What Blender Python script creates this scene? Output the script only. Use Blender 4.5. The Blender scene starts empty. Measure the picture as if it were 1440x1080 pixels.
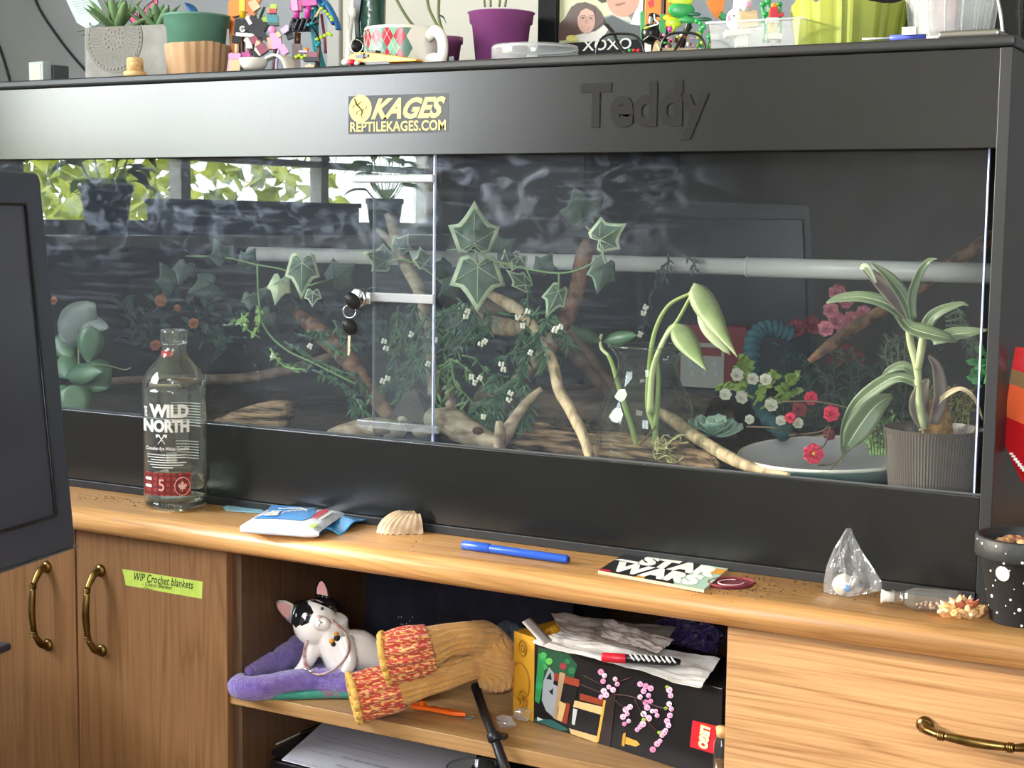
import bpy, bmesh, math, random
from mathutils import Vector as V, Matrix as MX
PI = math.pi
COL = bpy.context.scene.collection
SC = bpy.context.scene
rnd = random.Random(7)

# ------------------------------------------------------------------ camera
FO = 2170.0
YAW, PIT, ROL = 0.51020791, 0.10500272, 0.01257286
CAM = V((0.35495, -1.71831, 0.41390))
_f = V((-math.sin(YAW)*math.cos(PIT), math.cos(YAW)*math.cos(PIT), -math.sin(PIT)))
_r0 = _f.cross(V((0, 0, 1))).normalized(); _u0 = _r0.cross(_f)
_r = _r0*math.cos(ROL)+_u0*math.sin(ROL); _u = -_r0*math.sin(ROL)+_u0*math.cos(ROL)
cd = bpy.data.cameras.new('camera'); cam = bpy.data.objects.new('camera', cd); COL.objects.link(cam)
cam.matrix_world = MX(((_r.x, _u.x, -_f.x, CAM.x), (_r.y, _u.y, -_f.y, CAM.y), (_r.z, _u.z, -_f.z, CAM.z), (0, 0, 0, 1)))
cd.sensor_width = 36; cd.lens = FO/1440*36; cd.clip_start = .02; cd.clip_end = 200
SC.camera = cam

# ------------------------------------------------------------------ world, exposure, lights
SC.view_settings.view_transform = 'Standard'; SC.view_settings.look = 'None'
SC.view_settings.gamma = 1; SC.view_settings.use_curve_mapping = False
SC.view_settings.exposure = 0.0
SC.cycles.transparent_max_bounces = 40; SC.cycles.max_bounces = 14; SC.cycles.caustics_reflective = False; SC.cycles.sample_clamp_indirect = 12
w = bpy.data.worlds.new('world'); SC.world = w; w.use_nodes = True
nt = w.node_tree; nt.nodes.clear()
o_ = nt.nodes.new('ShaderNodeOutputWorld'); b_ = nt.nodes.new('ShaderNodeBackground')
tc = nt.nodes.new('ShaderNodeTexCoord'); sx = nt.nodes.new('ShaderNodeSeparateXYZ'); cr = nt.nodes.new('ShaderNodeValToRGB')
nt.links.new(tc.outputs['Generated'], sx.inputs[0]); nt.links.new(sx.outputs['Z'], cr.inputs[0])
cr.color_ramp.elements[0].position = 0; cr.color_ramp.elements[0].color = (.88, .90, .93, 1)
cr.color_ramp.elements[1].position = .7; cr.color_ramp.elements[1].color = (.78, .86, 1, 1)
nt.links.new(cr.outputs[0], b_.inputs[0]); nt.links.new(b_.outputs[0], o_.inputs[0])
b_.inputs[1].default_value = 28.0
def light(name, kind, loc, energy, color=(1, 1, 1), size=None, size_y=None, aim=None, **kw):
    d = bpy.data.lights.new(name, kind); d.energy = energy; d.color = color
    if kind == 'AREA':
        d.shape = 'RECTANGLE'; d.size = size; d.size_y = size_y
    for k, v in kw.items(): setattr(d, k, v)
    o = bpy.data.objects.new(name, d); COL.objects.link(o); o.location = loc
    if aim is not None: o.rotation_euler = (V(aim)-V(loc)).to_track_quat('-Z', 'Y').to_euler()
    return o
WY0, WY1, WZ0, WZ1 = -2.50, -.74, .37, 1.58      # opening of the window in the left wall
LX = -2.3
p_ = light('window_portal', 'AREA', (LX-.06, (WY0+WY1)/2, (WZ0+WZ1)/2), 1, size=WY1-WY0, size_y=WZ1-WZ0, aim=(0, (WY0+WY1)/2, (WZ0+WZ1)/2))
p_.data.cycles.is_portal = True
FX0, FX1 = .40, 1.45                               # second window, unseen, added behind the camera to light the front
p2 = light('window_portal', 'AREA', ((FX0+FX1)/2, -3.46, (WZ0+WZ1)/2), 1, size=FX1-FX0, size_y=WZ1-WZ0, aim=((FX0+FX1)/2, 0, (WZ0+WZ1)/2)); p2.data.cycles.is_portal = True
light('sun', 'SUN', (-4, -2, 3), 9.0, (1, .86, .68), aim=(-4+2.0, -2+.95, 3-.62), angle=math.radians(4))
light('ceiling_fill_light', 'AREA', (-.3, -2.3, 1.58), 14, (1, .93, .84), size=.7, size_y=.7, aim=(-.3, -2.3, 0))  # unseen ceiling lamp added to fill the cabinet and tank fronts

# ------------------------------------------------------------------ pixel rays (photo frame 1440x1080)
def RAY(px, py): return ((px-720)/FO*_r - (py-540)/FO*_u + _f)
def PY(px, py, Y): v = RAY(px, py); return CAM + v*((Y-CAM.y)/v.y)
def PZ(px, py, Z): v = RAY(px, py); return CAM + v*((Z-CAM.z)/v.z)
def PX(px, py, X): v = RAY(px, py); return CAM + v*((X-CAM.x)/v.x)
def S(Y, P=None):                       # metres per pixel near a point
    return ((P-CAM).dot(_f))/FO

# ------------------------------------------------------------------ colours and materials
def C(h, a=1):
    h = h.lstrip('#'); c = [int(h[i:i+2], 16)/255 for i in (0, 2, 4)]
    return tuple(((x/12.92) if x <= .04045 else ((x+.055)/1.055)**2.4) for x in c)+(a,)
MATS = {}
def new_mat(name):
    m = bpy.data.materials.new(name); m.use_nodes = True; m.node_tree.nodes.clear(); return m
def mat(name, col='#888888', rough=.5, metal=0, spec=.5, col2=None, scale=40, stretch=(1, 1, 1), bump=0, bscale=None, trans=0, ior=1.45,
        sss=0, coat=0, sheen=0, emit=None, detail=3, pos=(.35, .65), alpha=1):
    if name in MATS: return MATS[name]
    m = new_mat(name); n = m.node_tree.nodes; l = m.node_tree.links
    o = n.new('ShaderNodeOutputMaterial'); p = n.new('ShaderNodeBsdfPrincipled'); l.new(p.outputs[0], o.inputs[0])
    p.inputs['Base Color'].default_value = C(col); p.inputs['Roughness'].default_value = rough
    p.inputs['Metallic'].default_value = metal; p.inputs['Specular IOR Level'].default_value = spec
    p.inputs['Transmission Weight'].default_value = trans; p.inputs['IOR'].default_value = ior
    p.inputs['Subsurface Weight'].default_value = sss; p.inputs['Coat Weight'].default_value = coat
    p.inputs['Sheen Weight'].default_value = sheen; p.inputs['Alpha'].default_value = alpha
    if sss: p.inputs['Subsurface Radius'].default_value = (.01, .01, .01)
    if emit: p.inputs['Emission Color'].default_value = C(emit[0]); p.inputs['Emission Strength'].default_value = emit[1]
    t = n.new('ShaderNodeTexCoord'); mp = n.new('ShaderNodeMapping'); l.new(t.outputs['Object'], mp.inputs[0]); mp.inputs['Scale'].default_value = stretch
    ns = n.new('ShaderNodeTexNoise'); ns.inputs['Scale'].default_value = scale; ns.inputs['Detail'].default_value = detail; l.new(mp.outputs[0], ns.inputs['Vector'])
    if col2:
        r = n.new('ShaderNodeValToRGB'); e = r.color_ramp.elements
        e[0].position, e[1].position = pos; e[0].color = C(col); e[1].color = C(col2)
        l.new(ns.outputs[0], r.inputs[0]); l.new(r.outputs[0], p.inputs['Base Color'])
    if bump:
        bn = n.new('ShaderNodeTexNoise'); bn.inputs['Scale'].default_value = bscale or scale; bn.inputs['Detail'].default_value = 4; l.new(mp.outputs[0], bn.inputs['Vector'])
        b = n.new('ShaderNodeBump'); b.inputs['Strength'].default_value = bump; b.inputs['Distance'].default_value = .004
        l.new(bn.outputs[0], b.inputs['Height']); l.new(b.outputs[0], p.inputs['Normal'])
    MATS[name] = m; return m
def wood(name, light_, dark, grain, rough=.38, ring=6.0):
    """oak; grain = axis index along which the grain runs"""
    m = new_mat(name); n = m.node_tree.nodes; l = m.node_tree.links
    o = n.new('ShaderNodeOutputMaterial'); p = n.new('ShaderNodeBsdfPrincipled'); l.new(p.outputs[0], o.inputs[0])
    g = n.new('ShaderNodeNewGeometry')
    def mp(s_along, s_across):
        k = n.new('ShaderNodeMapping'); s = [s_across]*3; s[grain] = s_along; k.inputs['Scale'].default_value = s; l.new(g.outputs['Position'], k.inputs[0]); return k
    a = mp(7, 330); na = n.new('ShaderNodeTexNoise'); na.inputs['Scale'].default_value = 1; na.inputs['Detail'].default_value = 5; l.new(a.outputs[0], na.inputs['Vector'])
    b = mp(.9, 16); nb = n.new('ShaderNodeTexNoise'); nb.inputs['Scale'].default_value = 1; nb.inputs['Detail'].default_value = 2; l.new(b.outputs[0], nb.inputs['Vector'])
    # contour lines of a stretched noise: the cathedral figure
    mm = n.new('ShaderNodeMath'); mm.operation = 'MULTIPLY'; mm.inputs[1].default_value = ring*4; l.new(nb.outputs[0], mm.inputs[0])
    fr = n.new('ShaderNodeMath'); fr.operation = 'PINGPONG'; fr.inputs[1].default_value = 1; l.new(mm.outputs[0], fr.inputs[0])
    pw = n.new('ShaderNodeMath'); pw.operation = 'POWER'; pw.inputs[1].default_value = 3; l.new(fr.outputs[0], pw.inputs[0])
    ad = n.new('ShaderNodeMath'); ad.operation = 'MULTIPLY_ADD'; ad.inputs[1].default_value = .30; l.new(pw.outputs[0], ad.inputs[0])
    m2 = n.new('ShaderNodeMath'); m2.operation = 'MULTIPLY'; m2.inputs[1].default_value = 1.0; l.new(na.outputs[0], m2.inputs[0]); l.new(m2.outputs[0], ad.inputs[2])
    r = n.new('ShaderNodeValToRGB'); e = r.color_ramp.elements; e[0].position = .28; e[1].position = .95; e[0].color = C(light_); e[1].color = C(dark)
    l.new(ad.outputs[0], r.inputs[0]); l.new(r.outputs[0], p.inputs['Base Color'])
    p.inputs['Roughness'].default_value = rough; p.inputs['Specular IOR Level'].default_value = .5
    bm = n.new('ShaderNodeBump'); bm.inputs['Strength'].default_value = .15; bm.inputs['Distance'].default_value = .001; bm.invert = True
    l.new(ad.outputs[0], bm.inputs['Height']); l.new(bm.outputs[0], p.inputs['Normal'])
    MATS[name] = m; return m
def glass(name, tint='#f4faf6', ior=1.5, rough=0.0, haze=0.0, hcol='#cfd4d8', edge=0.0, smudge_sky=None):
    """thin clear sheet: transparent and mirror mixed by Fresnel, with a diffuse film for dust and painted haze"""
    m = new_mat(name); n = m.node_tree.nodes; l = m.node_tree.links
    o = n.new('ShaderNodeOutputMaterial'); t = n.new('ShaderNodeBsdfTransparent'); t.inputs[0].default_value = C(tint)
    g = n.new('ShaderNodeBsdfGlossy'); g.inputs['Roughness'].default_value = rough; g.inputs[0].default_value = (1, 1, 1, 1)
    f = n.new('ShaderNodeFresnel'); ge = n.new('ShaderNodeNewGeometry'); mi_ = n.new('ShaderNodeMix'); l.new(ge.outputs['Backfacing'], mi_.inputs[0]); mi_.inputs[2].default_value = ior; mi_.inputs[3].default_value = 1/ior; l.new(mi_.outputs[0], f.inputs[0])
    mx = n.new('ShaderNodeMixShader'); l.new(t.outputs[0], mx.inputs[1]); l.new(g.outputs[0], mx.inputs[2])
    if edge:
        lw = n.new('ShaderNodeLayerWeight'); lw.inputs[0].default_value = .5
        q = n.new('ShaderNodeMath'); q.operation = 'POWER'; q.inputs[1].default_value = 4; l.new(lw.outputs['Facing'], q.inputs[0])
        q2 = n.new('ShaderNodeMath'); q2.operation = 'MULTIPLY_ADD'; q2.inputs[1].default_value = edge; l.new(q.outputs[0], q2.inputs[0]); l.new(f.outputs[0], q2.inputs[2])
        q2.use_clamp = True; l.new(q2.outputs[0], mx.inputs[0])
    else: l.new(f.outputs[0], mx.inputs[0])
    last = mx
    if haze or smudge_sky:
        d = n.new('ShaderNodeBsdfDiffuse'); d.inputs[0].default_value = C(hcol)
        m3 = n.new('ShaderNodeMixShader'); l.new(mx.outputs[0], m3.inputs[1]); l.new(d.outputs[0], m3.inputs[2]); m3.inputs[0].default_value = haze
        if smudge_sky: smudge_sky(n, l, m3, haze)
        last = m3
    l.new(last.outputs[0], o.inputs[0]); MATS[name] = m; return m

# ------------------------------------------------------------------ mesh builder
class MB:
    def __init__(s): s.v = []; s.f = []; s.mi = []; s.M = None; s.cur = 0; s.sm = []; s.smooth = False
    def _a(s, vs, fs, smooth=None):
        k = len(s.v)
        for v in vs:
            v = V(v); s.v.append(s.M @ v if s.M else v)
        sm = s.smooth if smooth is None else smooth
        for f in fs: s.f.append(tuple(i+k for i in f)); s.mi.append(s.cur); s.sm.append(sm)
        return s
    def box(s, a, b, taper=None):
        x0, y0, z0 = a; x1, y1, z1 = b
        return s._a([(x0, y0, z0), (x1, y0, z0), (x1, y1, z0), (x0, y1, z0), (x0, y0, z1), (x1, y0, z1), (x1, y1, z1), (x0, y1, z1)],
                    [(0, 3, 2, 1), (4, 5, 6, 7), (0, 1, 5, 4), (1, 2, 6, 5), (2, 3, 7, 6), (3, 0, 4, 7)], False)
    def prism(s, pts, ext, smooth=False):
        """pts: planar loop of 3D points, ext: vector of thickness"""
        pts = [V(p) for p in pts]; e = V(ext); n = len(pts)
        nn = V((0, 0, 0))
        for i in range(n): nn += pts[i].cross(pts[(i+1) % n])
        if nn.dot(e) > 0: pts = pts[::-1]
        return s._a(pts+[p+e for p in pts], [tuple(range(n)), tuple(range(2*n-1, n-1, -1))]+[((i+1) % n, i, i+n, (i+1) % n+n) for i in range(n)], smooth)
    def tube(s, path, rad, n=8, caps=True, flat=1.0, smooth=True, closed=False):
        path = [V(p) for p in path]; m = len(path)
        if not hasattr(rad, '__len__'): rad = [rad]*m
        vs = []; prev = None
        for i, p in enumerate(path):
            if closed: t = (path[(i+1) % m]-path[i-1]).normalized()
            else: t = (path[min(i+1, m-1)]-path[max(i-1, 0)]).normalized()
            if prev is None:
                a = V((0, 0, 1)) if abs(t.z) < .9 else V((1, 0, 0)); u = t.cross(a).normalized()
            else: u = (prev-t*prev.dot(t)).normalized()
            prev = u; w_ = t.cross(u)
            for k in range(n):
                an = 2*PI*k/n; vs.append(p+u*math.cos(an)*rad[i]+w_*math.sin(an)*rad[i]*flat)
        fs = []
        for i in range(m if closed else m-1):
            for k in range(n):
                j = (i+1) % m
                fs.append((i*n+k, i*n+(k+1) % n, j*n+(k+1) % n, j*n+k))
        if caps and not closed: fs += [tuple(range(n-1, -1, -1)), tuple(range((m-1)*n, m*n))]
        return s._a(vs, fs, smooth)
    def lathe(s, prof, c=(0, 0, 0), n=32, axis=None, smooth=True, sx=1, sy=1, start=0):
        c = V(c); R = V((0, 0, 1)).rotation_difference(V(axis)).to_matrix() if axis is not None else MX.Identity(3)
        vs = []; fs = []
        for r, z in prof:
            for k in range(n):
                a = 2*PI*k/n+start; vs.append(c+R @ V((r*math.cos(a)*sx, r*math.sin(a)*sy, z)))
        for i in range(len(prof)-1):
            for k in range(n): fs.append((i*n+k, i*n+(k+1) % n, (i+1)*n+(k+1) % n, (i+1)*n+k))
        if prof[0][0] > 1e-6: fs.append(tuple(range(n-1, -1, -1)))
        if prof[-1][0] > 1e-6: fs.append(tuple(range((len(prof)-1)*n, len(prof)*n)))
        return s._a(vs, fs, smooth)
    def lathe_open(s, prof, **k):
        s.lathe(prof, **k)
        for q in (1, 2):
            if s.f and len(s.f[-1]) > 4: s.f.pop(); s.mi.pop(); s.sm.pop()
        return s
    def ball(s, c, r, n=12, m=8, sc=(1, 1, 1), R=None):
        c = V(c); vs = [V((0, 0, -1))]; fs = []
        for i in range(1, m):
            th = PI*i/m-PI/2
            for k in range(n): a = 2*PI*k/n; vs.append(V((math.cos(th)*math.cos(a), math.cos(th)*math.sin(a), math.sin(th))))
        vs.append(V((0, 0, 1)))
        for k in range(n): fs.append((0, 1+(k+1) % n, 1+k)); fs.append((len(vs)-1, 1+(m-2)*n+k, 1+(m-2)*n+(k+1) % n))
        for i in range(m-2):
            for k in range(n): fs.append((1+i*n+k, 1+i*n+(k+1) % n, 1+(i+1)*n+(k+1) % n, 1+(i+1)*n+k))
        out = []
        for v in vs:
            v = V((v.x*sc[0], v.y*sc[1], v.z*sc[2]))*r
            out.append(c+(R @ v if R else v))
        return s._a(out, fs, True)
    def grid(s, fn, nu, nv, thick=0, smooth=True):
        """fn(u,v)->point; thick offsets a second skin along the normal"""
        P = [[V(fn(i/nu, j/nv)) for j in range(nv+1)] for i in range(nu+1)]
        vs = [p for r in P for p in r]; W = nv+1
        fs = [(i*W+j, (i+1)*W+j, (i+1)*W+j+1, i*W+j+1) for i in range(nu) for j in range(nv)]
        if thick:
            N = []
            for i in range(nu+1):
                for j in range(nv+1):
                    du = P[min(i+1, nu)][j]-P[max(i-1, 0)][j]; dv = P[i][min(j+1, nv)]-P[i][max(j-1, 0)]
                    q = du.cross(dv); N.append(q.normalized() if q.length > 1e-12 else V((0, 0, 1)))
            k = len(vs); vs2 = [v-nn*thick for v, nn in zip(vs, N)]
            fs2 = [tuple(i+k for i in f[::-1]) for f in fs]
            rim = [i*W for i in range(nu+1)]+[nu*W+j for j in range(1, nv+1)]+[i*W+nv for i in range(nu-1, -1, -1)]+[j for j in range(nv-1, 0, -1)]
            fr = [(rim[(i+1) % len(rim)], rim[i], rim[i]+k, rim[(i+1) % len(rim)]+k) for i in range(len(rim))]
            vs += vs2; fs += fs2+fr
        return s._a(vs, fs, smooth)
    def build(s, name, mats, parent=None, loc=None, bevel=0, label=None, sub=0, jitter=0, kind=None, seg=2):
        if not isinstance(mats, (list, tuple)): mats = [mats]
        if parent is not None: base = WL[parent.name] if loc is None else V(loc)
        else: base = V(loc) if loc is not None else (low(s.v))
        me = bpy.data.meshes.new(name)
        vs = [v-base for v in s.v]
        if jitter: vs = [v+V((rnd.uniform(-1, 1), rnd.uniform(-1, 1), rnd.uniform(-1, 1)))*jitter for v in vs]
        me.from_pydata(vs, [], s.f)
        for m in mats: me.materials.append(m)
        me.polygons.foreach_set('material_index', s.mi); me.polygons.foreach_set('use_smooth', s.sm)
        me.validate(); me.update()
        o = bpy.data.objects.new(name, me); COL.objects.link(o)
        WL[o.name] = base.copy()
        if parent is not None: o.parent = parent; o.location = base-WL[parent.name]
        else: o.location = base
        if bevel:
            b = o.modifiers.new('bevel', 'BEVEL'); b.width = bevel; b.segments = seg; b.limit_method = 'ANGLE'; b.angle_limit = math.radians(40)
        if sub:
            b = o.modifiers.new('sub', 'SUBSURF'); b.levels = sub; b.render_levels = sub
        if label: o['label'] = label
        if kind: o['kind'] = kind
        return o
WL = {}
def low(vs):
    xs = [v.x for v in vs]; ys = [v.y for v in vs]; zs = [v.z for v in vs]
    return V(((min(xs)+max(xs))/2, (min(ys)+max(ys))/2, min(zs)))
def thing(name, label, cat, loc, group=None):
    o = bpy.data.objects.new(name, None); COL.objects.link(o); o.location = V(loc); o.empty_display_size = .02
    WL[o.name] = V(loc); return tag(o, label, cat, group)
def tag(o, label, cat, group=None):
    o['label'] = label; o['category'] = cat
    if group: o['group'] = group
    return o
def struct(o): o['kind'] = 'structure'; return o
def frame(o, x, y=None, z=None):
    """matrix from origin and axes"""
    x = V(x).normalized()
    if z is None: y = V(y); z = x.cross(y).normalized(); y = z.cross(x)
    else: z = V(z); y = z.cross(x).normalized(); z = x.cross(y)
    o = V(o); return MX(((x.x, y.x, z.x, o.x), (x.y, y.y, z.y, o.y), (x.z, y.z, z.z, o.z), (0, 0, 0, 1)))
def T(x, y, z): return MX.Translation((x, y, z))
def RZ(a): return MX.Rotation(a, 4, 'Z')
def RX(a): return MX.Rotation(a, 4, 'X')
def RY(a): return MX.Rotation(a, 4, 'Y')
def bez(pts, n=12):
    """smooth curve through points (Catmull-Rom)"""
    p = [V(q) for q in pts]; p = [p[0]*2-p[1]]+p+[p[-1]*2-p[-2]]; out = []
    for i in range(1, len(p)-2):
        for k in range(n):
            t = k/n; a, b, c, d = p[i-1], p[i], p[i+1], p[i+2]
            out.append(.5*((2*b)+(c-a)*t+(2*a-5*b+4*c-d)*t*t+(3*b-a-3*c+d)*t**3))
    out.append(p[-2]); return out
def lerpr(a, b, n): return [a+(b-a)*i/(n-1) for i in range(n)]
_dg = None
def text(body, P0, U, W, m, name, parent=None, ext=.0004, off=0, shear=0, space=1.0, warp=None, align='CENTER', line=1.0, label=None, keep=False):
    """lettering laid in the parallelogram P0 + s U + t W, raised by ext along U x W"""
    c = bpy.data.curves.new('t', 'FONT'); c.body = body; c.size = 1; c.offset = off; c.shear = shear; c.space_character = space; c.align_x = align; c.space_line = line
    c.resolution_u = 3; c.extrude = 0
    o = bpy.data.objects.new('t', c); COL.objects.link(o)
    dg = bpy.context.evaluated_depsgraph_get(); me = bpy.data.meshes.new_from_object(o.evaluated_get(dg))
    bpy.data.objects.remove(o); vs = [v.co.copy() for v in me.vertices]; fs = [tuple(p.vertices) for p in me.polygons]
    x0 = min(v.x for v in vs); x1 = max(v.x for v in vs); y0 = min(v.y for v in vs); y1 = max(v.y for v in vs)
    P0 = V(P0); U = V(U); W = V(W)
    if keep:
        k = min(U.length/(x1-x0), W.length/(y1-y0)); U = U.normalized()*k*(x1-x0); W = W.normalized()*k*(y1-y0)
    N = U.cross(W).normalized()
    mb = MB()
    def pos(v, h):
        s_, t_ = (v.x-x0)/(x1-x0), (v.y-y0)/(y1-y0)
        return warp(s_, t_, h) if warp else P0+U*s_+W*t_+N*h
    mb._a([pos(v, ext) for v in vs], fs, False)
    if ext > .0007:
        ed = {}
        for f in fs:
            for i in range(len(f)): e = (f[i], f[(i+1) % len(f)]); ed[e] = 1
        side = [e for e in ed if (e[1], e[0]) not in ed]
        k = len(mb.v); mb._a([pos(v, 0) for v in vs], [], False)
        for a, b in side: mb.f.append((b, a, a+k, b+k)); mb.mi.append(0); mb.sm.append(False)
    bpy.data.meshes.remove(me); bpy.data.curves.remove(c)
    return mb.build(name, m, parent, label=label)
def copy_tree(o, parent=None, loc=None, rot=None, label=None, scale=None):
    c = o.copy(); COL.objects.link(c)
    if parent: c.parent = parent
    WL[c.name] = WL[o.name]
    if loc is not None: c.location = loc; WL[c.name] = V(loc)
    if rot is not None: c.rotation_euler = rot
    if scale is not None: c.scale = (scale,)*3
    if label: c['label'] = label
    for ch in [q for q in bpy.data.objects if q.parent == o]: copy_tree(ch, c)
    return c
# ================================================================== the room
M_wall = mat('wall_paint', '#c9c6bf', .75, col2='#c2bfb8', scale=6, bump=.05, bscale=300)
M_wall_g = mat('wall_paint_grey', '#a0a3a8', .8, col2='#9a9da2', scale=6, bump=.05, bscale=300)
M_white = mat('white_paint', '#dfddd6', .45)
M_floor = wood('floor_boards', '#9c7a55', '#6b4d31', 0, .5)
oak_h = wood('oak_along', '#d8a468', '#a97743', 0, .36, 7)
oak_v = wood('oak_upright_shaded', '#8d6440', '#694828', 2, .42, 5)  # same oak, darkened: the doors' shade is put into the colour
oak_dr = wood('oak_drawer', '#c39a6c', '#8a6038', 0, .45, 6)
oak_in = wood('oak_inside_shaded', '#5e432c', '#432e1e', 2, .5, 5)  # same oak, darker still: shade inside the shelf put into the colour
FZ = -.76; CZ = 1.65; BY = .66; RXX = 1.9; FY = -3.4
mb = MB(); mb.box((LX-.1, FY-.1, FZ-.05), (RXX+.1, BY+.1, FZ)); struct(mb.build('floor', M_floor))
mb = MB(); mb.box((LX-.1, FY-.1, CZ), (RXX+.1, BY+.1, CZ+.05)); struct(mb.build('ceiling', M_white))
mb = MB(); mb.box((LX, BY, FZ), (RXX+.1, BY+.1, CZ)); struct(mb.build('wall_back', M_wall_g))
mb = MB(); mb.box((RXX, FY, FZ), (RXX+.1, BY, CZ)); struct(mb.build('wall_right', M_wall))
mb = MB(); mb.box((LX, FY-.1, FZ), (RXX+.1, FY, WZ0)); mb.box((LX, FY-.1, WZ1), (RXX+.1, FY, CZ)); mb.box((LX, FY-.1, WZ0), (FX0, FY, WZ1)); mb.box((FX1, FY-.1, WZ0), (RXX+.1, FY, WZ1)); struct(mb.build('wall_front', M_wall))
w2 = bpy.data.objects.new('fill_window', None); COL.objects.link(w2); w2.location = ((FX0+FX1)/2, FY-.05, WZ0); WL[w2.name] = w2.location.copy(); struct(w2)  # frame of the unseen window added for front light
mb = MB()
for a, b in ((FX0, FX0+.035), (FX1-.035, FX1), ((FX0+FX1)/2-.02, (FX0+FX1)/2+.02)): mb.box((a, FY-.07, WZ0), (b, FY-.03, WZ1))
for a in (WZ0, WZ1-.035): mb.box((FX0, FY-.07, a), (FX1, FY-.03, a+.035))
mb.build('window_frame', M_white, w2)
mb = MB()
mb.box((LX-.1, FY-.1, FZ), (LX, BY+.1, WZ0)); mb.box((LX-.1, FY-.1, WZ1), (LX, BY+.1, CZ))
mb.box((LX-.1, FY-.1, WZ0), (LX, WY0, WZ1)); mb.box((LX-.1, WY1, WZ0), (LX, BY+.1, WZ1)); struct(mb.build('wall_left', M_wall))
win = thing('window_1', 'x', 'x', (LX-.05, (WY0+WY1)/2, WZ0)); del win['label'], win['category']; struct(win)
mb = MB(); fr = .035
ys = [WY0, WY0+.58, WY1-.58, WY1]
for a, b in ((WY0, WY0+fr), (WY1-fr, WY1), (ys[1]-fr/2, ys[1]+fr/2), (ys[2]-fr/2, ys[2]+fr/2)): mb.box((LX-.07, a, WZ0), (LX-.03, b, WZ1))
for a in (WZ0, WZ1-fr, WZ0+.19): mb.box((LX-.07, WY0, a), (LX-.03, WY1, a+(.018 if a == WZ0+.19 else fr)))
mb.build('window_frame', M_white, win)
mb = MB(); mb.box((LX-.03, WY0-.03, WZ0-.03), (LX+.14, WY1+.03, WZ0)); mb.build('window_sill', M_white, win, bevel=.004)
# plants and a pot on the sill, seen mirrored in the tank's door
M_leafy = mat('sill_leaf', '#86a92c', .5, col2='#4c7a22', scale=20)
M_blackpl = mat('black_plastic', '#1c1e22', .35)
def leaf_blade(mb, base, dirv, up, L, W, curl=.3, n=6, fold=.15, prof=None):
    """a pointed leaf with a folded midrib that droops along its length"""
    d = V(dirv).normalized(); up = V(up); s_ = d.cross(up).normalized(); up = s_.cross(d).normalized(); base = V(base)
    prof = prof or (lambda t: math.sin(PI*min(1, t*.93+.05))**.8*(1-.25*t))
    def fn(u, v):
        c = base+d*L*(u-curl*.35*u*u)-up*L*curl*u*u
        ww = W*prof(u); k = (v-.5)*2
        return c+s_*ww*k*.5+up*abs(k)*ww*fold
    mb.grid(fn, n, 4, .0004); return mb
def sill_plant(x, y, h, n, s, lab):
    t = thing('potted_plant', lab, 'plant', (x, y, WZ0))
    mb = MB(); mb.lathe([(0, 0), (.045*s, 0), (.058*s, .1*s), (.063*s, .1*s), (.063*s, .118*s), (.055*s, .118*s), (.053*s, .1*s), (0, .1*s)], (x, y, WZ0), 24); mb.build('pot', M_blackpl, t)
    mb = MB()
    for i in range(n):
        a = i*2.4; r = .04*s; z = WZ0+.1*s+h*rnd.uniform(.2, 1)
        p = V((x+math.cos(a)*r*1.5, y+math.sin(a)*r*1.5, z)); mb.tube(bez([(x, y, WZ0+.1*s), (x+math.cos(a)*r, y+math.sin(a)*r, (WZ0+.1*s+z)/2), p], 4), .0018, 5)
        leaf_blade(mb, p, (math.cos(a), math.sin(a), rnd.uniform(-.2, .5)), (0, 0, 1), .085*s, .05*s, .4)
    mb.build('foliage', M_leafy, t, kind=None)
sill_plant(LX+.07, -.93, .10, 14, 1.0, 'leafy houseplant in a black pot on the window sill nearer the tank')
sill_plant(LX+.07, -2.08, .16, 20, .9, 'bushy houseplant in a black pot on the far end of the window sill')
t = thing('sill_blocker', 'long low dark box added on the window sill to block the mirrored window', 'box', (LX+.07, -1.5, WZ0)); mb = MB(); mb.box((LX+.01, -1.88, WZ0), (LX+.12, -1.13, WZ0+.075)); mb.build('shell', mat('navy_box', '#262a36', .6), t, bevel=.004); mb = MB(); mb.box((LX+.005, -1.885, WZ0+.0755), (LX+.125, -1.125, WZ0+.088)); mb.build('cover', mat('navy_box', ''), t, bevel=.003)  # dark box added to block part of the mirrored window
# trees outside the window
M_tree = mat('tree_leaf', '#c9cf3a', .6, col2='#8fa02a', scale=8)
M_bark0 = mat('tree_bark', '#5a4a3a', .9)
for i, (x, y, r, z, lab) in enumerate([(-5.5, -2.0, .95, -.05, 'yellow green tree outside the window, the one nearest the pane'), (-7.3, -5.6, 1.35, -.15, 'broad yellow green tree outside the window, beyond the nearest one'), (-8.5, -8.5, 1.5, .0, 'far yellow green tree outside the window')]):
    t = thing('tree', lab, 'tree', (x, y, -3)); mb = MB(); mb.tube([(x, y, -3), (x+.05, y, -1.5), (x, y, z)], [.12, .1, .05], 8); mb.build('trunk', M_bark0, t)
    mb = MB(); R2 = random.Random(i)
    for k in range(900):
        d = V((R2.gauss(0, 1), R2.gauss(0, 1), R2.gauss(0, .9))).normalized()*r*R2.uniform(.5, 1)
        c = V((x, y, z))+d; a = V((R2.uniform(-1, 1), R2.uniform(-1, 1), R2.uniform(-1, 1))).normalized()*.12; b = a.cross(V((R2.uniform(-1, 1), R2.uniform(-1, 1), 1))).normalized()*.07
        mb._a([c-a, c+b, c+a, c-b], [(0, 1, 2, 3)], False)
    mb.build('foliage', M_tree, t)
M_grass = mat('lawn', '#7d9440', .9); mb = MB(); mb.box((-30, -20, -3.05), (LX-1, 10, -3)); struct(mb.build('ground', M_grass))
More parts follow.
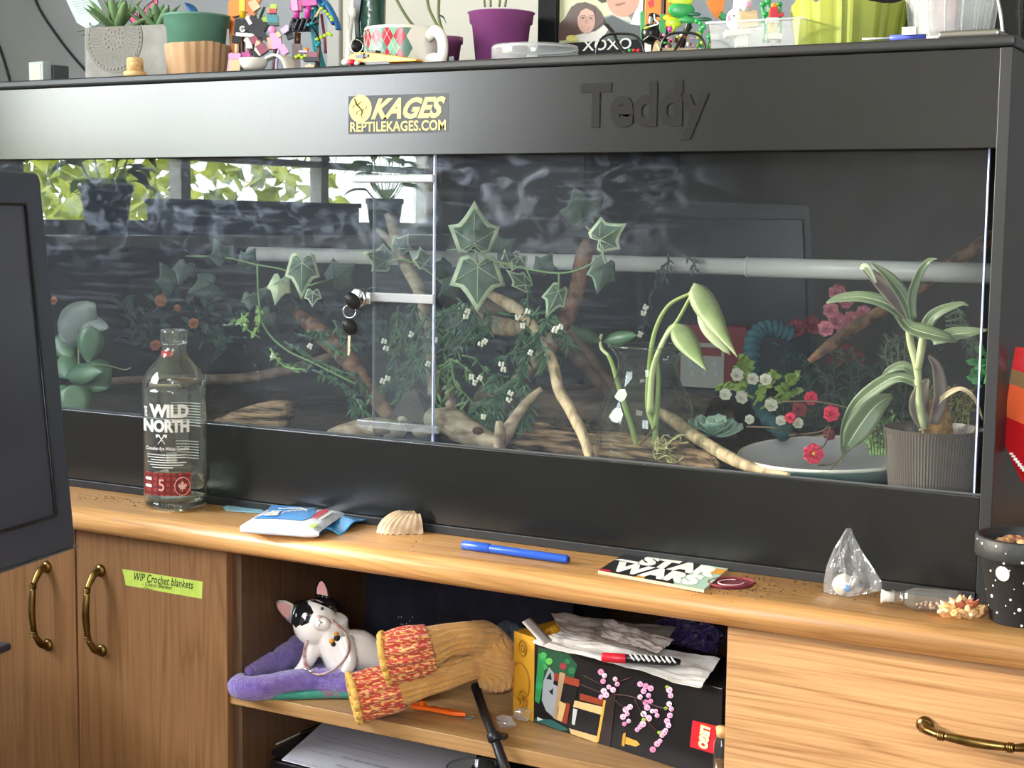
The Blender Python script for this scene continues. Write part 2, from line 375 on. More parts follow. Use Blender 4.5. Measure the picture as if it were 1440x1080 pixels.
# unseen wardrobe added for a dark reflection, ceiling lamp added as fill
t = thing('wardrobe', 'unseen dark wardrobe added by the window wall to darken the glass reflection', 'wardrobe', (LX+.25, -3.0, FZ)); M_dk = mat('wardrobe_wood', '#2a2624', .5)
mb = MB(); mb.box((LX+.01, FY+.05, FZ), (LX+.45, -2.62, 1.35)); mb.build('body', M_dk, t)
for x0, x1 in ((FY+.06, -2.99), (-2.985, -2.63)):
    mb = MB(); mb.box((LX+.45, x0, FZ+.08), (LX+.47, x1, 1.33)); d = mb.build('door', M_dk, t, bevel=.003)
    mb = MB(); xx = x1-.05 if x0 < -3.1 else x0+.05; mb.tube([(LX+.47, xx, .1), (LX+.51, xx, .12), (LX+.51, xx, .3), (LX+.47, xx, .32)], .006, 8); mb.build('handle', M_white, d)
t = thing('added_ceiling_lamp', 'unseen square ceiling lamp added behind the camera as fill light', 'lamp', (-.3, -2.3, CZ-.06)); mb = MB(); mb.box((-.68, -2.68, CZ-.05), (.08, -1.92, CZ)); mb.build('housing', M_white, t, bevel=.01)

# ================================================================== worktop and cabinets
TB = thing('worktop', 'light oak worktop with a rounded front edge under the black terrarium', 'worktop', (-.6, .1, -.036))
def bullnose(x0, x1):
    mb = MB(); pr = [(-.112+.018*math.cos(a), -.018+.018*math.sin(a)) for a in [PI/2+PI*k/12 for k in range(13)]]
    pts = [(BY-.005, 0)]+pr+[(BY-.005, -.036)]
    n = len(pts)
    mb._a([(x0, y, z) for y, z in pts]+[(x1, y, z) for y, z in pts], [tuple(range(n)), tuple(range(2*n-1, n-1, -1))]+[((i+1) % n, i, i+n, (i+1) % n+n) for i in range(n)], False)
    mb.sm = [len(f) == 4 for f in mb.f]; return mb
bullnose(LX+.005, .75).build('top', oak_h, TB)
X0 = PY(106.5, 800, -.1).x; X1 = PY(318.5, 800, -.1).x; X2 = PY(1022.5, 900, -.1).x
DY = -.100
CB = -.036
t = thing('base_cabinet', 'oak double-door cabinet with brass bow handles left of the open shelves', 'cabinet', ((X0+X1)/2, .2, FZ))
mb = MB(); xl = X0-(X1-X0)
mb.box((xl, DY+.02, FZ+.08), (xl+.018, .45, CB)); mb.box((X1-.018, DY+.02, FZ), (X1, .45, CB)); mb.box((xl, DY+.02, FZ+.08), (X1, .45, FZ+.098)); mb.box((xl+.018, .435, FZ+.09), (X1-.018, .45, CB)); mb.box((xl, DY+.07, FZ), (X1-.018, DY+.085, FZ+.08))
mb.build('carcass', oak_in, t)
M_brass = mat('antique_brass', '#8d7544', .28, metal=1, col2='#5e4a28', scale=30)
def bow_handle(parent, c, ax, L, n_=V((0, -1, 0))):
    """antique brass bow handle: two cupped rosettes, angled shanks, collared grip"""
    c = V(c); ax = V(ax).normalized(); up = n_.cross(ax).normalized(); mb = MB()
    for sg in (-1, 1):
        e = c+ax*sg*L*.5
        mb.lathe([(0, 0), (.0095, 0), (.0095, .002), (.007, .005), (0, .007)], e, 20, axis=n_, sx=1, sy=1)
        p = bez([e+n_*.003, e+n_*.014-ax*sg*.004, e+n_*.022-ax*sg*.014, e+n_*.027-ax*sg*.021], 5)
        mb.tube(p, lerpr(.0062, .0038, len(p)), 12)
        q = e+n_*.0275-ax*sg*.0215
        for k in range(3): mb.lathe([(0, -.0009), (.0052, -.0009), (.0056, 0), (.0052, .0009), (0, .0009)], q-ax*sg*.0022*k, 16, axis=ax)
    a = c-ax*(L*.5-.027); b = c+ax*(L*.5-.027)
    p = bez([a+n_*.0275, c+n_*.031, b+n_*.0275], 8); mb.tube(p, [.0042+.0012*math.sin(PI*i/(len(p)-1)) for i in range(len(p))], 14)
    return mb.build('handle', M_brass, parent)
HL = .118
for k, (a, b) in enumerate(((xl+.002, X0-.0015), (X0+.0015, X1))):
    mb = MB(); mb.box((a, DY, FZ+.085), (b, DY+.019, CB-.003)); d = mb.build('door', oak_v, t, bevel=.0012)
    p = PY(141.5, 802, DY) if k else PY(66, 797, DY)
    bow_handle(d, (p.x, DY, p.z-HL/2), (0, 0, 1), HL)
# masking tape label
M_tape = mat('green_tape', '#a9bf4a', .6, col2='#b6ca58', scale=60); M_ink = mat('black_ink', '#1c1e16', .6)
ta = [PY(*q, DY-.0002) for q in ((172, 800), (285, 818), (284, 842), (177, 823), (175, 812))]
tp = thing('tape_label', 'strip of lime green tape with black handwriting on the right cabinet door', 'label', ta[3])
mb = MB(); mb.prism(ta, (0, -.0003, 0)); mb.build('tape', M_tape, tp)
def on(Y, a, b, c): A = PY(*a, Y); return A, PY(*b, Y)-A, PY(*c, Y)-A
A, U, W = on(DY-.0006, (187, 815.5), (271, 828.5), (188.5, 804.5)); text('WIP Crochet blankets', A, U, W, M_ink, 'writing', tp, off=.012, space=1.05, ext=.0001)
A, U, W = on(DY-.0006, (200, 823), (242, 829.5), (200.5, 817.5)); text('- Chaos Blanket', A, U, W, M_ink, 'writing', tp, off=.012, ext=.0001, shear=.2)
A, U, W = on(DY-.0006, (200, 827.5), (215, 830), (200.2, 824.5)); text('-Fleur', A, U, W, M_ink, 'writing', tp, ext=.0001, shear=.2)
# open shelf unit
SX0, SX1 = X1, X2
SZ = PY(321, 970, -.095).z; SB = PY(321, 989, -.095).z
t = thing('shelf_unit', 'open oak shelf unit between the door cabinet and the drawer cabinet', 'shelf', ((SX0+SX1)/2, .2, FZ))
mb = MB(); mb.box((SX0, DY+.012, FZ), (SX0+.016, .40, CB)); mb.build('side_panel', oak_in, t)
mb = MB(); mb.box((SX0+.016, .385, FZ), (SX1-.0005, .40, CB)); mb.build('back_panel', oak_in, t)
mb = MB(); mb.box((SX0+.0, -.095, SB), (SX1-.0005, .385, SZ)); mb.build('shelf_board', wood('oak_shelf', '#b98f5e', '#8f693f', 0, .42, 6), t, bevel=.001)
mb = MB(); mb.box((SX0+.016, -.07, FZ+.08), (SX1-.0005, .385, FZ+.098)); mb.build('bottom_board', oak_dr, t)
# drawer cabinet
t = thing('drawer_cabinet', 'oak drawer cabinet with a brass handle right of the open shelves', 'cabinet', (.2, .2, FZ))
DX1 = .59
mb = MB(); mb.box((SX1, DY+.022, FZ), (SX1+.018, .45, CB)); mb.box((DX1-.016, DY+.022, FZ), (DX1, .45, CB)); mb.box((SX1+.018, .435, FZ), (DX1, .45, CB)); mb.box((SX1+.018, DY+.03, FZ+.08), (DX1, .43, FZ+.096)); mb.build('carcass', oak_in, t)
hp = PY(1301, 1019, DY)
for k in range(3):
    z1 = CB-.003-k*.22; z0 = z1-.216
    mb = MB(); mb.box((SX1, DY, z0), (DX1, DY+.019, z1)); d = mb.build('drawer', oak_dr, t, bevel=.0012)
    bow_handle(d, (hp.x+HL/2, DY, hp.z-.22*k), (1, 0, 0), HL)

# ================================================================== terrarium
TZ = .618; TL = -1.83; TD = .61; FB = .499; GB = .118
def fascia_mat(name, col, rough, coat=0):
    return mat(name, col, rough, col2='#1b1c1f', scale=9, bump=.08, bscale=500)
M_pvc = mat('black_pvc', '#101213', .245, col2='#151718', scale=7, spec=.8)
M_pvc2 = mat('black_pvc_edge', '#232527', .42)
M_in = mat('black_inner', '#15171a', .6, bump=.05, bscale=60, col2='#24282b', scale=14)
TK = thing('terrarium', 'long black reptile enclosure with sliding glass doors on the oak worktop', 'terrarium', ((TL)/2, .3, 0))
mb = MB(); mb.box((TL, -.006, .606), (.0035, TD, TZ)); mb.build('lid', M_pvc2, TK, bevel=.004, seg=3)
mb = MB(); mb.box((TL+.013, 0, FB), (-.0135, .012, .6055)); fas = mb.build('fascia', M_pvc, TK, bevel=.0008)
mb = MB(); mb.box((TL+.013, 0, .012), (-.0135, .012, GB)); mb.build('bottom_panel', M_pvc, TK, bevel=.0008)
mb = MB(); mb.box((TL+.013, -.004, 0), (-.0135, TD, .0115)); mb.build('base', M_pvc2, TK, bevel=.001)
mb = MB(); mb.box((-.013, -.002, 0), (0, TD-.001, .6055)); mb.build('side_panel', M_pvc2, TK, bevel=.0008)
mb = MB(); mb.box((TL, -.002, 0), (TL+.012, TD-.001, .6055)); mb.build('side_panel', M_pvc2, TK, bevel=.0008)
mb = MB(); mb.box((TL+.012, TD-.014, .012), (-.0135, TD-.002, .6055)); mb.build('back_panel', M_in, TK)
M_rail = mat('grey_rail', '#46494b', .5)
mb = MB(); mb.box((TL+.013, .0122, GB-.012), (-.0135, .0285, GB-.001)); mb.box((TL+.013, .0122, GB-.001), (-.0135, .0138, GB+.0016)); mb.build('glass_track', M_rail, TK)
def smudge_sky(n, l, mix, base):
    g = n.new('ShaderNodeNewGeometry'); sp = n.new('ShaderNodeSeparateXYZ'); l.new(g.outputs['Position'], sp.inputs[0])
    def noise(scale, mapping, det=4, dist=0):
        mp = n.new('ShaderNodeMapping'); mp.inputs['Scale'].default_value = mapping; l.new(g.outputs['Position'], mp.inputs[0])
        t = n.new('ShaderNodeTexNoise'); t.inputs['Scale'].default_value = scale; t.inputs['Detail'].default_value = det; t.inputs['Distortion'].default_value = dist; l.new(mp.outputs[0], t.inputs['Vector']); return t
    def rng(src, a, b, c=0, d=1):
        m = n.new('ShaderNodeMapRange'); m.inputs[1].default_value = a; m.inputs[2].default_value = b; m.inputs[3].default_value = c; m.inputs[4].default_value = d; l.new(src, m.inputs[0]); return m.outputs[0]
    def mul(a, b, op='MULTIPLY'):
        m = n.new('ShaderNodeMath'); m.operation = op; l.new(a, m.inputs[0])
        if isinstance(b, float): m.inputs[1].default_value = b
        else: l.new(b, m.inputs[1])
        return m.outputs[0]
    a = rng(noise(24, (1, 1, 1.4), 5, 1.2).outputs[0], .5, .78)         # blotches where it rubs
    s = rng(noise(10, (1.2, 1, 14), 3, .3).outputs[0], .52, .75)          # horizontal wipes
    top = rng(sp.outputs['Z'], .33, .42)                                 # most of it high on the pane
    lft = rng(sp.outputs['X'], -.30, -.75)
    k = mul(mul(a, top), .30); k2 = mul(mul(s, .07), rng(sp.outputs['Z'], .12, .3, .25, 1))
    t = mul(mul(k, k2, 'ADD'), lft); t = mul(t, mul(lft, .026), 'ADD'); t = mul(t, base, 'ADD'); l.new(t, mix.inputs[0])  # extra veil on the left paints the sky's reflection into the haze
M_glass = glass('door_glass', '#eef3f0', 1.5, haze=.016, hcol='#b4c1d4', smudge_sky=smudge_sky)  # bluish film colour painted after the reflected sky
M_gedge = mat('glass_edge', '#a9bdf0', .2, col2='#dfe8ff', scale=30, spec=.8)
M_gfaint = mat('glass_edge_faint', '#8a9094', .3, alpha=.5)
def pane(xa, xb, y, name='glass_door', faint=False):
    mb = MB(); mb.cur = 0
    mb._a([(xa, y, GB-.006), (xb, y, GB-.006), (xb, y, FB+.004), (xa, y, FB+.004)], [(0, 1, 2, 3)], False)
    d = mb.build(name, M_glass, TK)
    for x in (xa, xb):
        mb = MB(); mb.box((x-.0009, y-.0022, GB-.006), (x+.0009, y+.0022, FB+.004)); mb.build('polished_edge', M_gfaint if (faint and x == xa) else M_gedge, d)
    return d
GY1, GY2 = .0165, .0235
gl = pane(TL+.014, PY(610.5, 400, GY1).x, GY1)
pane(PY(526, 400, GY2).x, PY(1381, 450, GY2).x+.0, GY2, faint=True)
# clear acrylic finger pulls on the overlap
M_chrome = mat('chrome', '#d8dadb', .12, metal=1); M_acr = mat('clear_acrylic_bar', '#8e9396', .1, spec=.9, alpha=.38)
for (x0, y0), (x1, y1), h in (((499, 250), (612, 252), .0085), ((521, 418), (612, 420), .010), ((503, 597), (618, 602), .009)):
    a = PY(x0, y0, .013); b = PY(x1, y1, .013); z = (a.z+b.z)/2
    mb = MB(); mb.box((a.x, .0075, z-h*.62), (b.x, .0142, z+h*.62)); mb.build('door_bar', M_acr if h == .009 else mat('frosted_acrylic', '#c3c6c8', .12, spec=.9, alpha=.62), TK, bevel=.002)
lc = PY(508, 419, .003)
lk = MB(); lk.lathe([(0, -.008), (.012, -.008), (.0135, -.006), (.0135, .004), (.012, .006), (0, .006)], (lc.x, -.002, lc.z), 10, axis=(0, -1, 0)); lk.box((lc.x-.004, 0, lc.z-.008), (lc.x+.016, .012, lc.z+.008)); lock = lk.build('lock', M_chrome, TK, bevel=.001)
# lettering on the fascia
M_gold = mat('gold_vinyl', '#e0c878', .45); M_blk = mat('black_vinyl', '#0a0b0c', .3); M_patch = mat('dark_vinyl', '#3a3d40', .5)
def bb(x0, y0, x1, y1, Y, xm=None):
    """rectangle on plane Y spanning the pixels (x0,y0 top-left reading) (x1,y1 bottom-right)"""
    a = PY(x0, y0, Y); b = PY(x1, y1, Y); return V((a.x, Y, b.z)), V((b.x-a.x, 0, 0)), V((0, 0, a.z-b.z))
a = PY(955, 112.5, 0); b = PY(980, 196.5, 0); x0 = PY(817, 150, 0).x; x1 = PY(996.5, 150, 0).x
text('Teddy', (x0, 0, b.z), (x1-x0, 0, 0), (0, 0, a.z-b.z), mat('matt_letter_black', '#060607', .55, spec=.2), 'lettering', fas, off=.035, ext=.0012)
x0 = PY(490, 160, 0).x; x1 = PY(630.5, 160, 0).x; z1 = PY(560, 133, 0).z; z0 = PY(560, 187.5, 0).z
mb = MB(); mb.box((x0, -.0003, z0), (x1, 0, z1)); lg = mb.build('logo_sticker', M_patch, fas)
a = PY(507, 153, 0); r = (PY(523, 153, 0).x-a.x)
mb = MB(); mb.lathe([(0, 0), (r, 0), (r, .0004), (0, .0004)], (a.x, -.0003, a.z), 32, axis=(0, -1, 0), smooth=False); mb.build('logo_disc', M_gold, fas)
mb = MB()
def L2(pts, w_): mb.tube([(a.x+x*r, -.0008, a.z+z*r) for x, z in pts], [q*r for q in w_], 6, flat=.15)
L2(bez([(-.5, .75), (-.3, .35), (0, .05), (.2, -.2), (.1, -.5), (.35, -.8)], 5), [.09, .1, .12, .13, .14, .15, .16, .16, .16, .16, .15, .14, .13, .12, .11, .1, .09, .08, .07, .06, .05, .04, .04, .03, .03, .02])
L2([(-.2, .3), (-.55, .25), (-.65, .05)], [.06, .05, .04]); L2([(-.2, .3), (.1, .5), (.3, .45)], [.06, .05, .04])
L2([(.1, -.1), (-.25, -.2), (-.35, -.45)], [.06, .05, .04]); L2([(.1, -.1), (.5, 0), (.6, .2)], [.06, .05, .04])
mb.build('logo_lizard', M_blk, fas)
def ft(s_, px0, px1, pyt, pyb, **k):
    x0 = PY(px0, 160, 0).x; x1 = PY(px1, 160, 0).x; xm = (px0+px1)/2; z1 = PY(xm, pyt, 0).z; z0 = PY(xm, pyb, 0).z
    text(s_, (x0, -.0004, z0), (x1-x0, 0, 0), (0, 0, z1-z0), M_gold, 'logo_lettering', fas, ext=.0004, **k)
ft('KAGES', 522, 627, 137, 167, off=.04, shear=.45); ft('REPTILEKAGES.COM', 493, 627.5, 170, 184.5, off=.022, space=1.03)
# ================================================================== things on top of the terrarium
def SC_(P): return (V(P)-CAM).dot(_f)/FO
def AT(px, Y, z):
    py = 540.0
    for _ in range(6):
        P = PY(px, py, Y); py -= (z-P.z)/SC_(P)
    return V((P.x, Y, z))
def HT(px, py, Y): return PY(px, py, Y).z-TZ
RT = V((_r.x, _r.y, 0)).normalized(); AW = V((-RT.y, RT.x, 0))       # camera right and away, horizontal
UPV = V((0, 0, 1))
def pbox(mb, x0, y0, x1, y1, Y, th, both=True):
    """box whose front spans pixels at depth Y; thickness th going back"""
    a = PY(x0, (y0+y1)/2, Y); b = PY(x1, (y0+y1)/2, Y); c = PY((x0+x1)/2, y0, Y).z; d = PY((x0+x1)/2, y1, Y).z
    mb.box((a.x, Y, d), (b.x, Y+th, c)); return mb
M_concrete = mat('grey_concrete', '#98958f', .8, col2='#86837e', scale=30, bump=.3, bscale=250)
M_conc2 = mat('concrete_relief', '#7f7c75', .8, bump=.2, bscale=300)
M_succ = mat('succulent_leaf', '#7f9a6a', .45, col2='#5f8058', scale=40, spec=.4)
M_plred = mat('magenta_plastic', '#a3468c', .35)
M_clear = glass('clear_plastic', '#f2f5f5', 1.5, rough=.12, haze=.22, hcol='#e8ecee', edge=.5)
# thermometer
t = thing('digital_thermometer', 'tiny digital thermometer with a pale screen at the left end of the tank top', 'thermometer', AT(60, .05, TZ))
P = AT(50, .05, TZ); s = SC_(P); M = frame(P, RT*.8+AW*-.6, z=UPV)
mb = MB(); mb.M = M; mb.box((-15*s, 0, 0), (17*s, .016, 31*s)); mb.build('casing', mat('grey_plastic', '#a9aeb0', .4), t, bevel=.001)
mb = MB(); mb.M = M; mb.box((-11*s, -.0008, 5*s), (12*s, 0, 27*s)); mb.build('screen', mat('lcd_screen', '#cfdcae', .3), t)
mb = MB(); mb.M = M; mb.box((-10*s, .0162, 0), (22*s, .045, 27*s)); mb.build('clip', mat('dark_grey_plastic', '#4a4e52', .5), t, bevel=.001)
# wall cables
M_cable = mat('black_cable', '#2a2d33', .5)
for pts, lab in (([(40, -60), (50, 0), (80, 50), (112, 90), (150, 130)], 'black cable hanging down the grey wall to the concrete planter'), ([(-25, 0), (0, 68), (14, 115), (18, 150)], 'black cable on the wall at the left edge, left of the thermometer')):
    p = bez([PY(a, b, BY-.004) for a, b in pts], 8); mb = MB(); mb.tube(p, .0028, 8); o = mb.build('wall_cable', M_cable); tag(o, lab, 'cable')
# planter
PL = thing('planter', 'rectangular grey concrete planter with a dotted half-moon mandala', 'planter', AT(170, .10, TZ))
P = AT(115, .07, TZ); s = SC_(P); xd = V((1, .12, 0)); M = frame(P, xd, z=UPV); Wp = .205; Hp = .0845; Dp = .085
def rrect(x0, y0, x1, y1, r, n=5):
    out = []
    for cx, cy, a in ((x1-r, y0+r, -PI/2), (x1-r, y1-r, 0), (x0+r, y1-r, PI/2), (x0+r, y0+r, PI)):
        for k in range(n+1): out.append((cx+r*math.cos(a+PI/2*k/n), cy+r*math.sin(a+PI/2*k/n)))
    return out
mb = MB(); mb.M = M
o1 = rrect(0, 0, Wp, Dp, .014); o2 = rrect(.008, .008, Wp-.008, Dp-.008, .008); n = len(o1)
mb._a([(x, y, 0) for x, y in o1]+[(x, y, Hp) for x, y in o1]+[(x, y, Hp) for x, y in o2]+[(x, y, Hp-.02) for x, y in o2],
      [tuple(range(n-1, -1, -1))]+[(i, (i+1) % n, (i+1) % n+n, i+n) for i in range(n)]+[(i+n, (i+1) % n+n, (i+1) % n+2*n, i+2*n) for i in range(n)]+[(i+2*n, (i+1) % n+2*n, (i+1) % n+3*n, i+3*n) for i in range(n)], False)
mb.build('trough', M_concrete, PL)
mb = MB(); mb.M = M; mb.box((.008, .008, Hp-.02), (Wp-.008, Dp-.008, Hp-.008)); mb.build('soil', mat('soil', '#3a2c22', .95, bump=.6, bscale=200), PL)
cx, cz, R_ = .062, Hp-.018, .052
mb = MB(); mb.M = M; arc = [(cx+R_*math.cos(a), cz+R_*math.sin(a)) for a in [k*PI/24 for k in range(49)]]
arc = [(x, min(z, Hp-.0005)) for x, z in arc]; mb.prism([(x, 0, z) for x, z in arc], (0, -.0012, 0)); mb.build('mandala_disc', M_conc2, PL)
mb = MB(); mb.M = M
def dots(r, n_, rad, a0=0):
    for k in range(n_):
        a = a0+2*PI*k/n_; x = cx+r*math.cos(a); z = cz+r*math.sin(a)
        if z < Hp-.002: mb.ball((x, -.0014, z), rad, 6, 4, sc=(1, .5, 1))
dots(R_*.9, 44, .0022); dots(R_*.32, 14, .0022); dots(R_*.2, 9, .002); dots(R_*.09, 5, .0015)
for q in (.42, .48, .54, .6, .66, .72, .78): dots(R_*q, int(70*q), .0009, q)
mb.build('mandala_dots', M_concrete, PL, kind='stuff')
def succulent(px, Y, n, L, W, lab, tilt=.5, st=.03, nm='succulent', M_=None, rot=0, h=0):
    P = AT(px, Y, TZ+Hp-.012+h); t = thing(nm, lab, 'succulent', P)
    for k in range(n):
        a = k*2.4+rot; e = tilt+(1.1-tilt)*k/n; ll = L*(1-.45*k/n)
        mb = MB(); leaf_blade(mb, P+V((0, 0, .002+k*.0006)), (math.cos(a)*math.cos(e), math.sin(a)*math.cos(e), math.sin(e)), UPV, ll, W, -.25, 6, .35, lambda u: (1-u)**.6*(.55+.9*u))
        mb.build('leaf', M_ or M_succ, t)
succulent(165, .10, 15, .075, .024, 'pale green rosette succulent in the middle of the concrete planter', .12)
succulent(222, .115, 12, .06, .022, 'darker succulent at the right end of the concrete planter', .3, M_=mat('succulent_dark', '#6a8a62', .5), rot=1)
P = AT(150, .085, TZ+Hp-.004); t = thing('succulent', 'long flat succulent leaves trailing over the left rim of the planter', 'succulent', P)
for q, (tx, ty) in enumerate(((105, 40), (110, 47), (128, 46))):
    mb = MB(); e = PY(tx, ty, .075); leaf_blade(mb, P, e-P, UPV, (e-P).length, .012, .1); mb.build('leaf', M_succ, t)
# paper tag
P = PY(118, -20, .16); mb = MB(); pts = [PY(*q, .16) for q in ((92, -2), (136, -2), (145, 18), (138, 34), (122, 40), (108, 32))]
mb = MB(); mb.prism(pts, (0, .0006, 0)); tg = thing('care_tag', 'white printed care tag stuck in the planter behind the succulents', 'tag', PY(122, 40, .16))
mb.build('card', mat('white_card', '#b3bfbc', .6), tg)
mb = MB(); M_prn = mat('grey_print', '#9aa3a4', .7)
for k in range(6):
    a = PY(101+k*1.9, 3+k*3.4, .1598); b = PY(128+k*1.7, -1+k*3.0, .1598); mb.tube([a, b], .0003, 4)
mb.build('print', M_prn, tg)
mb = MB(); mb.prism([PY(125, 33, .1602), PY(126, 30, .1602), PY(124, 60, .13), PY(123, 60, .13)], (0, .0006, 0)); mb.build('stake', mat('white_card', ''), tg)
# butterfly
t = thing('butterfly', 'pink and black paper butterfly on the back of the concrete planter', 'butterfly', PY(197, 36, .17)); M_bpk = mat('butterfly_pink', '#d22a6c', .5, col2='#1c1420', scale=130, pos=(.5, .62)); M_bbk = mat('butterfly_black', '#2b1e28', .6)
def poly(mb, pts, Y, th=.0006, dy=0): return mb.prism([PY(x, y, Y) for x, y in pts], (0, th, 0))
for pts in ([(196, 30), (186, 33), (180, 24), (176, 14), (184, 13), (193, 20)], [(198, 30), (206, 35), (213, 30), (222, 4), (221, -3), (205, 9), (199, 18)]):
    mb = MB(); poly(mb, pts, .17); wg = mb.build('wing', M_bpk, t)
    mb = MB(); q = [PY(x, y, .1697) for x, y in pts]; mb.tube(q, .0009, 5, closed=True); mb.build('wing_border', M_bbk, wg)
mb = MB(); mb.tube([PY(196, 36, .168), PY(197, 26, .167), PY(196, 17, .168)], [.0012, .002, .0008], 8); mb.build('body', M_bbk, t)
mb = MB(); poly(mb, [(155, 8), (166, 12), (172, 16), (162, 13)], .17); mb.build('wing_tip', M_bbk, t)
# bottle cork
P = AT(190, .012, TZ); s = SC_(P); t = thing('bottle_cork', 'T-shaped bottle cork standing in front of the concrete planter', 'cork', P); M_cork = mat('cork', '#e2c08c', .8, col2='#c99f66', scale=200, bump=.2)
mb = MB(); mb.lathe([(0, 0), (15.5*s, 0), (16*s, 2*s), (16*s, 6*s), (15*s, 7*s), (0, 7*s)], P, 28); mb.build('cap', mat('cork_cap', '#d8b27c', .5), t)
mb = MB(); mb.lathe([(0, 7*s), (11.5*s, 7*s), (11.5*s, 24*s), (10*s, 26*s), (0, 26*s)], P, 28); mb.build('plug', M_cork, t)
# green pot in a paper wrap
P = AT(277, .085, TZ); s = SC_(P); t = thing('potted_plant', 'green plastic plant pot in a brown paper wrap left of the brick-built figures', 'plant', P)
M_gpot = mat('green_plastic', '#5d8a76', .4); M_kraft = mat('kraft_paper', '#c8a27c', .75, col2='#b48c66', scale=15, bump=.2)
Hg = HT(277, 15, .04)
mb = MB(); mb.lathe([(0, 0), (36*s, 0), (42*s, Hg-17*s), (45*s, Hg-15*s), (45.5*s, Hg-4*s), (47.5*s, Hg-3*s), (47.5*s, Hg), (44*s, Hg), (42*s, Hg-14*s), (0, Hg-14*s)], P, 40); mb.build('pot', M_gpot, t)
def wrap_(mb, P, r0, r1, h, amp, nfold, seed, hv=.0):
    R2 = random.Random(seed); ph = [R2.uniform(0, 6.28) for _ in range(6)]
    def fn(u, v):
        a = u*2*PI; r = r0+(r1-r0)*v
        pl = abs(((a*nfold/(2*PI)+.3*math.sin(3*a+ph[0])) % 1)-.5)*2
        r += amp*(pl-.5)*(.4+.6*v)+amp*.4*math.sin(7*a+ph[1])
        return P+V((math.cos(a)*r, math.sin(a)*r, h*v+(hv*math.sin(2*a+ph[2])+hv*.5*math.sin(5*a+ph[3]))*v))
    mb.grid(fn, nfold*8, 5, .0008, smooth=False); return mb
mb = MB(); wrap_(mb, P, 40*s, 44.5*s, HT(277, 57, .04), .0024, 19, 3, .0012); mb.build('paper_wrap', M_kraft, t)
M_pebble = mat('white_pebble', '#cfcabf', .6, col2='#a8a39a', scale=30)
mb = MB(); R2 = random.Random(4)
for k in range(26):
    a = R2.uniform(0, 6.28); r = R2.uniform(0, 36)*s; mb.ball(P+V((math.cos(a)*r, math.sin(a)*r, Hg-5*s)), R2.uniform(6, 10)*s, 10, 6, (1.2, 1, .55), R=MX.Rotation(a, 3, 'Z'))
mb.build('pebbles', M_pebble, t, kind='stuff')
mb = MB(); q = P+V((0, 0, Hg-4*s)); M_blueleaf = mat('blue_petal', '#4f86c8', .5)
for a, e in ((.3, .4), (1.9, .7), (3.6, .5), (5, .9)): leaf_blade(mb, q, (math.cos(a), math.sin(a), e), UPV, 45*s, 16*s, .3)
mb.build('flower', M_blueleaf, t)
# ------------------------------------------------------------ toy bricks
PLM = {}
def pl(name, col): return mat('brick_'+name, col, .3, spec=.3 if name == 'black' else .5)
B = dict(orange=pl('orange', '#f08a1c'), yellow=pl('yellow', '#f2c62a'), black=pl('black', '#17181b'), white=pl('white', '#e6e4df'), brown=pl('brown', '#55301f'), pink=pl('pink', '#e59ac6'),
         magenta=pl('magenta', '#c93a9b'), blue=pl('blue', '#2e72b4'), teal=pl('teal', '#1f8a96'), lime=pl('lime', '#b7d334'), green=pl('green', '#2f9a52'), red=pl('red', '#cf2438'), tan=pl('tan', '#d8be90'), dgreen=pl('dark_green', '#1f5c44'), grey=pl('grey', '#8f9396'), lav=pl('lavender', '#c8b4e0'), dred=pl('dark_red', '#8a1f3f'), salmon=pl('salmon', '#e8a888'))
def brick(parent, col, px, py, w, h, Y, th=.012, tilt=0, yaw=0, name='brick', stud=True, off=0):
    """a studded toy brick, centred on the pixel, w x h pixels at depth Y"""
    P = PY(px, py, Y); s = SC_(P); x = RT*math.cos(tilt)+UPV*math.sin(tilt); z = -RT*math.sin(tilt)+UPV*math.cos(tilt)
    if yaw: x = MX.Rotation(yaw, 3, z) @ x
    M = frame(P, x, z=z); mb = MB(); mb.M = M; a, b = w*s/2, h*s/2
    mb.box((-a, -th/2, -b), (a, th/2, b))
    if stud:
        n = max(1, round(2*a/.008)); r = min(.0024, a*.45)
        for k in range(n): mb.lathe([(r, 0), (r, .0016), (0, .0016)], ((k+.5)*2*a/n-a, 0, b), 10, smooth=False)
    return mb.build(name, B[col], parent)
def bar(parent, col, pts, Y, r, name='stem', n=8, flat=1):
    mb = MB(); q = [PY(p[0], p[1], Y+(p[2] if len(p) > 2 else 0)) for p in pts]; q = bez(q, 5) if len(q) > 2 else q
    mb.tube(q, r if not hasattr(r, '__len__') else lerpr(r[0], r[1], len(q)), n, flat=flat); return mb.build(name, B[col], parent)
def blob(parent, col, px, py, w, h, Y, name='head', d=1, tilt=0):
    P = PY(px, py, Y); s = SC_(P); mb = MB(); M = frame(P, RT*math.cos(tilt)+UPV*math.sin(tilt), z=-RT*math.sin(tilt)+UPV*math.cos(tilt)); mb.M = M
    mb.ball((0, 0, 0), 1, 14, 9, (w*s/2, min(w, h)*s/2*d, h*s/2)); return mb.build(name, B[col], parent)
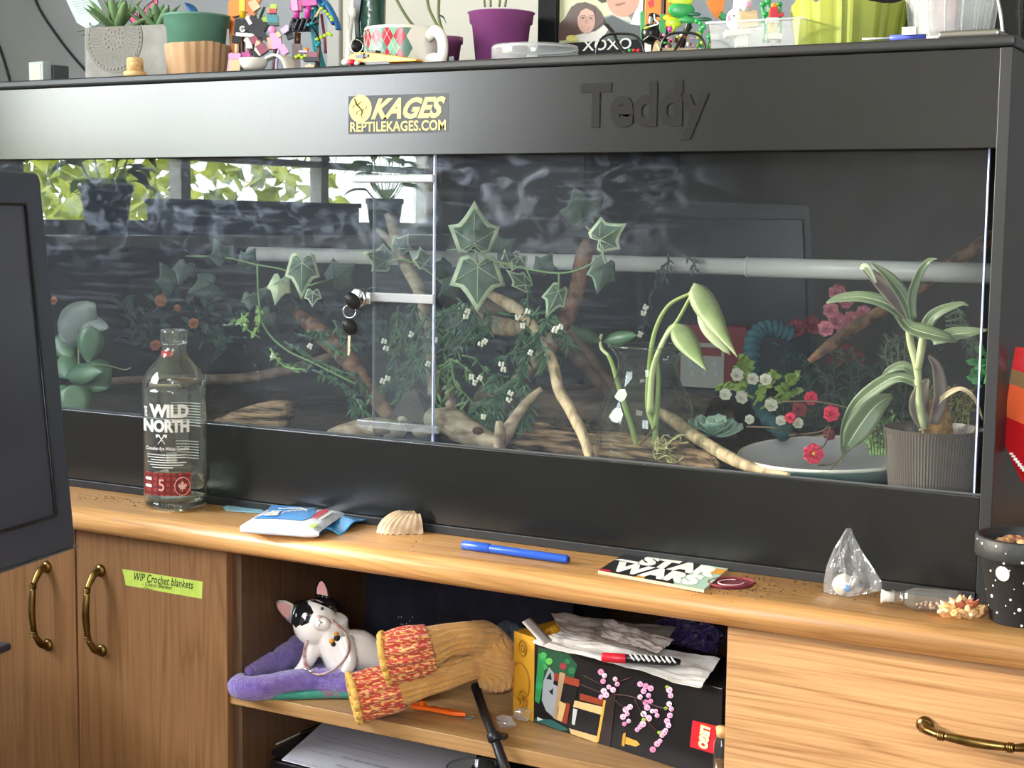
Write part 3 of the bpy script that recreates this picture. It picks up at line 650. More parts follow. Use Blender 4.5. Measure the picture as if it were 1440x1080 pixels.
# orange bird on a yellow post
Y = .12; t = thing('toy_bird', 'orange toy-brick bird on a yellow post behind the black brick whale', 'toy', AT(345, Y, TZ))
brick(t, 'orange', 334, 12, 18, 22, Y, .02, .2); brick(t, 'orange', 353, 6, 22, 26, Y, .016, -.35, name='wing'); brick(t, 'salmon', 353, 22, 10, 20, Y, .012, -.5, name='wing'); brick(t, 'tan', 358, 8, 12, 14, Y-.01, .01, .6, name='wing')
brick(t, 'yellow', 341, 6, 8, 20, Y-.014, .008, 0, name='body'); bar(t, 'yellow', [(341, 0), (341, 26)], Y-.012, .0045, 'post'); bar(t, 'blue', [(340, 24), (339, 34)], Y-.012, .0036, 'post'); bar(t, 'brown', [(341, 34), (340, 70), (340, 104)], Y-.008, .0045, 'post'); brick(t, 'black', 333, 56, 12, 9, Y-.01, .012)
brick(t, 'orange', 328, 45, 10, 80, Y+.02, .01, .03, name='wing', stud=False)
# black whale
Y = .075; t = thing('toy_whale', 'black and white toy-brick whale with a round white eye, right of the orange bird', 'toy', AT(352, Y, TZ))
brick(t, 'black', 342, 39, 22, 20, Y, .016, -.1, name='head'); brick(t, 'black', 361, 38, 26, 22, Y, .018, -.5, name='body'); brick(t, 'black', 370, 49, 26, 8, Y, .01, -.75, name='tail', stud=False); brick(t, 'black', 364, 55, 10, 14, Y+.003, .012, -.3, name='fin', stud=False)
brick(t, 'white', 350, 29, 5, 12, Y-.012, .005, .5, name='stripe', stud=False); brick(t, 'white', 345, 49, 26, 5, Y-.009, .005, -.05, name='belly', stud=False)
mb = MB(); P = PY(341.5, 41, Y-.0095); s = SC_(P)
mb.lathe([(4.4*s, 0), (4.4*s, .002), (2.6*s, .002), (2.6*s, 0)], P, 16, axis=-AW); mb.build('eye', B['white'], t)
mb = MB(); P = PY(333, 31, Y-.008); mb.lathe([(2.4*s, 0), (2.4*s, .002), (1.2*s, .002), (1.2*s, 0)], P, 16, axis=-AW); mb.build('ring', B['salmon'], t)
bar(t, 'brown', [(357, 52), (352, 75), (348, 108)], Y+.01, .004, 'post')
for c, x, y, w_, h_, tl in (('white', 349, 59, 7, 10, .7), ('dred', 358, 57, 11, 9, .5), ('white', 351, 65, 8, 7, 0), ('tan', 363, 62, 6, 8, -.4), ('dred', 369, 69, 12, 14, .6), ('white', 364, 73, 6, 12, .7), ('black', 360, 76, 8, 12, .5), ('magenta', 347, 78, 12, 8, .3)): brick(t, c, x, y, w_, h_, Y-.004, .012, tl)
# pink flamingo
Y = .08; t = thing('toy_flamingo', 'pink toy-brick flamingo between the black whale and the magenta parrot', 'toy', AT(390, Y, TZ))
blob(t, 'pink', 383, 42, 12, 12, Y); brick(t, 'pink', 389, 58, 14, 22, Y, .014, .15, name='body'); brick(t, 'salmon', 381, 61, 8, 16, Y, .012, .15, name='wing', stud=False); brick(t, 'tan', 392, 49, 6, 7, Y-.004, .008, .5); brick(t, 'pink', 399, 70, 10, 14, Y, .01, .5, name='tail'); bar(t, 'lav', [(394, 66), (390, 80), (388, 108)], Y, .0024, 'leg'); bar(t, 'lav', [(400, 72), (402, 84), (402, 108)], Y, .0024, 'leg')
# little bird with a red face
Y = .13; t = thing('toy_bird', 'small teal and lime toy-brick bird with a red face above the flamingo', 'toy', AT(384, Y, TZ))
brick(t, 'teal', 384, 27, 15, 10, Y, .014, name='body'); brick(t, 'red', 384, 16, 9, 6, Y-.003, .012, stud=False, name='face'); brick(t, 'lime', 385, 10, 9, 6, Y, .012, name='crest'); brick(t, 'tan', 378, 15, 4, 8, Y, .01, stud=False, name='wing'); brick(t, 'dgreen', 384, 34, 16, 4, Y, .014, stud=False, name='foot'); brick(t, 'lime', 373, 30, 8, 10, Y+.004, .01, .3, name='leaf')
bar(t, 'brown', [(384, 35), (388, 60), (384, 108)], Y, .0035, 'post'); bar(t, 'dgreen', [(372, 10), (366, 26), (368, 34)], Y, .002, 'twig')
# magenta parrot on its perch
Y = .10; t = thing('toy_parrot', 'magenta toy-brick parrot with long blue tail on a black clawed perch', 'toy', AT(422, Y, TZ))
brick(t, 'magenta', 418, 6, 16, 18, Y, .022, -.15, name='body'); brick(t, 'pink', 414, 5, 9, 20, Y-.014, .006, .1, name='wing', stud=False); brick(t, 'magenta', 436, 2, 20, 14, Y, .022, .1, name='body')
bar(t, 'magenta', [(418, 12), (417, 26)], Y-.006, .0042, 'leg'); bar(t, 'magenta', [(434, 6), (432, 26)], Y-.006, .0042, 'leg')
for k, x in enumerate((411, 418, 425, 432)): bar(t, 'black', [(x+3, 26), (x, 34), (x-3, 42)], Y-.01, .0036, 'claw')
brick(t, 'black', 424, 38, 26, 12, Y, .016, .05, name='perch', stud=False); brick(t, 'black', 441, 32, 14, 5, Y, .012, .25, name='perch', stud=False); brick(t, 'lav', 402, 42, 13, 8, Y-.01, .012, .6)
bar(t, 'brown', [(419, 46), (418, 66)], Y, .0045, 'trunk'); brick(t, 'brown', 418, 80, 12, 34, Y, .02, name='trunk'); brick(t, 'black', 408, 50, 10, 10, Y+.004, .01, .3, name='branch', stud=False)
for pts, c in (([(450, -4), (462, 8), (474, 32), (476, 42)], 'blue'), ([(446, -4), (458, 16), (470, 34)], 'blue'), ([(446, 10), (444, 40), (448, 70), (456, 99)], 'teal'), ([(441, 14), (441, 46), (446, 80), (451, 99)], 'teal')):
    bar(t, c, pts, Y+.01, .0075, 'tail_feather', 6, .35)
bar(t, 'dred', [(452, 20), (456, 50), (458, 75)], Y+.016, .002, 'tail_feather')
# flowering twig
Y = .075; t = thing('toy_flower', 'lime and teal toy-brick flowering twig right of the parrot perch', 'toy', AT(447, Y, TZ))
bar(t, 'black', [(436, 34), (443, 26), (450, 12)], Y, .0022); bar(t, 'black', [(440, 40), (446, 50), (450, 62)], Y, .0022); bar(t, 'tan', [(444, 24), (451, 12)], Y-.002, .0018)
for i, (x, y) in enumerate(((452, 12), (457, 16), (461, 20), (465, 24), (467, 28), (446, 55), (452, 52), (457, 50), (462, 47), (465, 49))): blob(t, 'lime', x, y, 6, 5, Y-.003, 'bud')
for x, y in ((434, 35), (439, 33), (449, 60), (447, 63), (455, 6)): blob(t, 'teal', x, y, 6, 5, Y-.004, 'bud')
bar(t, 'brown', [(449, 64), (448, 90), (447, 108)], Y+.004, .0022)
# little garden base
Y = .06; t = thing('toy_garden', 'small toy-brick garden base with an orange stud behind the white spoon rest', 'toy', AT(430, Y, TZ))
brick(t, 'brown', 428, 90, 22, 20, Y+.01, .03, name='base'); brick(t, 'grey', 434, 92, 20, 14, Y, .02, name='base'); brick(t, 'dred', 440, 78, 14, 7, Y, .02); brick(t, 'black', 438, 84, 20, 6, Y-.004, .02); brick(t, 'lav', 427, 73, 12, 3, Y, .014, stud=False); blob(t, 'orange', 431, 70, 7, 6, Y, 'flower')
for x, y in ((417, 80), (421, 78), (425, 81), (430, 79)): blob(t, 'lime', x, y, 6, 5, Y-.012, 'flower')
brick(t, 'tan', 436, 94, 12, 5, Y-.014, .008)
# pink and cream block tower
Y = .045; t = thing('toy_figure', 'pink and cream toy-brick figure left of the spoon rest bowl', 'toy', AT(332, Y, TZ))
brick(t, 'pink', 331, 80, 17, 8, Y, .014, name='roof'); brick(t, 'tan', 331, 94, 15, 24, Y, .013, name='body', stud=False); bar(t, 'tan', [(333, 62), (333, 78)], Y, .0028, 'neck'); brick(t, 'pink', 324, 92, 6, 26, Y+.008, .01, -.15, name='side', stud=False); brick(t, 'magenta', 347, 79, 11, 8, Y+.01, .01, .5)
brick(t, 'brown', 345, 90, 14, 24, Y+.02, .012, name='body')
# spoon rest
Y = .035; P = AT(357, Y, TZ); s = SC_(P); t = thing('spoon_rest', 'white ceramic spoon rest with a bowl and arched handle on the tank top', 'spoon rest', P); M_cer = mat('white_ceramic', '#ece7dc', .18, spec=.6)
mb = MB(); b = P; mb.lathe([(0, .003), (13*s, .003), (19*s, 10*s), (21.5*s, 20*s), (20.5*s, 21*s), (17*s, 11*s), (10*s, 5*s), (0, 4*s)], b, 32); mb.build('bowl', M_cer, t, sub=1)
q = bez([PY(364, 86, Y), PY(378, 77, Y), PY(388, 76, Y+.003), PY(398, 84, Y+.003), PY(404, 104, Y+.003)], 6)
def fn(u, v):
    i = u*(len(q)-1); k = min(int(i), len(q)-2); p = q[k].lerp(q[k+1], i-k); wd = (.008+.022*min(1, u*1.3))
    return p+(AW*.8+RT*.55).normalized()*wd*v
mb = MB(); mb.grid(fn, 24, 4, .0035); mb.build('handle', M_cer, t)
# mug
Y = .085; P = AT(566, Y, TZ); s = SC_(P); R_ = 54*s; H_ = HT(566, 33, .035)
MUG = thing('mug', 'wide white mug with a red and green argyle pattern on the tank top', 'mug', P)
mb = MB(); mb.lathe([(0, 0), (R_*.9, 0), (R_*.95, .003), (R_*.98, .02), (R_, H_-.002), (R_-.001, H_), (R_-.004, H_), (R_-.005, H_-.01), (R_*.88, .006), (0, .006)], P, 64); body = mb.build('body', M_cer, MUG)
hd = RT*.72-AW*.70; hd = V((hd.x, hd.y, 0)).normalized(); up = UPV
hq = bez([P+hd*(R_-.002)+up*(H_-.014), P+hd*(R_+.014)+up*(H_-.008), P+hd*(R_+.027)+up*(H_-.022), P+hd*(R_+.025)+up*(H_-.046), P+hd*(R_+.010)+up*.012, P+hd*(R_-.003)+up*.010], 7)
mb = MB(); mb.tube(hq, .0062, 12, flat=1.35); mb.build('handle', M_cer, MUG)
M_gr1 = mat('argyle_mint', '#8fc4a4', .25); M_gr2 = mat('argyle_green', '#5f8a78', .25); M_rd = mat('argyle_red', '#bd3244', .25)
a0 = math.atan2(-AW.y, -AW.x)
def cyl(a, z, e=.0004): r = R_*(.98+.02*(z-.02)/(H_-.02))+e; return P+V((math.cos(a)*r, math.sin(a)*r, z))
nn = 9; da = .168; hz = .031
M_by = {0: M_rd, 1: M_gr1, 2: M_rd, 3: M_gr2}
for i in range(-nn, nn+1):
    ang = a0+i*da
    if math.cos(ang-math.atan2(hd.y, hd.x)) > .86: continue
    for j in range(-1, 6):
        if (i+j) % 2: continue
        zc = .010+j*hz/2
        m_ = M_rd if j % 2 == 0 else (M_gr1 if ((i+1)//2) % 2 == 0 else M_gr2)
        pts = []
        N_ = 6
        def clampz(z): return max(.004, min(H_-.004, z))
        mbq = MB(); hh = hz*.5; aa = da*1.0
        for k in range(N_):
            for l_ in range(N_):
                def dd(u, v): return cyl(ang+aa*(u-v)*1.0, clampz(zc+hh*(u+v-1)))
                u0, v0, u1, v1 = k/N_, l_/N_, (k+1)/N_, (l_+1)/N_
                if clampz(zc+hh*(u0+v0-1)) >= H_-.0041 or clampz(zc+hh*(u1+v1-1)) <= .0041: continue
                mbq._a([dd(u0, v0), dd(u0, v1), dd(u1, v1), dd(u1, v0)][::-1], [(0, 1, 2, 3)])
        if mbq.v: mbq.build('argyle_diamond', m_, body)
for i in range(-nn, nn+1):
    ang = a0+i*da*2+da
    for sg in (-1, 1):
        pts = [cyl(ang+sg*da*(q/12-.5)*2*(H_-.012)/hz*1.0, .006+(H_-.012)*q/12, .0006) for q in range(13)]
        if any(math.cos(math.atan2((p-P).y, (p-P).x)-math.atan2(hd.y, hd.x)) > .9 for p in pts): continue
        mb = MB(); mb.tube(pts, .0004, 4, caps=False); mb.build('argyle_line', M_cer, body)
# box cutter
Y = .012; t = thing('box_cutter', 'orange-yellow box cutter lying in front of the argyle mug', 'knife', PY(530, 96, Y)); M_cut = mat('cutter_orange', '#f0a02c', .35)
zb = TZ+.0002
a = AT(490, .02, zb+.006); b = AT(590, -.0, zb+.003)
ax = (b-a).normalized(); M = frame(AT(489, .015, zb), V((ax.x, ax.y, 0)), z=UPV); L_ = (AT(588, .0, zb)-AT(489, .015, zb)).length
mb = MB(); mb.M = M; mb.prism([(0, 0, .004), (.003, 0, .016), (.018, 0, .019), (.05, 0, .016), (L_, 0, .004), (L_, 0, .001), (.012, 0, .004)], (0, .014, 0)); mb.build('body', M_cut, t, bevel=.001)
mb = MB(); mb.M = M; mb.prism([(.014, -.0012, .0), (.08, -.0012, .0), (.07, -.0012, .004), (.012, -.0012, .005)], (0, .016, 0)); mb.build('grip', M_blk, t)
mb = MB(); mb.M = M; mb.box((.017, -.002, .011), (.039, 0, .0145)); mb.box((.026, -.003, .0095), (.032, 0, .016)); mb.build('slider', M_blk, t); mb = MB(); mb.M = M; mb.box((.034, .002, .0165), (.05, .012, .0195)); mb.build('blade_lock', M_blk, t, bevel=.0006)
# beads
for x, y, c, r, lab in ((486, 93, 'white', 5.5, 'white bead beside the tip of the box cutter'), (495, 94, 'red', 5, 'red bead under the tip of the box cutter'), (502, 96, 'white', 3.5, 'small white bead below the box cutter')):
    P = AT(x, .004, TZ+r*S(0, AT(x, 0, TZ))); mb = MB(); mb.ball(P, r*SC_(P), 14, 9, (1.2, 1, .9)); o = mb.build('bead', B[c]); tag(o, lab, 'bead')
# round dark charm with wire ring, white figurine, dark green glass, stems
Y = .06; P = PY(507, 64, Y); s = SC_(P); t = thing('charm', 'dark round disc with a wire ring leaning against the left side of the mug', 'charm', AT(507, Y, TZ))
mb = MB(); mb.lathe([(0, -.002), (11*s, -.002), (12*s, 0), (11*s, .002), (0, .002)], P, 28, axis=-AW+RT*.8, sy=1.3); mb.build('disc', M_blk, t)
mb = MB(); c = PY(501, 65, Y-.008); mb.tube([c+(RT*math.cos(a)+UPV*math.sin(a))*9*s for a in [k*PI/12 for k in range(24)]], .0006, 6, closed=True); mb.build('ring', M_chrome, t)
mb = MB(); mb.box(AT(498, Y, TZ)-V((.012, .004, 0)), AT(507, Y, TZ)+V((.012, .01, .013))); mb.build('stand', M_blk, t, bevel=.002)
t = thing('figurine', 'tall slim white figurine standing left of the mug', 'figurine', AT(491, .13, TZ)); mb = MB(); Y = .13; mb.tube(bez([AT(491, Y, TZ), PY(492, 70, Y), PY(491, 50, Y), PY(494, 32, Y), PY(496, 12, Y), PY(497, -8, Y)], 4), [.009, .0088, .0085, .008, .0075, .006, .0052, .005, .005, .0048, .0045, .0042, .004, .004, .0038, .0038, .0036, .0034, .003, .003, .003], 10, flat=.7); mb.build('body', M_cer, t)
mb = MB(); mb.ball(PY(495, 18, Y), .0065, 10, 8, (1, .8, 1.5)); mb.build('arm', M_cer, t)
t = thing('bottle', 'dark green crinkled bottle standing behind the left side of the mug', 'bottle', AT(520, .2, TZ)); P = AT(520, .2, TZ); s = SC_(P)
M_dgl = mat('dark_green_glass', '#234a3e', .15, col2='#3c6b5c', scale=40, spec=.9, bump=.6, bscale=60)
mb = MB(); mb.lathe([(0, 0), (20*s, 0), (21*s, .01), (20*s, .05), (22*s, .09), (23*s, .15), (14*s, .19), (8*s, .21), (8*s, .25), (0, .25)], P, 20); mb.build('body', M_dgl, t)
mb = MB(); poly(mb, [(497, -2), (508, -2), (504, 30), (506, 60), (502, 50), (498, 20)], .17, .004); mb.build('tag', M_blk, t)
t = thing('potted_plant', 'small purple pot with two bare stems behind the right side of the mug', 'plant', AT(630, .2, TZ)); P = AT(628, .2, TZ); s = SC_(P)
Hs = HT(628, 50, .18)
M_pur = mat('purple_plastic', '#7d4468', .4, col2='#8a4c74', scale=10)
mb = MB(); mb.lathe([(0, 0), (14*s, 0), (20*s, Hs-10*s), (22.5*s, Hs-9*s), (23*s, Hs), (21*s, Hs), (20*s, Hs-8*s), (0, Hs-8*s)], P, 32); mb.build('pot', M_pur, t)
M_stem = mat('stem_green', '#6f7a4c', .6)
for q in ([(632, 64), (618, 30), (617, -5)], [(628, 62), (616, 38), (604, 14), (600, -5)], [(620, 60), (596, 50), (575, 28), (560, 4), (556, -6)]):
    mb = MB(); mb.tube(bez([PY(x, y, .2) for x, y in q], 6), .0022, 7); mb.build('stem', M_stem, t)
mb = MB(); leaf_blade(mb, PY(617, 22, .2), RT*.7-UPV*.2, UPV, .016, .014, .5); mb.build('leaf', M_dgl, t)
mb = MB(); poly(mb, [(631, 80), (638, 79), (639, 88), (631, 89)], .2-22*s, .0003); mb.build('sticker', mat('white_card', ''), t)
# large purple pot
Y = .15; P = AT(704, Y, TZ); s = SC_(P); t = thing('potted_plant', 'large magenta purple plastic pot with thin green stems left of the photo frame', 'plant', P); M_mag = mat('magenta_pot', '#8d4a80', .38, col2='#9a5590', scale=12)
H2 = HT(704, 12, .11)
mb = MB(); mb.lathe([(0, 0), (34*s, 0), (41*s, H2-16*s), (44*s, H2-15*s), (45.5*s, H2-2*s), (47.5*s, H2-1*s), (47.5*s, H2), (44*s, H2), (42*s, H2-15*s), (0, H2-14*s)], P, 44); mb.build('pot', M_mag, t)
for x, tx in ((682, 678), (690, 690), (702, 706), (710, 716)):
    mb = MB(); mb.tube(bez([PY(x, 10, Y), PY((x+tx)/2, -12, Y), PY(tx, -60, Y)], 5), .0016, 6); mb.build('stem', M_stem, t)
# plastic lid
Y = .05; P = AT(752, Y+.02, TZ); s = SC_(P); t = thing('clear_cover', 'clear round plastic tub cover lying in front of the photo frame', 'lid', P)
r = 61*s; mb = MB(); mb.lathe_open([(0, .018), (r*.9, .018), (r*.92, .0215), (r*.98, .0215), (r, .019), (r, .001), (r*.985, 0)], c=P, n=64); mb.build('disc', M_clear, t)
mb = MB(); mb.tube([P+V((math.cos(a)*r, math.sin(a)*r, .0012)) for a in [k*2*PI/48 for k in range(48)]], .001, 6, closed=True); mb.build('rim', mat('clear_rim', '#dfe3e4', .25, alpha=.6), t)
mb = MB(); mb.tube([P+V((math.cos(a)*r*.955, math.sin(a)*r*.955, .0185)) for a in [k*2*PI/48 for k in range(48)]], .0014, 6, closed=True); mb.build('rim', mat('clear_rim', ''), t)
# ------------------------------------------------------------ photo frame
Y = .20; FRM = thing('photo_frame', 'black photo frame with a couple photo and XOXO lettering', 'photo frame', AT(850, Y, TZ)); M_frm = mat('black_frame', '#101113', .5, spec=.2)
z0 = TZ; a = AT(755, Y, TZ).x; b = AT(930, Y, TZ).x; ia = PY(782, 30, Y).x; zb = PY(850, 57.5, Y).z; ib = b-(ia-a)
mb = MB(); zt = zb+.20
for q in (((a, Y, z0), (ia, Y+.02, zt+.03)), ((ib, Y, z0), (b, Y+.02, zt+.03)), ((ia, Y, z0), (ib, Y+.02, zb)), ((ia, Y, zt), (ib, Y+.02, zt+.03))): mb.box(*q)
mb.build('frame', M_frm, FRM, bevel=.0012)
mb = MB(); mb.box((ia, Y+.010, zb), (ib, Y+.012, zt)); ph = mb.build('photo', mat('photo_paper', '#c9cba6', .35), FRM)
def flat(col, pts, lay, name='photo_shape'):
    mb = MB(); mb.prism([PY(x, y, Y+.0098-lay*.0003) for x, y in pts], (0, .0002, 0)); return mb.build(name, mat('print_'+col, '#'+col, .35), ph)
def ell(cx, cy, rx, ry, n=20, rot=0): return [(cx+rx*math.cos(a)*math.cos(rot)-ry*math.sin(a)*math.sin(rot), cy+rx*math.cos(a)*math.sin(rot)+ry*math.sin(a)*math.cos(rot)) for a in [2*PI*k/n for k in range(n)]]
flat('8f8f8c', [(783, 57), (783, 44), (800, 40), (840, 26), (900, 10), (912, 20), (912, 57)], 0, 'shirt')
flat('565a5c', [(845, 57), (850, 26), (862, 22), (885, 34), (908, 30), (908, 57)], 1, 'shirt')
flat('d8d4cc', [(792, 57), (808, 48), (838, 44), (852, 33), (856, 40), (846, 57)], 2, 'sleeve')
flat('e4e1dc', [(886, 34), (892, 18), (896, -6), (912, -6), (912, 20), (902, 36)], 2, 'hood'); flat('c9c5bd', [(852, 14), (864, 22), (876, 28), (888, 32), (886, 25), (872, 14)], 3, 'collar')
flat('c99a84', ell(876, -3, 23, 27, 24), 4, 'face'); flat('9c6a5a', [(864, 6), (878, 3), (880, 5), (868, 9)], 5, 'mouth'); flat('3a2e2c', [(832, -6), (846, 4), (852, 2), (850, -6)], 5, 'glasses')
flat('5d4a44', [(783, 50), (784, 36), (794, 26), (803, 10), (812, 4), (824, 3), (836, 8), (845, 18), (850, 30), (842, 38), (832, 44), (806, 50), (796, 56), (784, 57)], 6, 'hair')
flat('c89f8e', ell(824.5, 28.5, 12.5, 18.5, 24), 7, 'face'); flat('5d4a44', [(812, 24), (814, 12), (824, 8), (836, 12), (838, 26), (834, 16), (824, 11.5), (817, 15)], 8, 'hair')
flat('b56a66', [(818, 38.5), (823, 37.6), (829, 38.6), (828, 41), (820, 41)], 8, 'mouth'); flat('e8e0da', [(819, 38.8), (828, 38.8), (827, 40), (820, 40)], 9, 'teeth')
for x in (819.5, 831): flat('4a3c38', ell(x, 25.4, 2.6, 1.2, 10), 8, 'eye'); flat('4a3c38', [(x-3.5, 22), (x+3.5, 21.2), (x+3, 22), (x-3, 22.8)], 8, 'brow')
flat('b98876', [(824, 26), (826.5, 33), (822.5, 33)], 8, 'nose')
mb = MB()
for x in (819.5, 831.5): mb.tube([PY(px, py, Y+.0068) for px, py in ell(x, 26, 5.2, 3.9, 18)], .00022, 4, closed=True)
mb.build('spectacles', mat('print_glasses', '#b8a08a', .4), ph)
flat('d9cf7c', ell(804, 54, 8, 5, 16), 9, 'toy')
mb = MB(); M_sil = mat('silver_letters', '#dcdcd8', .3)
a_ = PY(819, 71.5, Y-.0002); b_2 = PY(846, 70, Y-.0002); c_ = PY(840, 57, Y-.0002)
def lt(s_, x0, x1, yb, yt):
    A = PY(x0, yb, Y-.0003); Bq = PY(x1, yb-.6, Y-.0003); text(s_, A, (Bq.x-A.x, 0, 0), (0, 0, PY(x0, yt, Y).z-A.z), M_sil, 'lettering', FRM, ext=.0006, off=.01)
lt('XOXO', 819, 888, 72, 56.5)
# ------------------------------------------------------------ glasses
Y = .018; t = thing('eyeglasses', 'black wire-rimmed eyeglasses resting upside down in front of the photo frame', 'glasses', AT(915, Y, TZ)); M_rim = mat('black_rim', '#191819', .25)
def arch(x0, x1, yb, yt, n=16):
    out = []
    for k in range(n+1):
        a = PI-PI*k/n; out.append(((x0+x1)/2+(x1-x0)/2*math.copysign(abs(math.cos(a))**.62, math.cos(a)), yb-(yb-yt)*math.sin(a)**.75))
    return out
for (x0, x1, yb, yt) in ((838, 906, 84, 47), (929, 992, 76, 46)):
    p = [PY(x, y, Y) for x, y in arch(x0, x1, yb, yt)]
    mb = MB(); mb.tube(p, .0016, 8); mb.build('rim', M_rim, t)
    mb = MB(); mb._a(p, [tuple(range(len(p)))], False); mb.build('lens', glass('lens_glass', '#f6f8f7', 1.5), t)
mb = MB(); mb.tube(bez([PY(904, 58, Y), PY(916, 50, Y-.003), PY(930, 58, Y)], 6), .0013, 8); mb.build('bridge', M_rim, t)
for p in ([(838, 82), (838, 70), (842, 60, .0)], ): pass
for pts in ([(853, 34), (862, 46), (870, 62), (886, 84)], [(970, 38), (962, 50), (954, 62), (946, 76)]):
    mb = MB(); q = bez([PY(x, y, Y+.05-.045*k/3) for k, (x, y) in enumerate(pts)], 5); mb.tube(q, lerpr(.0038, .0016, len(q)), 8, flat=.6); mb.build('temple', M_rim, t)
mb = MB(); mb.ball(PY(838, 83, Y), .003, 8, 6, (1, 1, .8)); mb.ball(PY(993, 74, Y), .003, 8, 6); mb.build('hinge', M_rim, t)
# ------------------------------------------------------------ penguin-like bird figure
Y = .035; t = thing('toy_penguin', 'black toy penguin figure with white legs between the lenses of the eyeglasses', 'toy', AT(917, Y, TZ))
blob(t, 'black', 915, 48, 27, 31, Y, 'body'); blob(t, 'black', 917, 25, 12, 14, Y, 'head'); bar(t, 'black', [(920, 21), (928, 23)], Y-.004, (.0025, .0006), 'beak'); blob(t, 'grey', 915, 29, 7, 12, Y-.005, 'cheek')
bar(t, 'white', [(920, 20), (921, 28), (926, 33), (912, 38)], Y-.012, .001, 'strap'); blob(t, 'lime', 909, 39, 8, 4, Y-.014, 'badge', tilt=.3)
brick(t, 'white', 911, 68, 8, 22, Y, .009, name='leg', stud=False); brick(t, 'tan', 923, 66, 8, 22, Y+.002, .009, -.2, name='leg', stud=False); brick(t, 'white', 909, 77, 12, 4, Y-.003, .014, name='foot', stud=False); bar(t, 'tan', [(924, 60), (930, 76)], Y-.004, .0018, 'staff')
# orange and green brick bloom
Y = .09; t = thing('toy_plant', 'tall orange toy-brick bloom with green leaves behind the eyeglasses', 'toy', AT(945, Y, TZ))
for x, y, w_, h_, c, tl in ((914, 18, 14, 50, 'orange', 0), (926, 12, 13, 36, 'orange', 0), (910, 24, 5, 26, 'yellow', 0), (941, 18, 9, 42, 'orange', 0), (919, 4, 16, 8, 'red', .5), (945, 0, 12, 10, 'lime', 0), (932, 34, 9, 26, 'green', 0), (904, 38, 6, 40, 'green', .05), (931, 20, 4, 60, 'brown', 0)): brick(t, c, x, y, w_, h_, Y, .012, tl, stud=y > 5)
for x, y, w_, h_, c in ((958, 14, 38, 22, 'green'), (960, 2, 30, 12, 'lime'), (948, 32, 24, 15, 'lime'), (968, 28, 26, 10, 'green'), (940, 25, 16, 8, 'yellow'), (977, 20, 18, 6, 'dgreen'), (990, 27, 22, 6, 'dgreen')): blob(t, c, x, y, w_, h_, Y-.01, 'leaf', .35)
bar(t, 'black', [(970, 22), (968, 36), (962, 52), (955, 80)], Y-.004, .004); blob(t, 'magenta', 942, 41, 7, 9, Y-.014, 'flower'); bar(t, 'lime', [(949, 36), (945, 45)], Y-.012, .0022)
# brick flower bed
Y = .06; t = thing('toy_garden', 'low toy-brick flower bed of tiny pink and green blooms behind the right lens', 'toy', AT(960, Y, TZ)); R2 = random.Random(5)
brick(t, 'tan', 958, 73, 66, 7, Y+.006, .03, name='base')
for k in range(46): blob(t, R2.choice(['green', 'green', 'pink', 'white', 'lime', 'dred', 'brown', 'tan']), R2.uniform(930, 1000), R2.uniform(46, 70), R2.uniform(4, 7), R2.uniform(4, 7), Y+R2.uniform(-.012, .02), 'flower')
for x, y in ((985, 33), (990, 38), (986, 42), (997, 52), (980, 30)): blob(t, 'green', x, y, 7, 7, Y-.006, 'leaf')
bar(t, 'green', [(988, 42), (984, 60), (980, 74)], Y, .0016); bar(t, 'green', [(998, 44), (996, 60), (992, 74)], Y, .0016)
for x in (892, 898, 886): blob(t, 'red' if x > 890 else 'green', x, 71, 6, 5, Y+.01, 'flower')
# orange tulip
Y = .14; t = thing('toy_tulip', 'orange toy-brick tulip leaning left of the white brick rabbit', 'toy', AT(1015, Y, TZ))
for x, y, tl in ((1002, 9, .5), (1008, 8, .2), (1013, 7, -.1), (1006, 16, .6)): brick(t, 'orange', x, y, 9, 20, Y+.004*(x-1008)/5, .008, tl, name='petal', stud=False)
brick(t, 'green', 1016, 23, 9, 8, Y, .008, -.7, name='calyx', stud=False); bar(t, 'green', [(1016, 22), (1026, 40), (1030, 70)], Y, .002)
# plastic tray
Y = .03; P = AT(1053, Y, TZ); t = thing('plastic_tray', 'shallow clear plastic tray beneath the white brick rabbit', 'tray', P)
a = AT(996, Y, TZ); b = AT(1124, Y, TZ); h = .034; q = [a, b, b+V((0, .07, 0)), a+V((0, .07, 0))]; e = .004
mb = MB(); t0 = [p+V((0, 0, .001)) for p in q]; cc = sum(q, V())/4; lo = [cc+(p-cc)*.94+V((0, 0, .001)) for p in q]; hi = [p+V((0, 0, h)) for p in q]; out = [cc+(p-cc)*1.05+V((0, 0, h)) for p in q]
mb._a(lo+hi+out, [(0, 3, 2, 1)]+[(i, (i+1) % 4, (i+1) % 4+4, i+4) for i in range(4)]+[(i+4, (i+1) % 4+4, (i+1) % 4+8, i+8) for i in range(4)], False); mb.build('shell', M_clear, t)
mb = MB(); mb.tube(out, .0012, 6, closed=True); mb.build('rim', mat('clear_rim', ''), t)
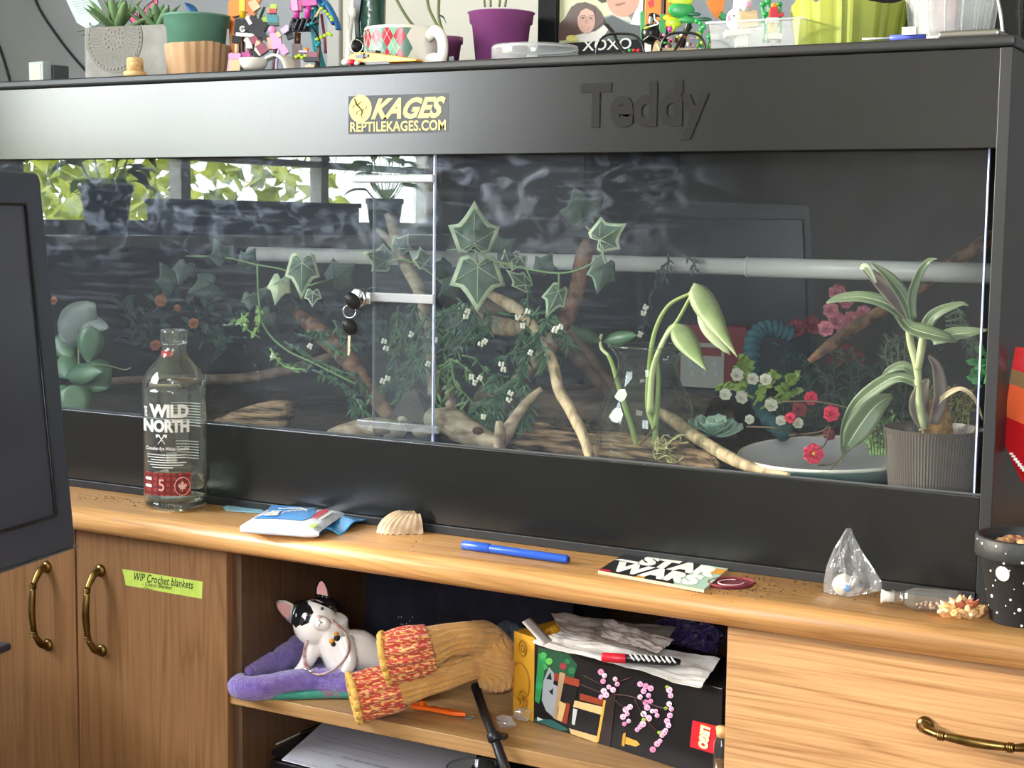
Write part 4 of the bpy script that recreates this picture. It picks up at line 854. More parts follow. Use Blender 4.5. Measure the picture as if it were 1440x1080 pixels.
# white rabbit
Y = .06; t = thing('toy_rabbit', 'white toy-brick rabbit with pink ears standing in the clear tray', 'toy', AT(1048, Y, TZ+.002))
blob(t, 'white', 1032, 28, 22, 30, Y, 'head'); blob(t, 'pink', 1024.5, 27, 6, 11, Y-.012, 'ear', .4); brick(t, 'white', 1036, 6, 8, 22, Y, .01, -.1, name='ear', stud=False); brick(t, 'tan', 1052, 28, 24, 22, Y+.004, .018, .1, name='body'); blob(t, 'white', 1049, 6, 18, 20, Y-.006, 'paw'); blob(t, 'pink', 1052, 6, 8, 8, Y-.016, 'pad', .3)
brick(t, 'white', 1036, 47, 34, 8, Y, .03, .1, name='base'); brick(t, 'white', 1043, 55, 16, 22, Y, .016, name='leg', stud=False); blob(t, 'black', 1032, 22, 2.4, 2.4, Y-.013, 'eye')
# chicken
Y = .09; t = thing('toy_chicken', 'red and white toy-brick chicken among green stems right of the white rabbit', 'toy', AT(1088, Y, TZ+.002))
brick(t, 'red', 1088, 18, 11, 14, Y, .012, name='body'); blob(t, 'orange', 1089, 8, 9, 8, Y, 'head'); brick(t, 'red', 1098, 21, 8, 5, Y, .006, .2, name='wing', stud=False); brick(t, 'white', 1086, 29, 16, 7, Y, .014, name='skirt', stud=False); brick(t, 'yellow', 1083, 38, 4, 14, Y, .005, name='leg', stud=False); brick(t, 'yellow', 1090, 38, 4, 14, Y, .005, name='leg', stud=False)
for q in ([(1074, 60), (1075, 30), (1072, 10)], [(1080, 60), (1081, 20), (1080, -6)], [(1096, 60), (1097, 30), (1096, 4)]): bar(t, 'green', q, Y+.01, .0022)
for x, y in ((1073, 6), (1080, 2), (1076, 20), (1083, 14), (1072, 30), (1096, 6)): blob(t, 'green', x, y, 9, 7, Y+.008, 'leaf')
brick(t, 'white', 1088, 52, 20, 8, Y, .02, name='base', stud=False); bar(t, 'white', [(1088, 42), (1088, 66)], Y, .003, 'post')
# green paper wrapped pot
Y = .095; P = AT(1192, Y, TZ); s = SC_(P); t = thing('plant_pot', 'plant pot wrapped in crinkled lime green paper', 'pot', P); M_gpap = mat('green_paper', '#89922f', .6, col2='#747f28', scale=14, bump=.25)
hv = (P.z-PY(1192, 62, Y).z)
mb = MB(); mb.M = None
def fnw(u, v):
    a = u*2*PI+2.2; r = (73+9*v)*s+.003*(abs((u*22+.25*math.sin(9*a)) % 1-.5)*2-.5)
    tt = 52*s+.012+(.006*math.sin(3*a+.5)+.010*math.exp(-((a-3.9)/.35)**2)-.010*math.exp(-((a-4.35)/.12)**2))
    return P+V((math.cos(a)*r, math.sin(a)*r*.75, tt*v))
mb.grid(fnw, 132, 6, .0008, smooth=False); mb.build('paper_wrap', M_gpap, t)
mb = MB(); mb.lathe([(0, 0), (60*s, 0), (66*s, 40*s), (0, 40*s)], P, 32, sy=.75); mb.build('pot', M_blk, t)
# pen lying under clear pot, saucer, clear pot, phone
Y = .012; a = AT(1251, Y, TZ+.004); b = AT(1302, Y+.015, TZ+.005); t = thing('pen', 'translucent blue capped pen lying left of the clear plastic cups', 'pen', (a+b)/2)
M_bl = mat('blue_plastic', '#3c4aa8', .25, col2='#5a68c8', scale=20); d = (b-a).normalized()
mb = MB(); mb.tube([a, b], .0037, 12); mb.build('cap', M_bl, t)
mb = MB(); mb.tube([a-d*.03, a], .0012, 8); mb.build('tip', M_sil, t); mb = MB(); mb.box(a+d*.018-V((.004, .004, -.003)), a+d*.026+V((.004, .004, .011))); mb.build('clip', M_cer, t)
Y = .11; P = AT(1336, Y, TZ+.006); s = SC_(P)
t = thing('saucer', 'shallow white saucer under the stacked clear cups', 'saucer', P-V((0, 0, .006))); mb = MB(); mb.lathe([(0, 0), (50*s, 0), (66*s, .008), (67*s, .0095), (64*s, .0095), (50*s, .004), (0, .004)], P-V((0, 0, .006)), 40); mb.build('plate', M_cer, t)
for k, (dr, dz, lab) in enumerate(((0, 0, 'outer clear ribbed plastic cup standing on the saucer'), (-5, .010, 'inner clear plastic cup nested in the outer one'))):
    t = thing('plastic_cup', lab, 'cup', P+V((0, 0, dz))); mb = MB()
    r0, r1, hh = (56+dr)*s, (74+dr)*s, .11
    prof = [(0, .001), (r0, .001)]
    for i in range(9): f_ = i/8; prof += [(r0+(r1-r0)*f_, .003+hh*f_), (r0+(r1-r0)*f_+.0012, .003+hh*(f_+.03))]
    mb.lathe_open(prof, c=P+V((0, 0, dz)), n=48); mb.build('wall', M_clear, t)
    mb = MB(); c0 = P+V((0, 0, dz))
    for i in range(16): a = i*PI/8+.1; d = V((math.cos(a), math.sin(a), 0)); mb.tube([c0+d*r0+UPV*.004, c0+d*(r0+(r1-r0)*.9)+UPV*.1], .0009, 5)
    mb.build('ribs', mat('clear_rim', ''), t)
mb = MB(); q = PY(1330, 25, Y); mb.box((q.x-.012, Y-.012, TZ+.02), (q.x+.014, Y+.004, TZ+.065)); o = mb.build('sachet', mat('pale_red_paper', '#b8848a', .6, col2='#8d5560', scale=60)); tag(o, 'pale red sachet inside the stacked clear cups', 'sachet')
Y = .004; a = AT(1318, Y, TZ); b = AT(1408, Y, TZ); t = thing('phone', 'thin silver edged phone lying flat near the right front corner of the tank top', 'phone', (a+b)/2)
mb = MB(); mb.box((a.x, Y, TZ+.0002), (b.x-.002, Y+.09, TZ+.0078)); mb.build('body', mat('phone_silver', '#8f8d88', .3, metal=.8), t, bevel=.003, seg=3); mb = MB(); mb.box((a.x+.004, Y+.004, TZ+.0079), (b.x-.006, Y+.086, TZ+.0083)); mb.build('screen', M_blk, t)
# black box on the back of the tank top, tall glass right of the tank
Y = .30; a = AT(1130, Y, TZ); b = AT(1452, Y, TZ); t = thing('speaker_box', 'large matt black box standing behind the clear cups and green paper', 'box', ((a+b)/2))
mb = MB(); mb.box((a.x+.02, Y, TZ), (-.004, Y+.26, TZ+.24)); mb.build('shell', mat('matt_black', '#141517', .7), t, bevel=.006); mb = MB(); mb.box((a.x+.035, Y-.004, TZ+.012), (-.02, Y, TZ+.225)); mb.build('grille', mat('black_grille', '#0c0d0e', .8, bump=.8, bscale=900), t, bevel=.002)
mb = MB(); a = PY(1401, 4, .1); mb.tube(bez([AT(1410, .09, TZ+.012), PY(1407, 20, .09), PY(1402, -4, .09)], 6), .0022, 8); o = mb.build('wire_stand', M_chrome); tag(o, 'thin steel wire rising at the right of the clear cups', 'wire')
# door casing and pale door in the back wall, behind the mug and the purple pots
p = PY(468, 40, BY).x; q = PY(486, 40, BY).x; mb = MB(); mb.box((p, BY-.02, FZ), (q, BY, 1.5)); struct(mb.build('trim_1', mat('casing_paint', '#b4b2ab', .5), bevel=.003))
q2 = PY(905, 40, BY).x; mb = MB(); mb.box((q, BY-.012, FZ), (q2, BY, 1.5)); struct(mb.build('door_1', mat('door_paint', '#cdc8ba', .5), bevel=.002))
# ================================================================== things on the worktop
def G0(px, py, z=0): return PZ(px, py, z)
def GX(px, Y, z=0): return AT(px, Y, z)
# ------------------------------------------------------------ glass bottle
P = GX(247, -.050); s = SC_(P); BT = thing('glass_bottle', 'clear glass bottle with white WILD NORTH lettering and a little liquid left', 'bottle', P)
M_btl = glass('bottle_glass', '#f9fbf9', 1.45, edge=.8, haze=.02)  # haze puts the pale reflections inside the bottle into the material
M_base = mat('thick_glass', '#e8f2ea', .02, trans=1, ior=1.45)
R_ = 43.5*s; hh = lambda py: (721-py)*s
prof = [(R_*.93, .001), (R_*.99, .006), (R_, .012), (R_, hh(556)), (R_*.985, hh(545)), (R_*.93, hh(535)), (R_*.82, hh(526)), (R_*.62, hh(516)), (R_*.46, hh(507)), (R_*.40, hh(500)), (R_*.385, hh(496)), (R_*.385, hh(490)), (R_*.42, hh(489)), (R_*.425, hh(474)), (R_*.40, hh(471)), (R_*.30, hh(471)), (R_*.28, hh(476)), (R_*.28, hh(495))]
def densify(p, k=3):
    q = bez([(a, 0, b) for a, b in p], k); return [(max(v.x, 0), v.z) for v in q]
mb = MB(); mb.lathe_open(densify(prof, 3), c=P, n=64); mb.build('wall', M_btl, BT)
inner = [(R_*.93, .015), (R_*.95, .02), (R_*.95, hh(556)), (R_*.93, hh(545)), (R_*.88, hh(535)), (R_*.76, hh(526)), (R_*.56, hh(516)), (R_*.38, hh(507)), (R_*.28, hh(495))]
mb = MB(); mb.lathe_open(densify(inner, 3), c=P, n=64); mb.build('inner_wall', M_btl, BT)
mb = MB(); mb.lathe([(0, .003), (R_*.6, .0005), (R_*.9, .0005), (R_*.97, .006), (R_*.97, .012), (R_*.9, .0155), (R_*.5, .019), (0, .0205)], P, 48); mb.build('base', M_base, BT)
mb = MB(); mb.lathe([(0, .021), (R_*.5, .0195), (R_*.92, .018), (R_*.94, .022), (R_*.94, hh(673)), (0, hh(673))], P, 48); mb.build('liquid', mat('clear_spirit', '#f0f4e6', .0, trans=1, ior=1.33), BT)
mb = MB(); mb.tube([P+V((math.cos(a)*R_*.39, math.sin(a)*R_*.39, hh(472))) for a in [k*PI/24 for k in range(48)]], .0016, 8, closed=True); mb.tube([P+V((math.cos(a)*R_*.41, math.sin(a)*R_*.41, hh(490))) for a in [k*PI/24 for k in range(48)]], .0012, 8, closed=True); mb.build('lip', M_btl, BT)
M_wink = mat('white_print', '#e9e9e4', .5); M_redl = mat('red_label', '#b3413c', .5, col2='#8d2f2c', scale=220); M_dredl = mat('dark_red_print', '#6d2322', .5)
dv = (CAM-P); AB = math.atan2(dv.y, dv.x)
def wrapper(x0, x1, y0, y1, back=False, r=None, e=.0003):
    """pixels on the front of the bottle -> text warp"""
    rr = (r or R_)+e
    def f(s_, t_, h):
        px = x0+(x1-x0)*s_; k = max(-.995, min(.995, (px-247)*s/(rr)))
        a = AB+math.asin(k) if not back else AB+PI-math.asin(k)
        z = ((721-y1)+(y1-y0)*t_)*s
        return P+V((math.cos(a)*(rr+h), math.sin(a)*(rr+h), z))
    return f
def btext(b_, x0, x1, y0, y1, m=M_wink, **k): return text(b_, P, (1, 0, 0), (0, 0, 1), m, 'lettering', BT, ext=.0001, warp=wrapper(x0, x1, y0, y1, r=k.pop('r', None)), **k)
btext('WILD', 213, 266, 570, 588.5, off=.055); btext('NORTH', 205.2, 266.5, 591, 609, off=.055); btext('THE', 206.2, 210, 574, 588, off=.03)
btext('Canadian Rye Whisky Canadien', 208, 266, 629, 635, shear=.3, off=.015)
def bstrip(m, x0, x1, y0, y1, name, n=12, e=.0003, back=False, r=None):
    f = wrapper(x0, x1, y0, y1, back, r, e); mb = MB(); mb.grid(lambda u, v: f(u, v, 0), n, 1); return mb.build(name, m, BT)
mb = MB()
for f_, y0, x0, x1 in [(0, 639.5, 210, 262), (0, 643, 210, 260), (0, 646.5, 214, 250), (0, 650, 210, 262), (0, 653.5, 213, 258), (0, 657, 216, 244)]:
    f = wrapper(x0, x1, y0, y0+1.1); mb.grid(lambda u, v: f(u, v, 0), 8, 1)
for k in range(9):
    f = wrapper(242, 283, 577+k*4, 578.3+k*4, True); mb.grid(lambda u, v: f(u, v, 0), 6, 1)
for k in range(7):
    f = wrapper(248, 280, 632+k*4, 633.2+k*4, True); mb.grid(lambda u, v: f(u, v, 0), 6, 1)
mb.build('fine_print', M_wink, BT, kind='stuff')
mb = MB()
for sg in (-1, 1):
    f = wrapper(222, 236, 612, 625)
    mb.tube([f(.5-sg*.33, 0, .0003), f(.5+sg*.33, 1, .0003)], .0007, 5); q = [f(.5+sg*.12, .92, .0004), f(.5+sg*.5, .62, .0004), f(.5+sg*.55, 1.0, .0004), f(.5+sg*.3, 1.05, .0004)]
    mb._a(q if sg > 0 else q[::-1], [(0, 1, 2, 3)], False)
mb.build('crossed_axes', M_wink, BT)
bstrip(M_redl, 204.8, 268, 665, 697, 'label', 16)
mb = MB()
for k in range(7): f = wrapper(205+k*8.6, 208.5+k*8.6, 665, 697, e=.0005); mb.grid(lambda u, v: f(u, v, 0), 2, 1)
for k in range(4): f = wrapper(204.8, 268, 668+k*8, 670.6+k*8, e=.0006); mb.grid(lambda u, v: f(u, v, 0), 14, 1)
mb.build('label_plaid', M_dredl, BT)
mb = MB(); f = wrapper(246, 267, 671, 696, e=.0008); ring = [f(.5+.5*math.cos(a), .5+.5*math.sin(a), 0) for a in [k*PI/10 for k in range(20)]]; mb.tube(ring, .0005, 5, closed=True)
lf = [(0, -1), (.1, -.5), (.55, -.55), (.45, -.35), (.95, .05), (.8, .12), (.85, .4), (.55, .35), (.5, .48), (.22, .2), (.32, .75), (.15, .68), (0, 1)]; lf = lf+[(-x, y) for x, y in lf[-2:0:-1]]
c_ = f(.5, .5, .0003); q = [f(.5+.32*x, .5+.32*y, .0003) for x, y in lf]; mb._a([c_]+q, [(0, i+1, (i+1) % len(q)+1) for i in range(len(q))], False); mb.build('maple_leaf_badge', mat('pale_pink_print', '#e7b9b2', .5), BT)
btext('5', 224, 232, 674, 690, m=mat('pale_pink_print', ''), r=R_+.0006)
bstrip(M_wink, 207, 215, 672, 676, 'label_bar', 3, e=.0008); bstrip(M_wink, 207, 215, 682, 686, 'label_bar', 3, e=.0008)
bstrip(M_wink, 235, 249, 649, 664, 'back_label', 4, back=True)
bstrip(M_redl, 230, 244, 499, 507, 'neck_label', 6, r=R_*.41)
# ------------------------------------------------------------ pocket tissue pack
P = G0(337, 752); u = G0(448, 760)-P; v_ = G0(384, 724)-P; hgt = .0145
t = thing('tissue_pack', 'blue and white plastic pack of tissues lying beside the glass bottle', 'pack', P+(u+v_)*.5); M_film = mat('pack_white', '#dfe3ee', .25, spec=.7, bump=.3, bscale=60); M_blu = mat('pack_blue', '#2f7fd0', .3, col2='#3d9be0', scale=30)
def pk(a, b, h): 
    bul = .004*math.sin(PI*min(1, max(0, a)))*math.sin(PI*min(1, max(0, b)))
    return P+u*a+v_*b+V((0, 0, h*hgt+(bul if h > .5 else 0)))
def fn(a, b):
    # rounded cushion section
    ang = b*2*PI; n_ = .42
    cb = .5+.5*math.copysign(abs(math.cos(ang))**n_, math.cos(ang)); cz = .5+.5*math.copysign(abs(math.sin(ang))**n_, math.sin(ang))
    pinch = 1-.55*max(0, (a-.86)/.14)**2-.3*max(0, (.06-a)/.06)**2
    return pk(a, .5+(cb-.5)*(1-.04*(1-pinch)), .5+(cz-.5)*pinch)
mb = MB(); mb.grid(fn, 24, 28); mb.build('film', M_film, t)
def tp_(pts, m, name, lift=1.04):
    mb = MB(); q = [pk(a, b, lift) for a, b in pts]; c_ = sum(q, V())/len(q); mb._a([c_]+q, [(0, i+1, (i+1) % len(q)+1) for i in range(len(q))], False); return mb.build(name, m, t)
mb = MB(); mb.grid(lambda a, b: pk(.07+.62*a+.06*math.sin(5*b), .24+.72*b, 1.045), 12, 8); mb.build('blue_panel', M_blu, t)
text('Kleenex'[:0]+'ä', pk(.15, .32, 1.14), pk(.34, .32, 1.14)-pk(.15, .32, 1.14), pk(.15, .58, 1.14)-pk(.15, .32, 1.14), M_wink, 'lettering', t, ext=.0001, off=.04)
mb = MB()
for k in range(5): mb.tube([pk(.36+k*.05, .45+.05*k, 1.16), pk(.42+k*.055, .9, 1.1)], .0007, 5)
mb.tube([pk(.2, .7, 1.14), pk(.5, .72, 1.2), pk(.62, .6, 1.2)], .0007, 5); mb.build('printed_lines', M_wink, t)
mb = MB(); q = [pk(.80+.05*math.cos(a)*1.0, .6+.26*math.sin(a), 1.16) for a in [k*PI/8 for k in range(16)]]; mb._a(q, [tuple(range(16))], False); mb.build('red_logo_oval', B['red'], t)
mb = MB(); q = [pk(.88+.03*math.cos(a), .56+.26*math.sin(a), 1.13) for a in [k*PI/8 for k in range(16)]]; mb._a(q, [tuple(range(16))], False); mb.build('white_oval', M_wink, t)
mb = MB(); q = [pk(.90+.035*math.cos(a), .1+.09*math.sin(a), 1.09) for a in [k*PI/8 for k in range(16)]]; mb._a(q, [tuple(range(16))], False); mb.build('green_mark', B['lime'], t)
M_bfilm = mat('blue_film', '#4aa3e0', .2, spec=.7, bump=.4, bscale=80)
e0, e1, e2 = G0(470, 752, .002), G0(500, 738, .006), G0(521, 724, .012)
mb = MB(); mb.grid(lambda a, b: (pk(.93, .25+.7*b, .5)*(1-a)+(G0(478+44*b, 750-28*b, .003+.008*b))*a)+V((0, 0, .003*math.sin(9*b+4*a))), 10, 14, .0004); mb.build('open_flap', M_bfilm, t)
# blue paper strip
pts = [G0(x, y, .001) for x, y in ((313, 713), (322, 711), (345, 714), (372, 716), (368, 722), (340, 720), (318, 718))]; t = thing('paper_strip', 'thin pale blue paper strip along the foot of the terrarium', 'paper', pts[0]); mb = MB(); mb.prism(pts, (0, 0, .0008)); mb.build('strip', mat('blue_paper', '#7fb8d8', .6, col2='#a9cfe0', scale=150), t)
# ------------------------------------------------------------ sea shell
c = G0(550, 752); c = V((c.x-.003, c.y+.019, 0)); s = SC_(c); t = thing('seashell', 'ribbed beige cockle shell on the worktop between the tissues and the blue pen', 'shell', c); L_ = 34*s
M_shell = mat('shell', '#d6bf9f', .5, col2='#a98c6c', scale=70, stretch=(1, 1, 1), pos=(.3, .7)); hx = RT*.97+AW*.25; hy = V((-hx.y, hx.x, 0))
hinge = c+hx*L_*.80
def shell(u, v):
    a = (v-.5)*PI*1.06; rib = .0011*math.cos(v*2*PI*17)*min(1, u*2)
    rr = u**.85
    x = -math.cos(a)*rr*1.72+.02; y = math.sin(a)*rr*.82*(1-.25*u*abs(math.sin(a)))
    h = .036*math.sin(PI*min(1, (1-u)*.5+.0))*1.0
    h = .031*((1-u**2.6))**.62*(1-.35*abs(math.sin(a))*u)*min(1, u*2.3+.18)**.8
    return hinge+hx*x*L_*.98+hy*y*L_+V((0, 0, h+rib*(.4+.6*u)))
mb = MB(); mb.grid(shell, 22, 136, 0); mb.build('valve', M_shell, t)
mb = MB(); mb.ball(hinge+V((-.006, 0, .010)), .0085, 14, 9, (1.2, 1, .8)); mb.build('beak', M_shell, t)
# ------------------------------------------------------------ blue pen
r = .0062; a = G0(651, 766, r); b = G0(799, 787, r); t = thing('blue_pen', 'blue capped felt pen lying on the worktop in front of the terrarium', 'pen', (a+b)/2-V((0, 0, r))); M_pen = mat('pen_blue', '#2a56b8', .25, spec=.6); d = (b-a).normalized(); Lp = (b-a).length
mb = MB(); mb.tube([a, a+d*.001, a+d*.040, a+d*.041], [r*.85, r, r, r*.9], 20); mb.build('cap', M_pen, t)
mb = MB(); mb.tube([a+d*.0405, a+d*.043, b-d*.002, b], [r*.82, r*.88, r*.86, r*.7], 20); mb.build('barrel', M_pen, t)
mb = MB(); mb.lathe([(0, 0), (r*.55, 0), (r*.55, .001), (0, .001)], b, 16, axis=d); mb.build('end_plug', mat('navy', '#1b2f66', .4), t)
text('super color', a+d*.085+V((0, -r*.35, r*.84)), d*.022, V((0, .0016, 0))+V((0, 0, .0008)), mat('pen_print', '#8fa8e0', .4), 'lettering', t, ext=.0002)
# ------------------------------------------------------------ comic packet
q = [G0(841, 802, .004), G0(990, 829, .004), G0(1024, 800, .004), G0(884, 775, .004)]
t = thing('card_pack', 'card packet reading STAR WARS lying flat on the front of the worktop', 'packet', q[0]-V((0, 0, .004)))
mb = MB(); lo_ = [p-V((0, 0, .0038)) for p in q]; mb._a(lo_+q, [(0, 3, 2, 1), (4, 5, 6, 7), (0, 1, 5, 4), (1, 2, 6, 5), (2, 3, 7, 6), (3, 0, 4, 7)], False); mb.build('sleeve', mat('cream_card_edge', '#b9a88c', .6), t)
def cp(a, b, h=.0002): return (q[0]*(1-a)+q[1]*a)*(1-b)+(q[3]*(1-a)+q[2]*a)*b+V((0, 0, h))
def cpoly(pts, m, name, h=.0003):
    mb = MB(); qq = [cp(a, b, h) for a, b in pts]; mb._a(qq, [tuple(range(len(qq)))], False); return mb.build(name, m, t)
cpoly([(0, 0), (1, 0), (1, 1), (0, 1)], mat('packet_black', '#1a1b1c', .3), 'front_face', .0002)
cpoly([(.72, 0), (1, 0), (1, 1), (.80, .98), (.84, .7), (.70, .35)], mat('packet_mint', '#a9c7b4', .35), 'mint_panel', .0003)
cpoly([(.84, .62), (1, .7), (1, .95), (.86, .9)], mat('packet_orange', '#d99a3c', .35), 'orange_panel', .0004); cpoly([(0, 0), (.12, 0), (.10, .07), (.02, .08)], B['red'], 'red_corner', .0004); cpoly([(.35, .0), (.45, 0), (.43, .08), (.37, .06)], mat('packet_orange', ''), 'orange_patch', .0004)
text('STAR', cp(.22, .50, 0), cp(.97, .50, 0)-cp(.22, .50, 0), cp(.13, .95, 0)-cp(.13, .50, 0), M_wink, 'lettering', t, ext=.0006, off=.07)
text('WARS', cp(.06, .06, 0), cp(.90, .06, 0)-cp(.06, .06, 0), cp(.06, .50, 0)-cp(.06, .06, 0), M_wink, 'lettering', t, ext=.0006, off=.07)
cpoly([(.0, .52), (.24, .50), (.24, .60), (.04, .60)], M_wink, 'logo_bar', .0006)
# embroidered patch
q2 = [G0(1000+30*math.cos(a)+12, 819+6.5*math.sin(a)+1, .003) for a in [k*PI/14 for k in range(28)]]
t = thing('patch', 'dark red oval keyring patch beside the right end of the card packet', 'patch', G0(1025, 820)); q2 = [G0(1028+32*math.cos(a), 819.5+6.5*math.sin(a), .003) for a in [k*PI/14 for k in range(28)]]
mb = MB(); mb.prism(q2, (0, 0, -.0025)); mb.build('backing', mat('dark_red_felt', '#5e1d26', .8, bump=.4, bscale=300), t)
mb = MB(); mb.tube([p+V((0, 0, .0006)) for p in q2], .0012, 6, closed=True); mb.build('border', mat('maroon_thread', '#7d2a34', .8), t)
mb = MB(); R2 = random.Random(9); mb.tube(bez([G0(1028+18*math.cos(a), 819+4*math.sin(a), .004) for a in [k*PI/8 for k in range(14)]], 3), .0008, 5); mb.build('chain', mat('pale_pink_chain', '#d8b8c0', .3), t)
# crumbs of substrate
mb = MB(); R2 = random.Random(21)
def crumb(px, py, r):
    p = G0(px, py, r*.4); mb.ball(p, r, 5, 4, (R2.uniform(.8, 1.8), R2.uniform(.6, 1.2), .6), R=MX.Rotation(R2.uniform(0, 3), 3, 'Z'))
for k in range(150): crumb(R2.gauss(1030, 40), R2.gauss(826, 8), R2.uniform(.0003, .0011))
for k in range(120): x = R2.uniform(1050, 1240); crumb(x, 809+(x-1050)*.10+abs(R2.gauss(0, 9)), R2.uniform(.0003, .0010))
for k in range(90): x = R2.uniform(108, 215); crumb(x, 692+(x-108)*.12+abs(R2.gauss(0, 5)), R2.uniform(.0003, .001))
for k in range(26): crumb(R2.uniform(580, 860), R2.uniform(758, 776)+0, R2.uniform(.0003, .0008))
o = mb.build('substrate_crumbs', mat('crumb_brown', '#3b2618', .9)); tag(o, 'dark brown substrate crumbs scattered along the worktop', 'crumbs'); o['kind'] = 'stuff'
# ------------------------------------------------------------ plastic baggie with a coin cell
P = G0(1198, 838); P = V((P.x, P.y, 0)); t = thing('plastic_bag', 'small crumpled clear plastic bag standing on the worktop near the speckled pot', 'bag', P)
M_bag = glass('bag_film', '#f4f6f7', 1.6, rough=.06, haze=.10, hcol='#f0f2f4', edge=.5); R2 = random.Random(3)
Yb = P.y
def outl(v):   # left / right edge in pixels against height 0..1
    L = [(0, 1159), (.2, 1158), (.45, 1162), (.7, 1172), (.9, 1184), (1, 1190)]; Rr = [(0, 1240), (.15, 1240), (.35, 1229), (.6, 1214), (.85, 1202), (1, 1197)]
    def it(T_):
        for (a, b), (c_, d_) in zip(T_, T_[1:]):
            if v <= c_: return b+(d_-b)*(v-a)/(c_-a)
        return T_[-1][1]
    return it(L), it(Rr)
import mathutils
def bagf(side):
    def f(u, v):
        l_, r_ = outl(v); px = l_+(r_-l_)*u; py = 838-10*(u-.3)*(1-v)-95*v
        n_ = mathutils.noise.noise(V((u*5, v*4, side*3)))*.010+mathutils.noise.noise(V((u*13, v*9, side*7)))*.004
        p = PY(px, py, Yb); p.y += side*(.011*math.sin(PI*u)*(1-v*.8)+n_*math.sin(PI*u)); p.z = max(p.z, .0006); return p
    return f
for sd in (-1, 1): mb = MB(); mb.grid(bagf(sd), 26, 26, 0, smooth=sd > 0); mb.build('film', M_bag, t)
mb = MB(); c = PY(1186, 824, Yb-.004); c.z = max(c.z, .0125); mb.lathe([(0, -.0015), (.0118, -.0015), (.0123, 0), (.0118, .0015), (0, .0015)], c, 28, axis=(.25, -1, .2)); o = mb.build('coin_battery', mat('dull_silver', '#c9c2b2', .35, metal=.4), loc=V((c.x, c.y, .0001))); tag(o, 'round silver coin battery inside the clear plastic bag', 'battery')
mb = MB(); mb.lathe([(0, 0), (.004, 0), (.004, .0005), (0, .0005)], c+V((.006, -.0025, -.003)), 16, axis=(.25, -1, .2)); mb.build('blue_sticker', B['blue'], o)
# ------------------------------------------------------------ glass vial lying down
r = .0125; a = G0(1282, 842, r); b = G0(1352, 848, r); d = (b-a).normalized()
t = thing('glass_vial', 'stubby glass vial with a white stopper lying beside the crystal cluster', 'vial', (a+b)/2-V((0, 0, r)))
mb = MB(); mb.lathe_open([(0, .052), (r*.8, .052), (r, .048), (r, .004), (r*.75, -.004), (r*.55, -.008), (r*.5, -.018), (r*.62, -.019), (r*.62, -.022)], c=a, n=8, axis=d, smooth=False); mb.build('body', glass('vial_glass', '#eeece8', 1.5, rough=.03, haze=.08, edge=.8), t)
mb = MB(); mb.tube([a-d*.018, a-d*.028, a-d*.032], [r*.45, r*.5, r*.62], 16); mb.build('stopper', M_cer, t)
mb = MB(); mb.lathe([(r*.55, 0), (r*.64, .001), (r*.64, .003), (r*.55, .004)], a-d*.012, 16, axis=d); mb.build('collar', M_chrome, t)
mb = MB(); R2 = random.Random(8)
for k in range(40): mb.ball(a+d*R2.uniform(.006, .046)+V((0, R2.uniform(-.004, .004), -R2.uniform(.003, .0085))), R2.uniform(.0015, .003), 5, 4)
mb.build('contents', mat('copper_grains', '#b5794a', .35, metal=.5, col2='#e8d8c0', scale=300), t, kind='stuff')
mb = MB(); mb.box((-.018, -.009, 0), (.018, .009, .0012)); 
# metal rod
a = G0(1352, 822, .004)+V((0, 0, .006)); b = G0(1384, 812, .006)+V((0, 0, .006)); mb = MB(); mb.tube([a-V((0, 0, .004)), b], .0026, 8); o = mb.build('metal_rod', mat('dull_steel', '#77797a', .4, metal=.8)); tag(o, 'short grey metal rod between the vial and the speckled pot', 'rod')
# ------------------------------------------------------------ crystal cluster
P = G0(1354, 868); t = thing('crystal_cluster', 'sparkling amber crystal cluster at the foot of the speckled pot', 'crystal', P); s = SC_(P); R2 = random.Random(12)
M_cry = mat('amber_crystal', '#c4894c', .12, spec=.9, col2='#ecd2a4', scale=160, sss=.2); M_cry2 = mat('dark_crystal', '#8a4a30', .15, spec=.9)
for k in range(64):
    a = R2.uniform(0, 2*PI); rr = abs(R2.gauss(0, .5)); base = P+RT*math.cos(a)*min(rr, 1)*30*s+AW*math.sin(a)*min(rr, 1)*14*s+V((0, 0, .004)); d = V((math.cos(a)*.7+RT.x*R2.uniform(-.3, .3), math.sin(a)*.5-.4, R2.uniform(.3, 1.2))).normalized()
    L1 = R2.uniform(.011, .022)*(1.25-min(rr, 1)*.7); w1 = R2.uniform(.0024, .0052); mb = MB(); mb.lathe([(w1*.8, -.004), (w1, 0), (w1*.95, L1*.75), (0, L1)], base, 6, axis=d, smooth=False); mb.build('crystal', M_cry if k % 4 else M_cry2, t)
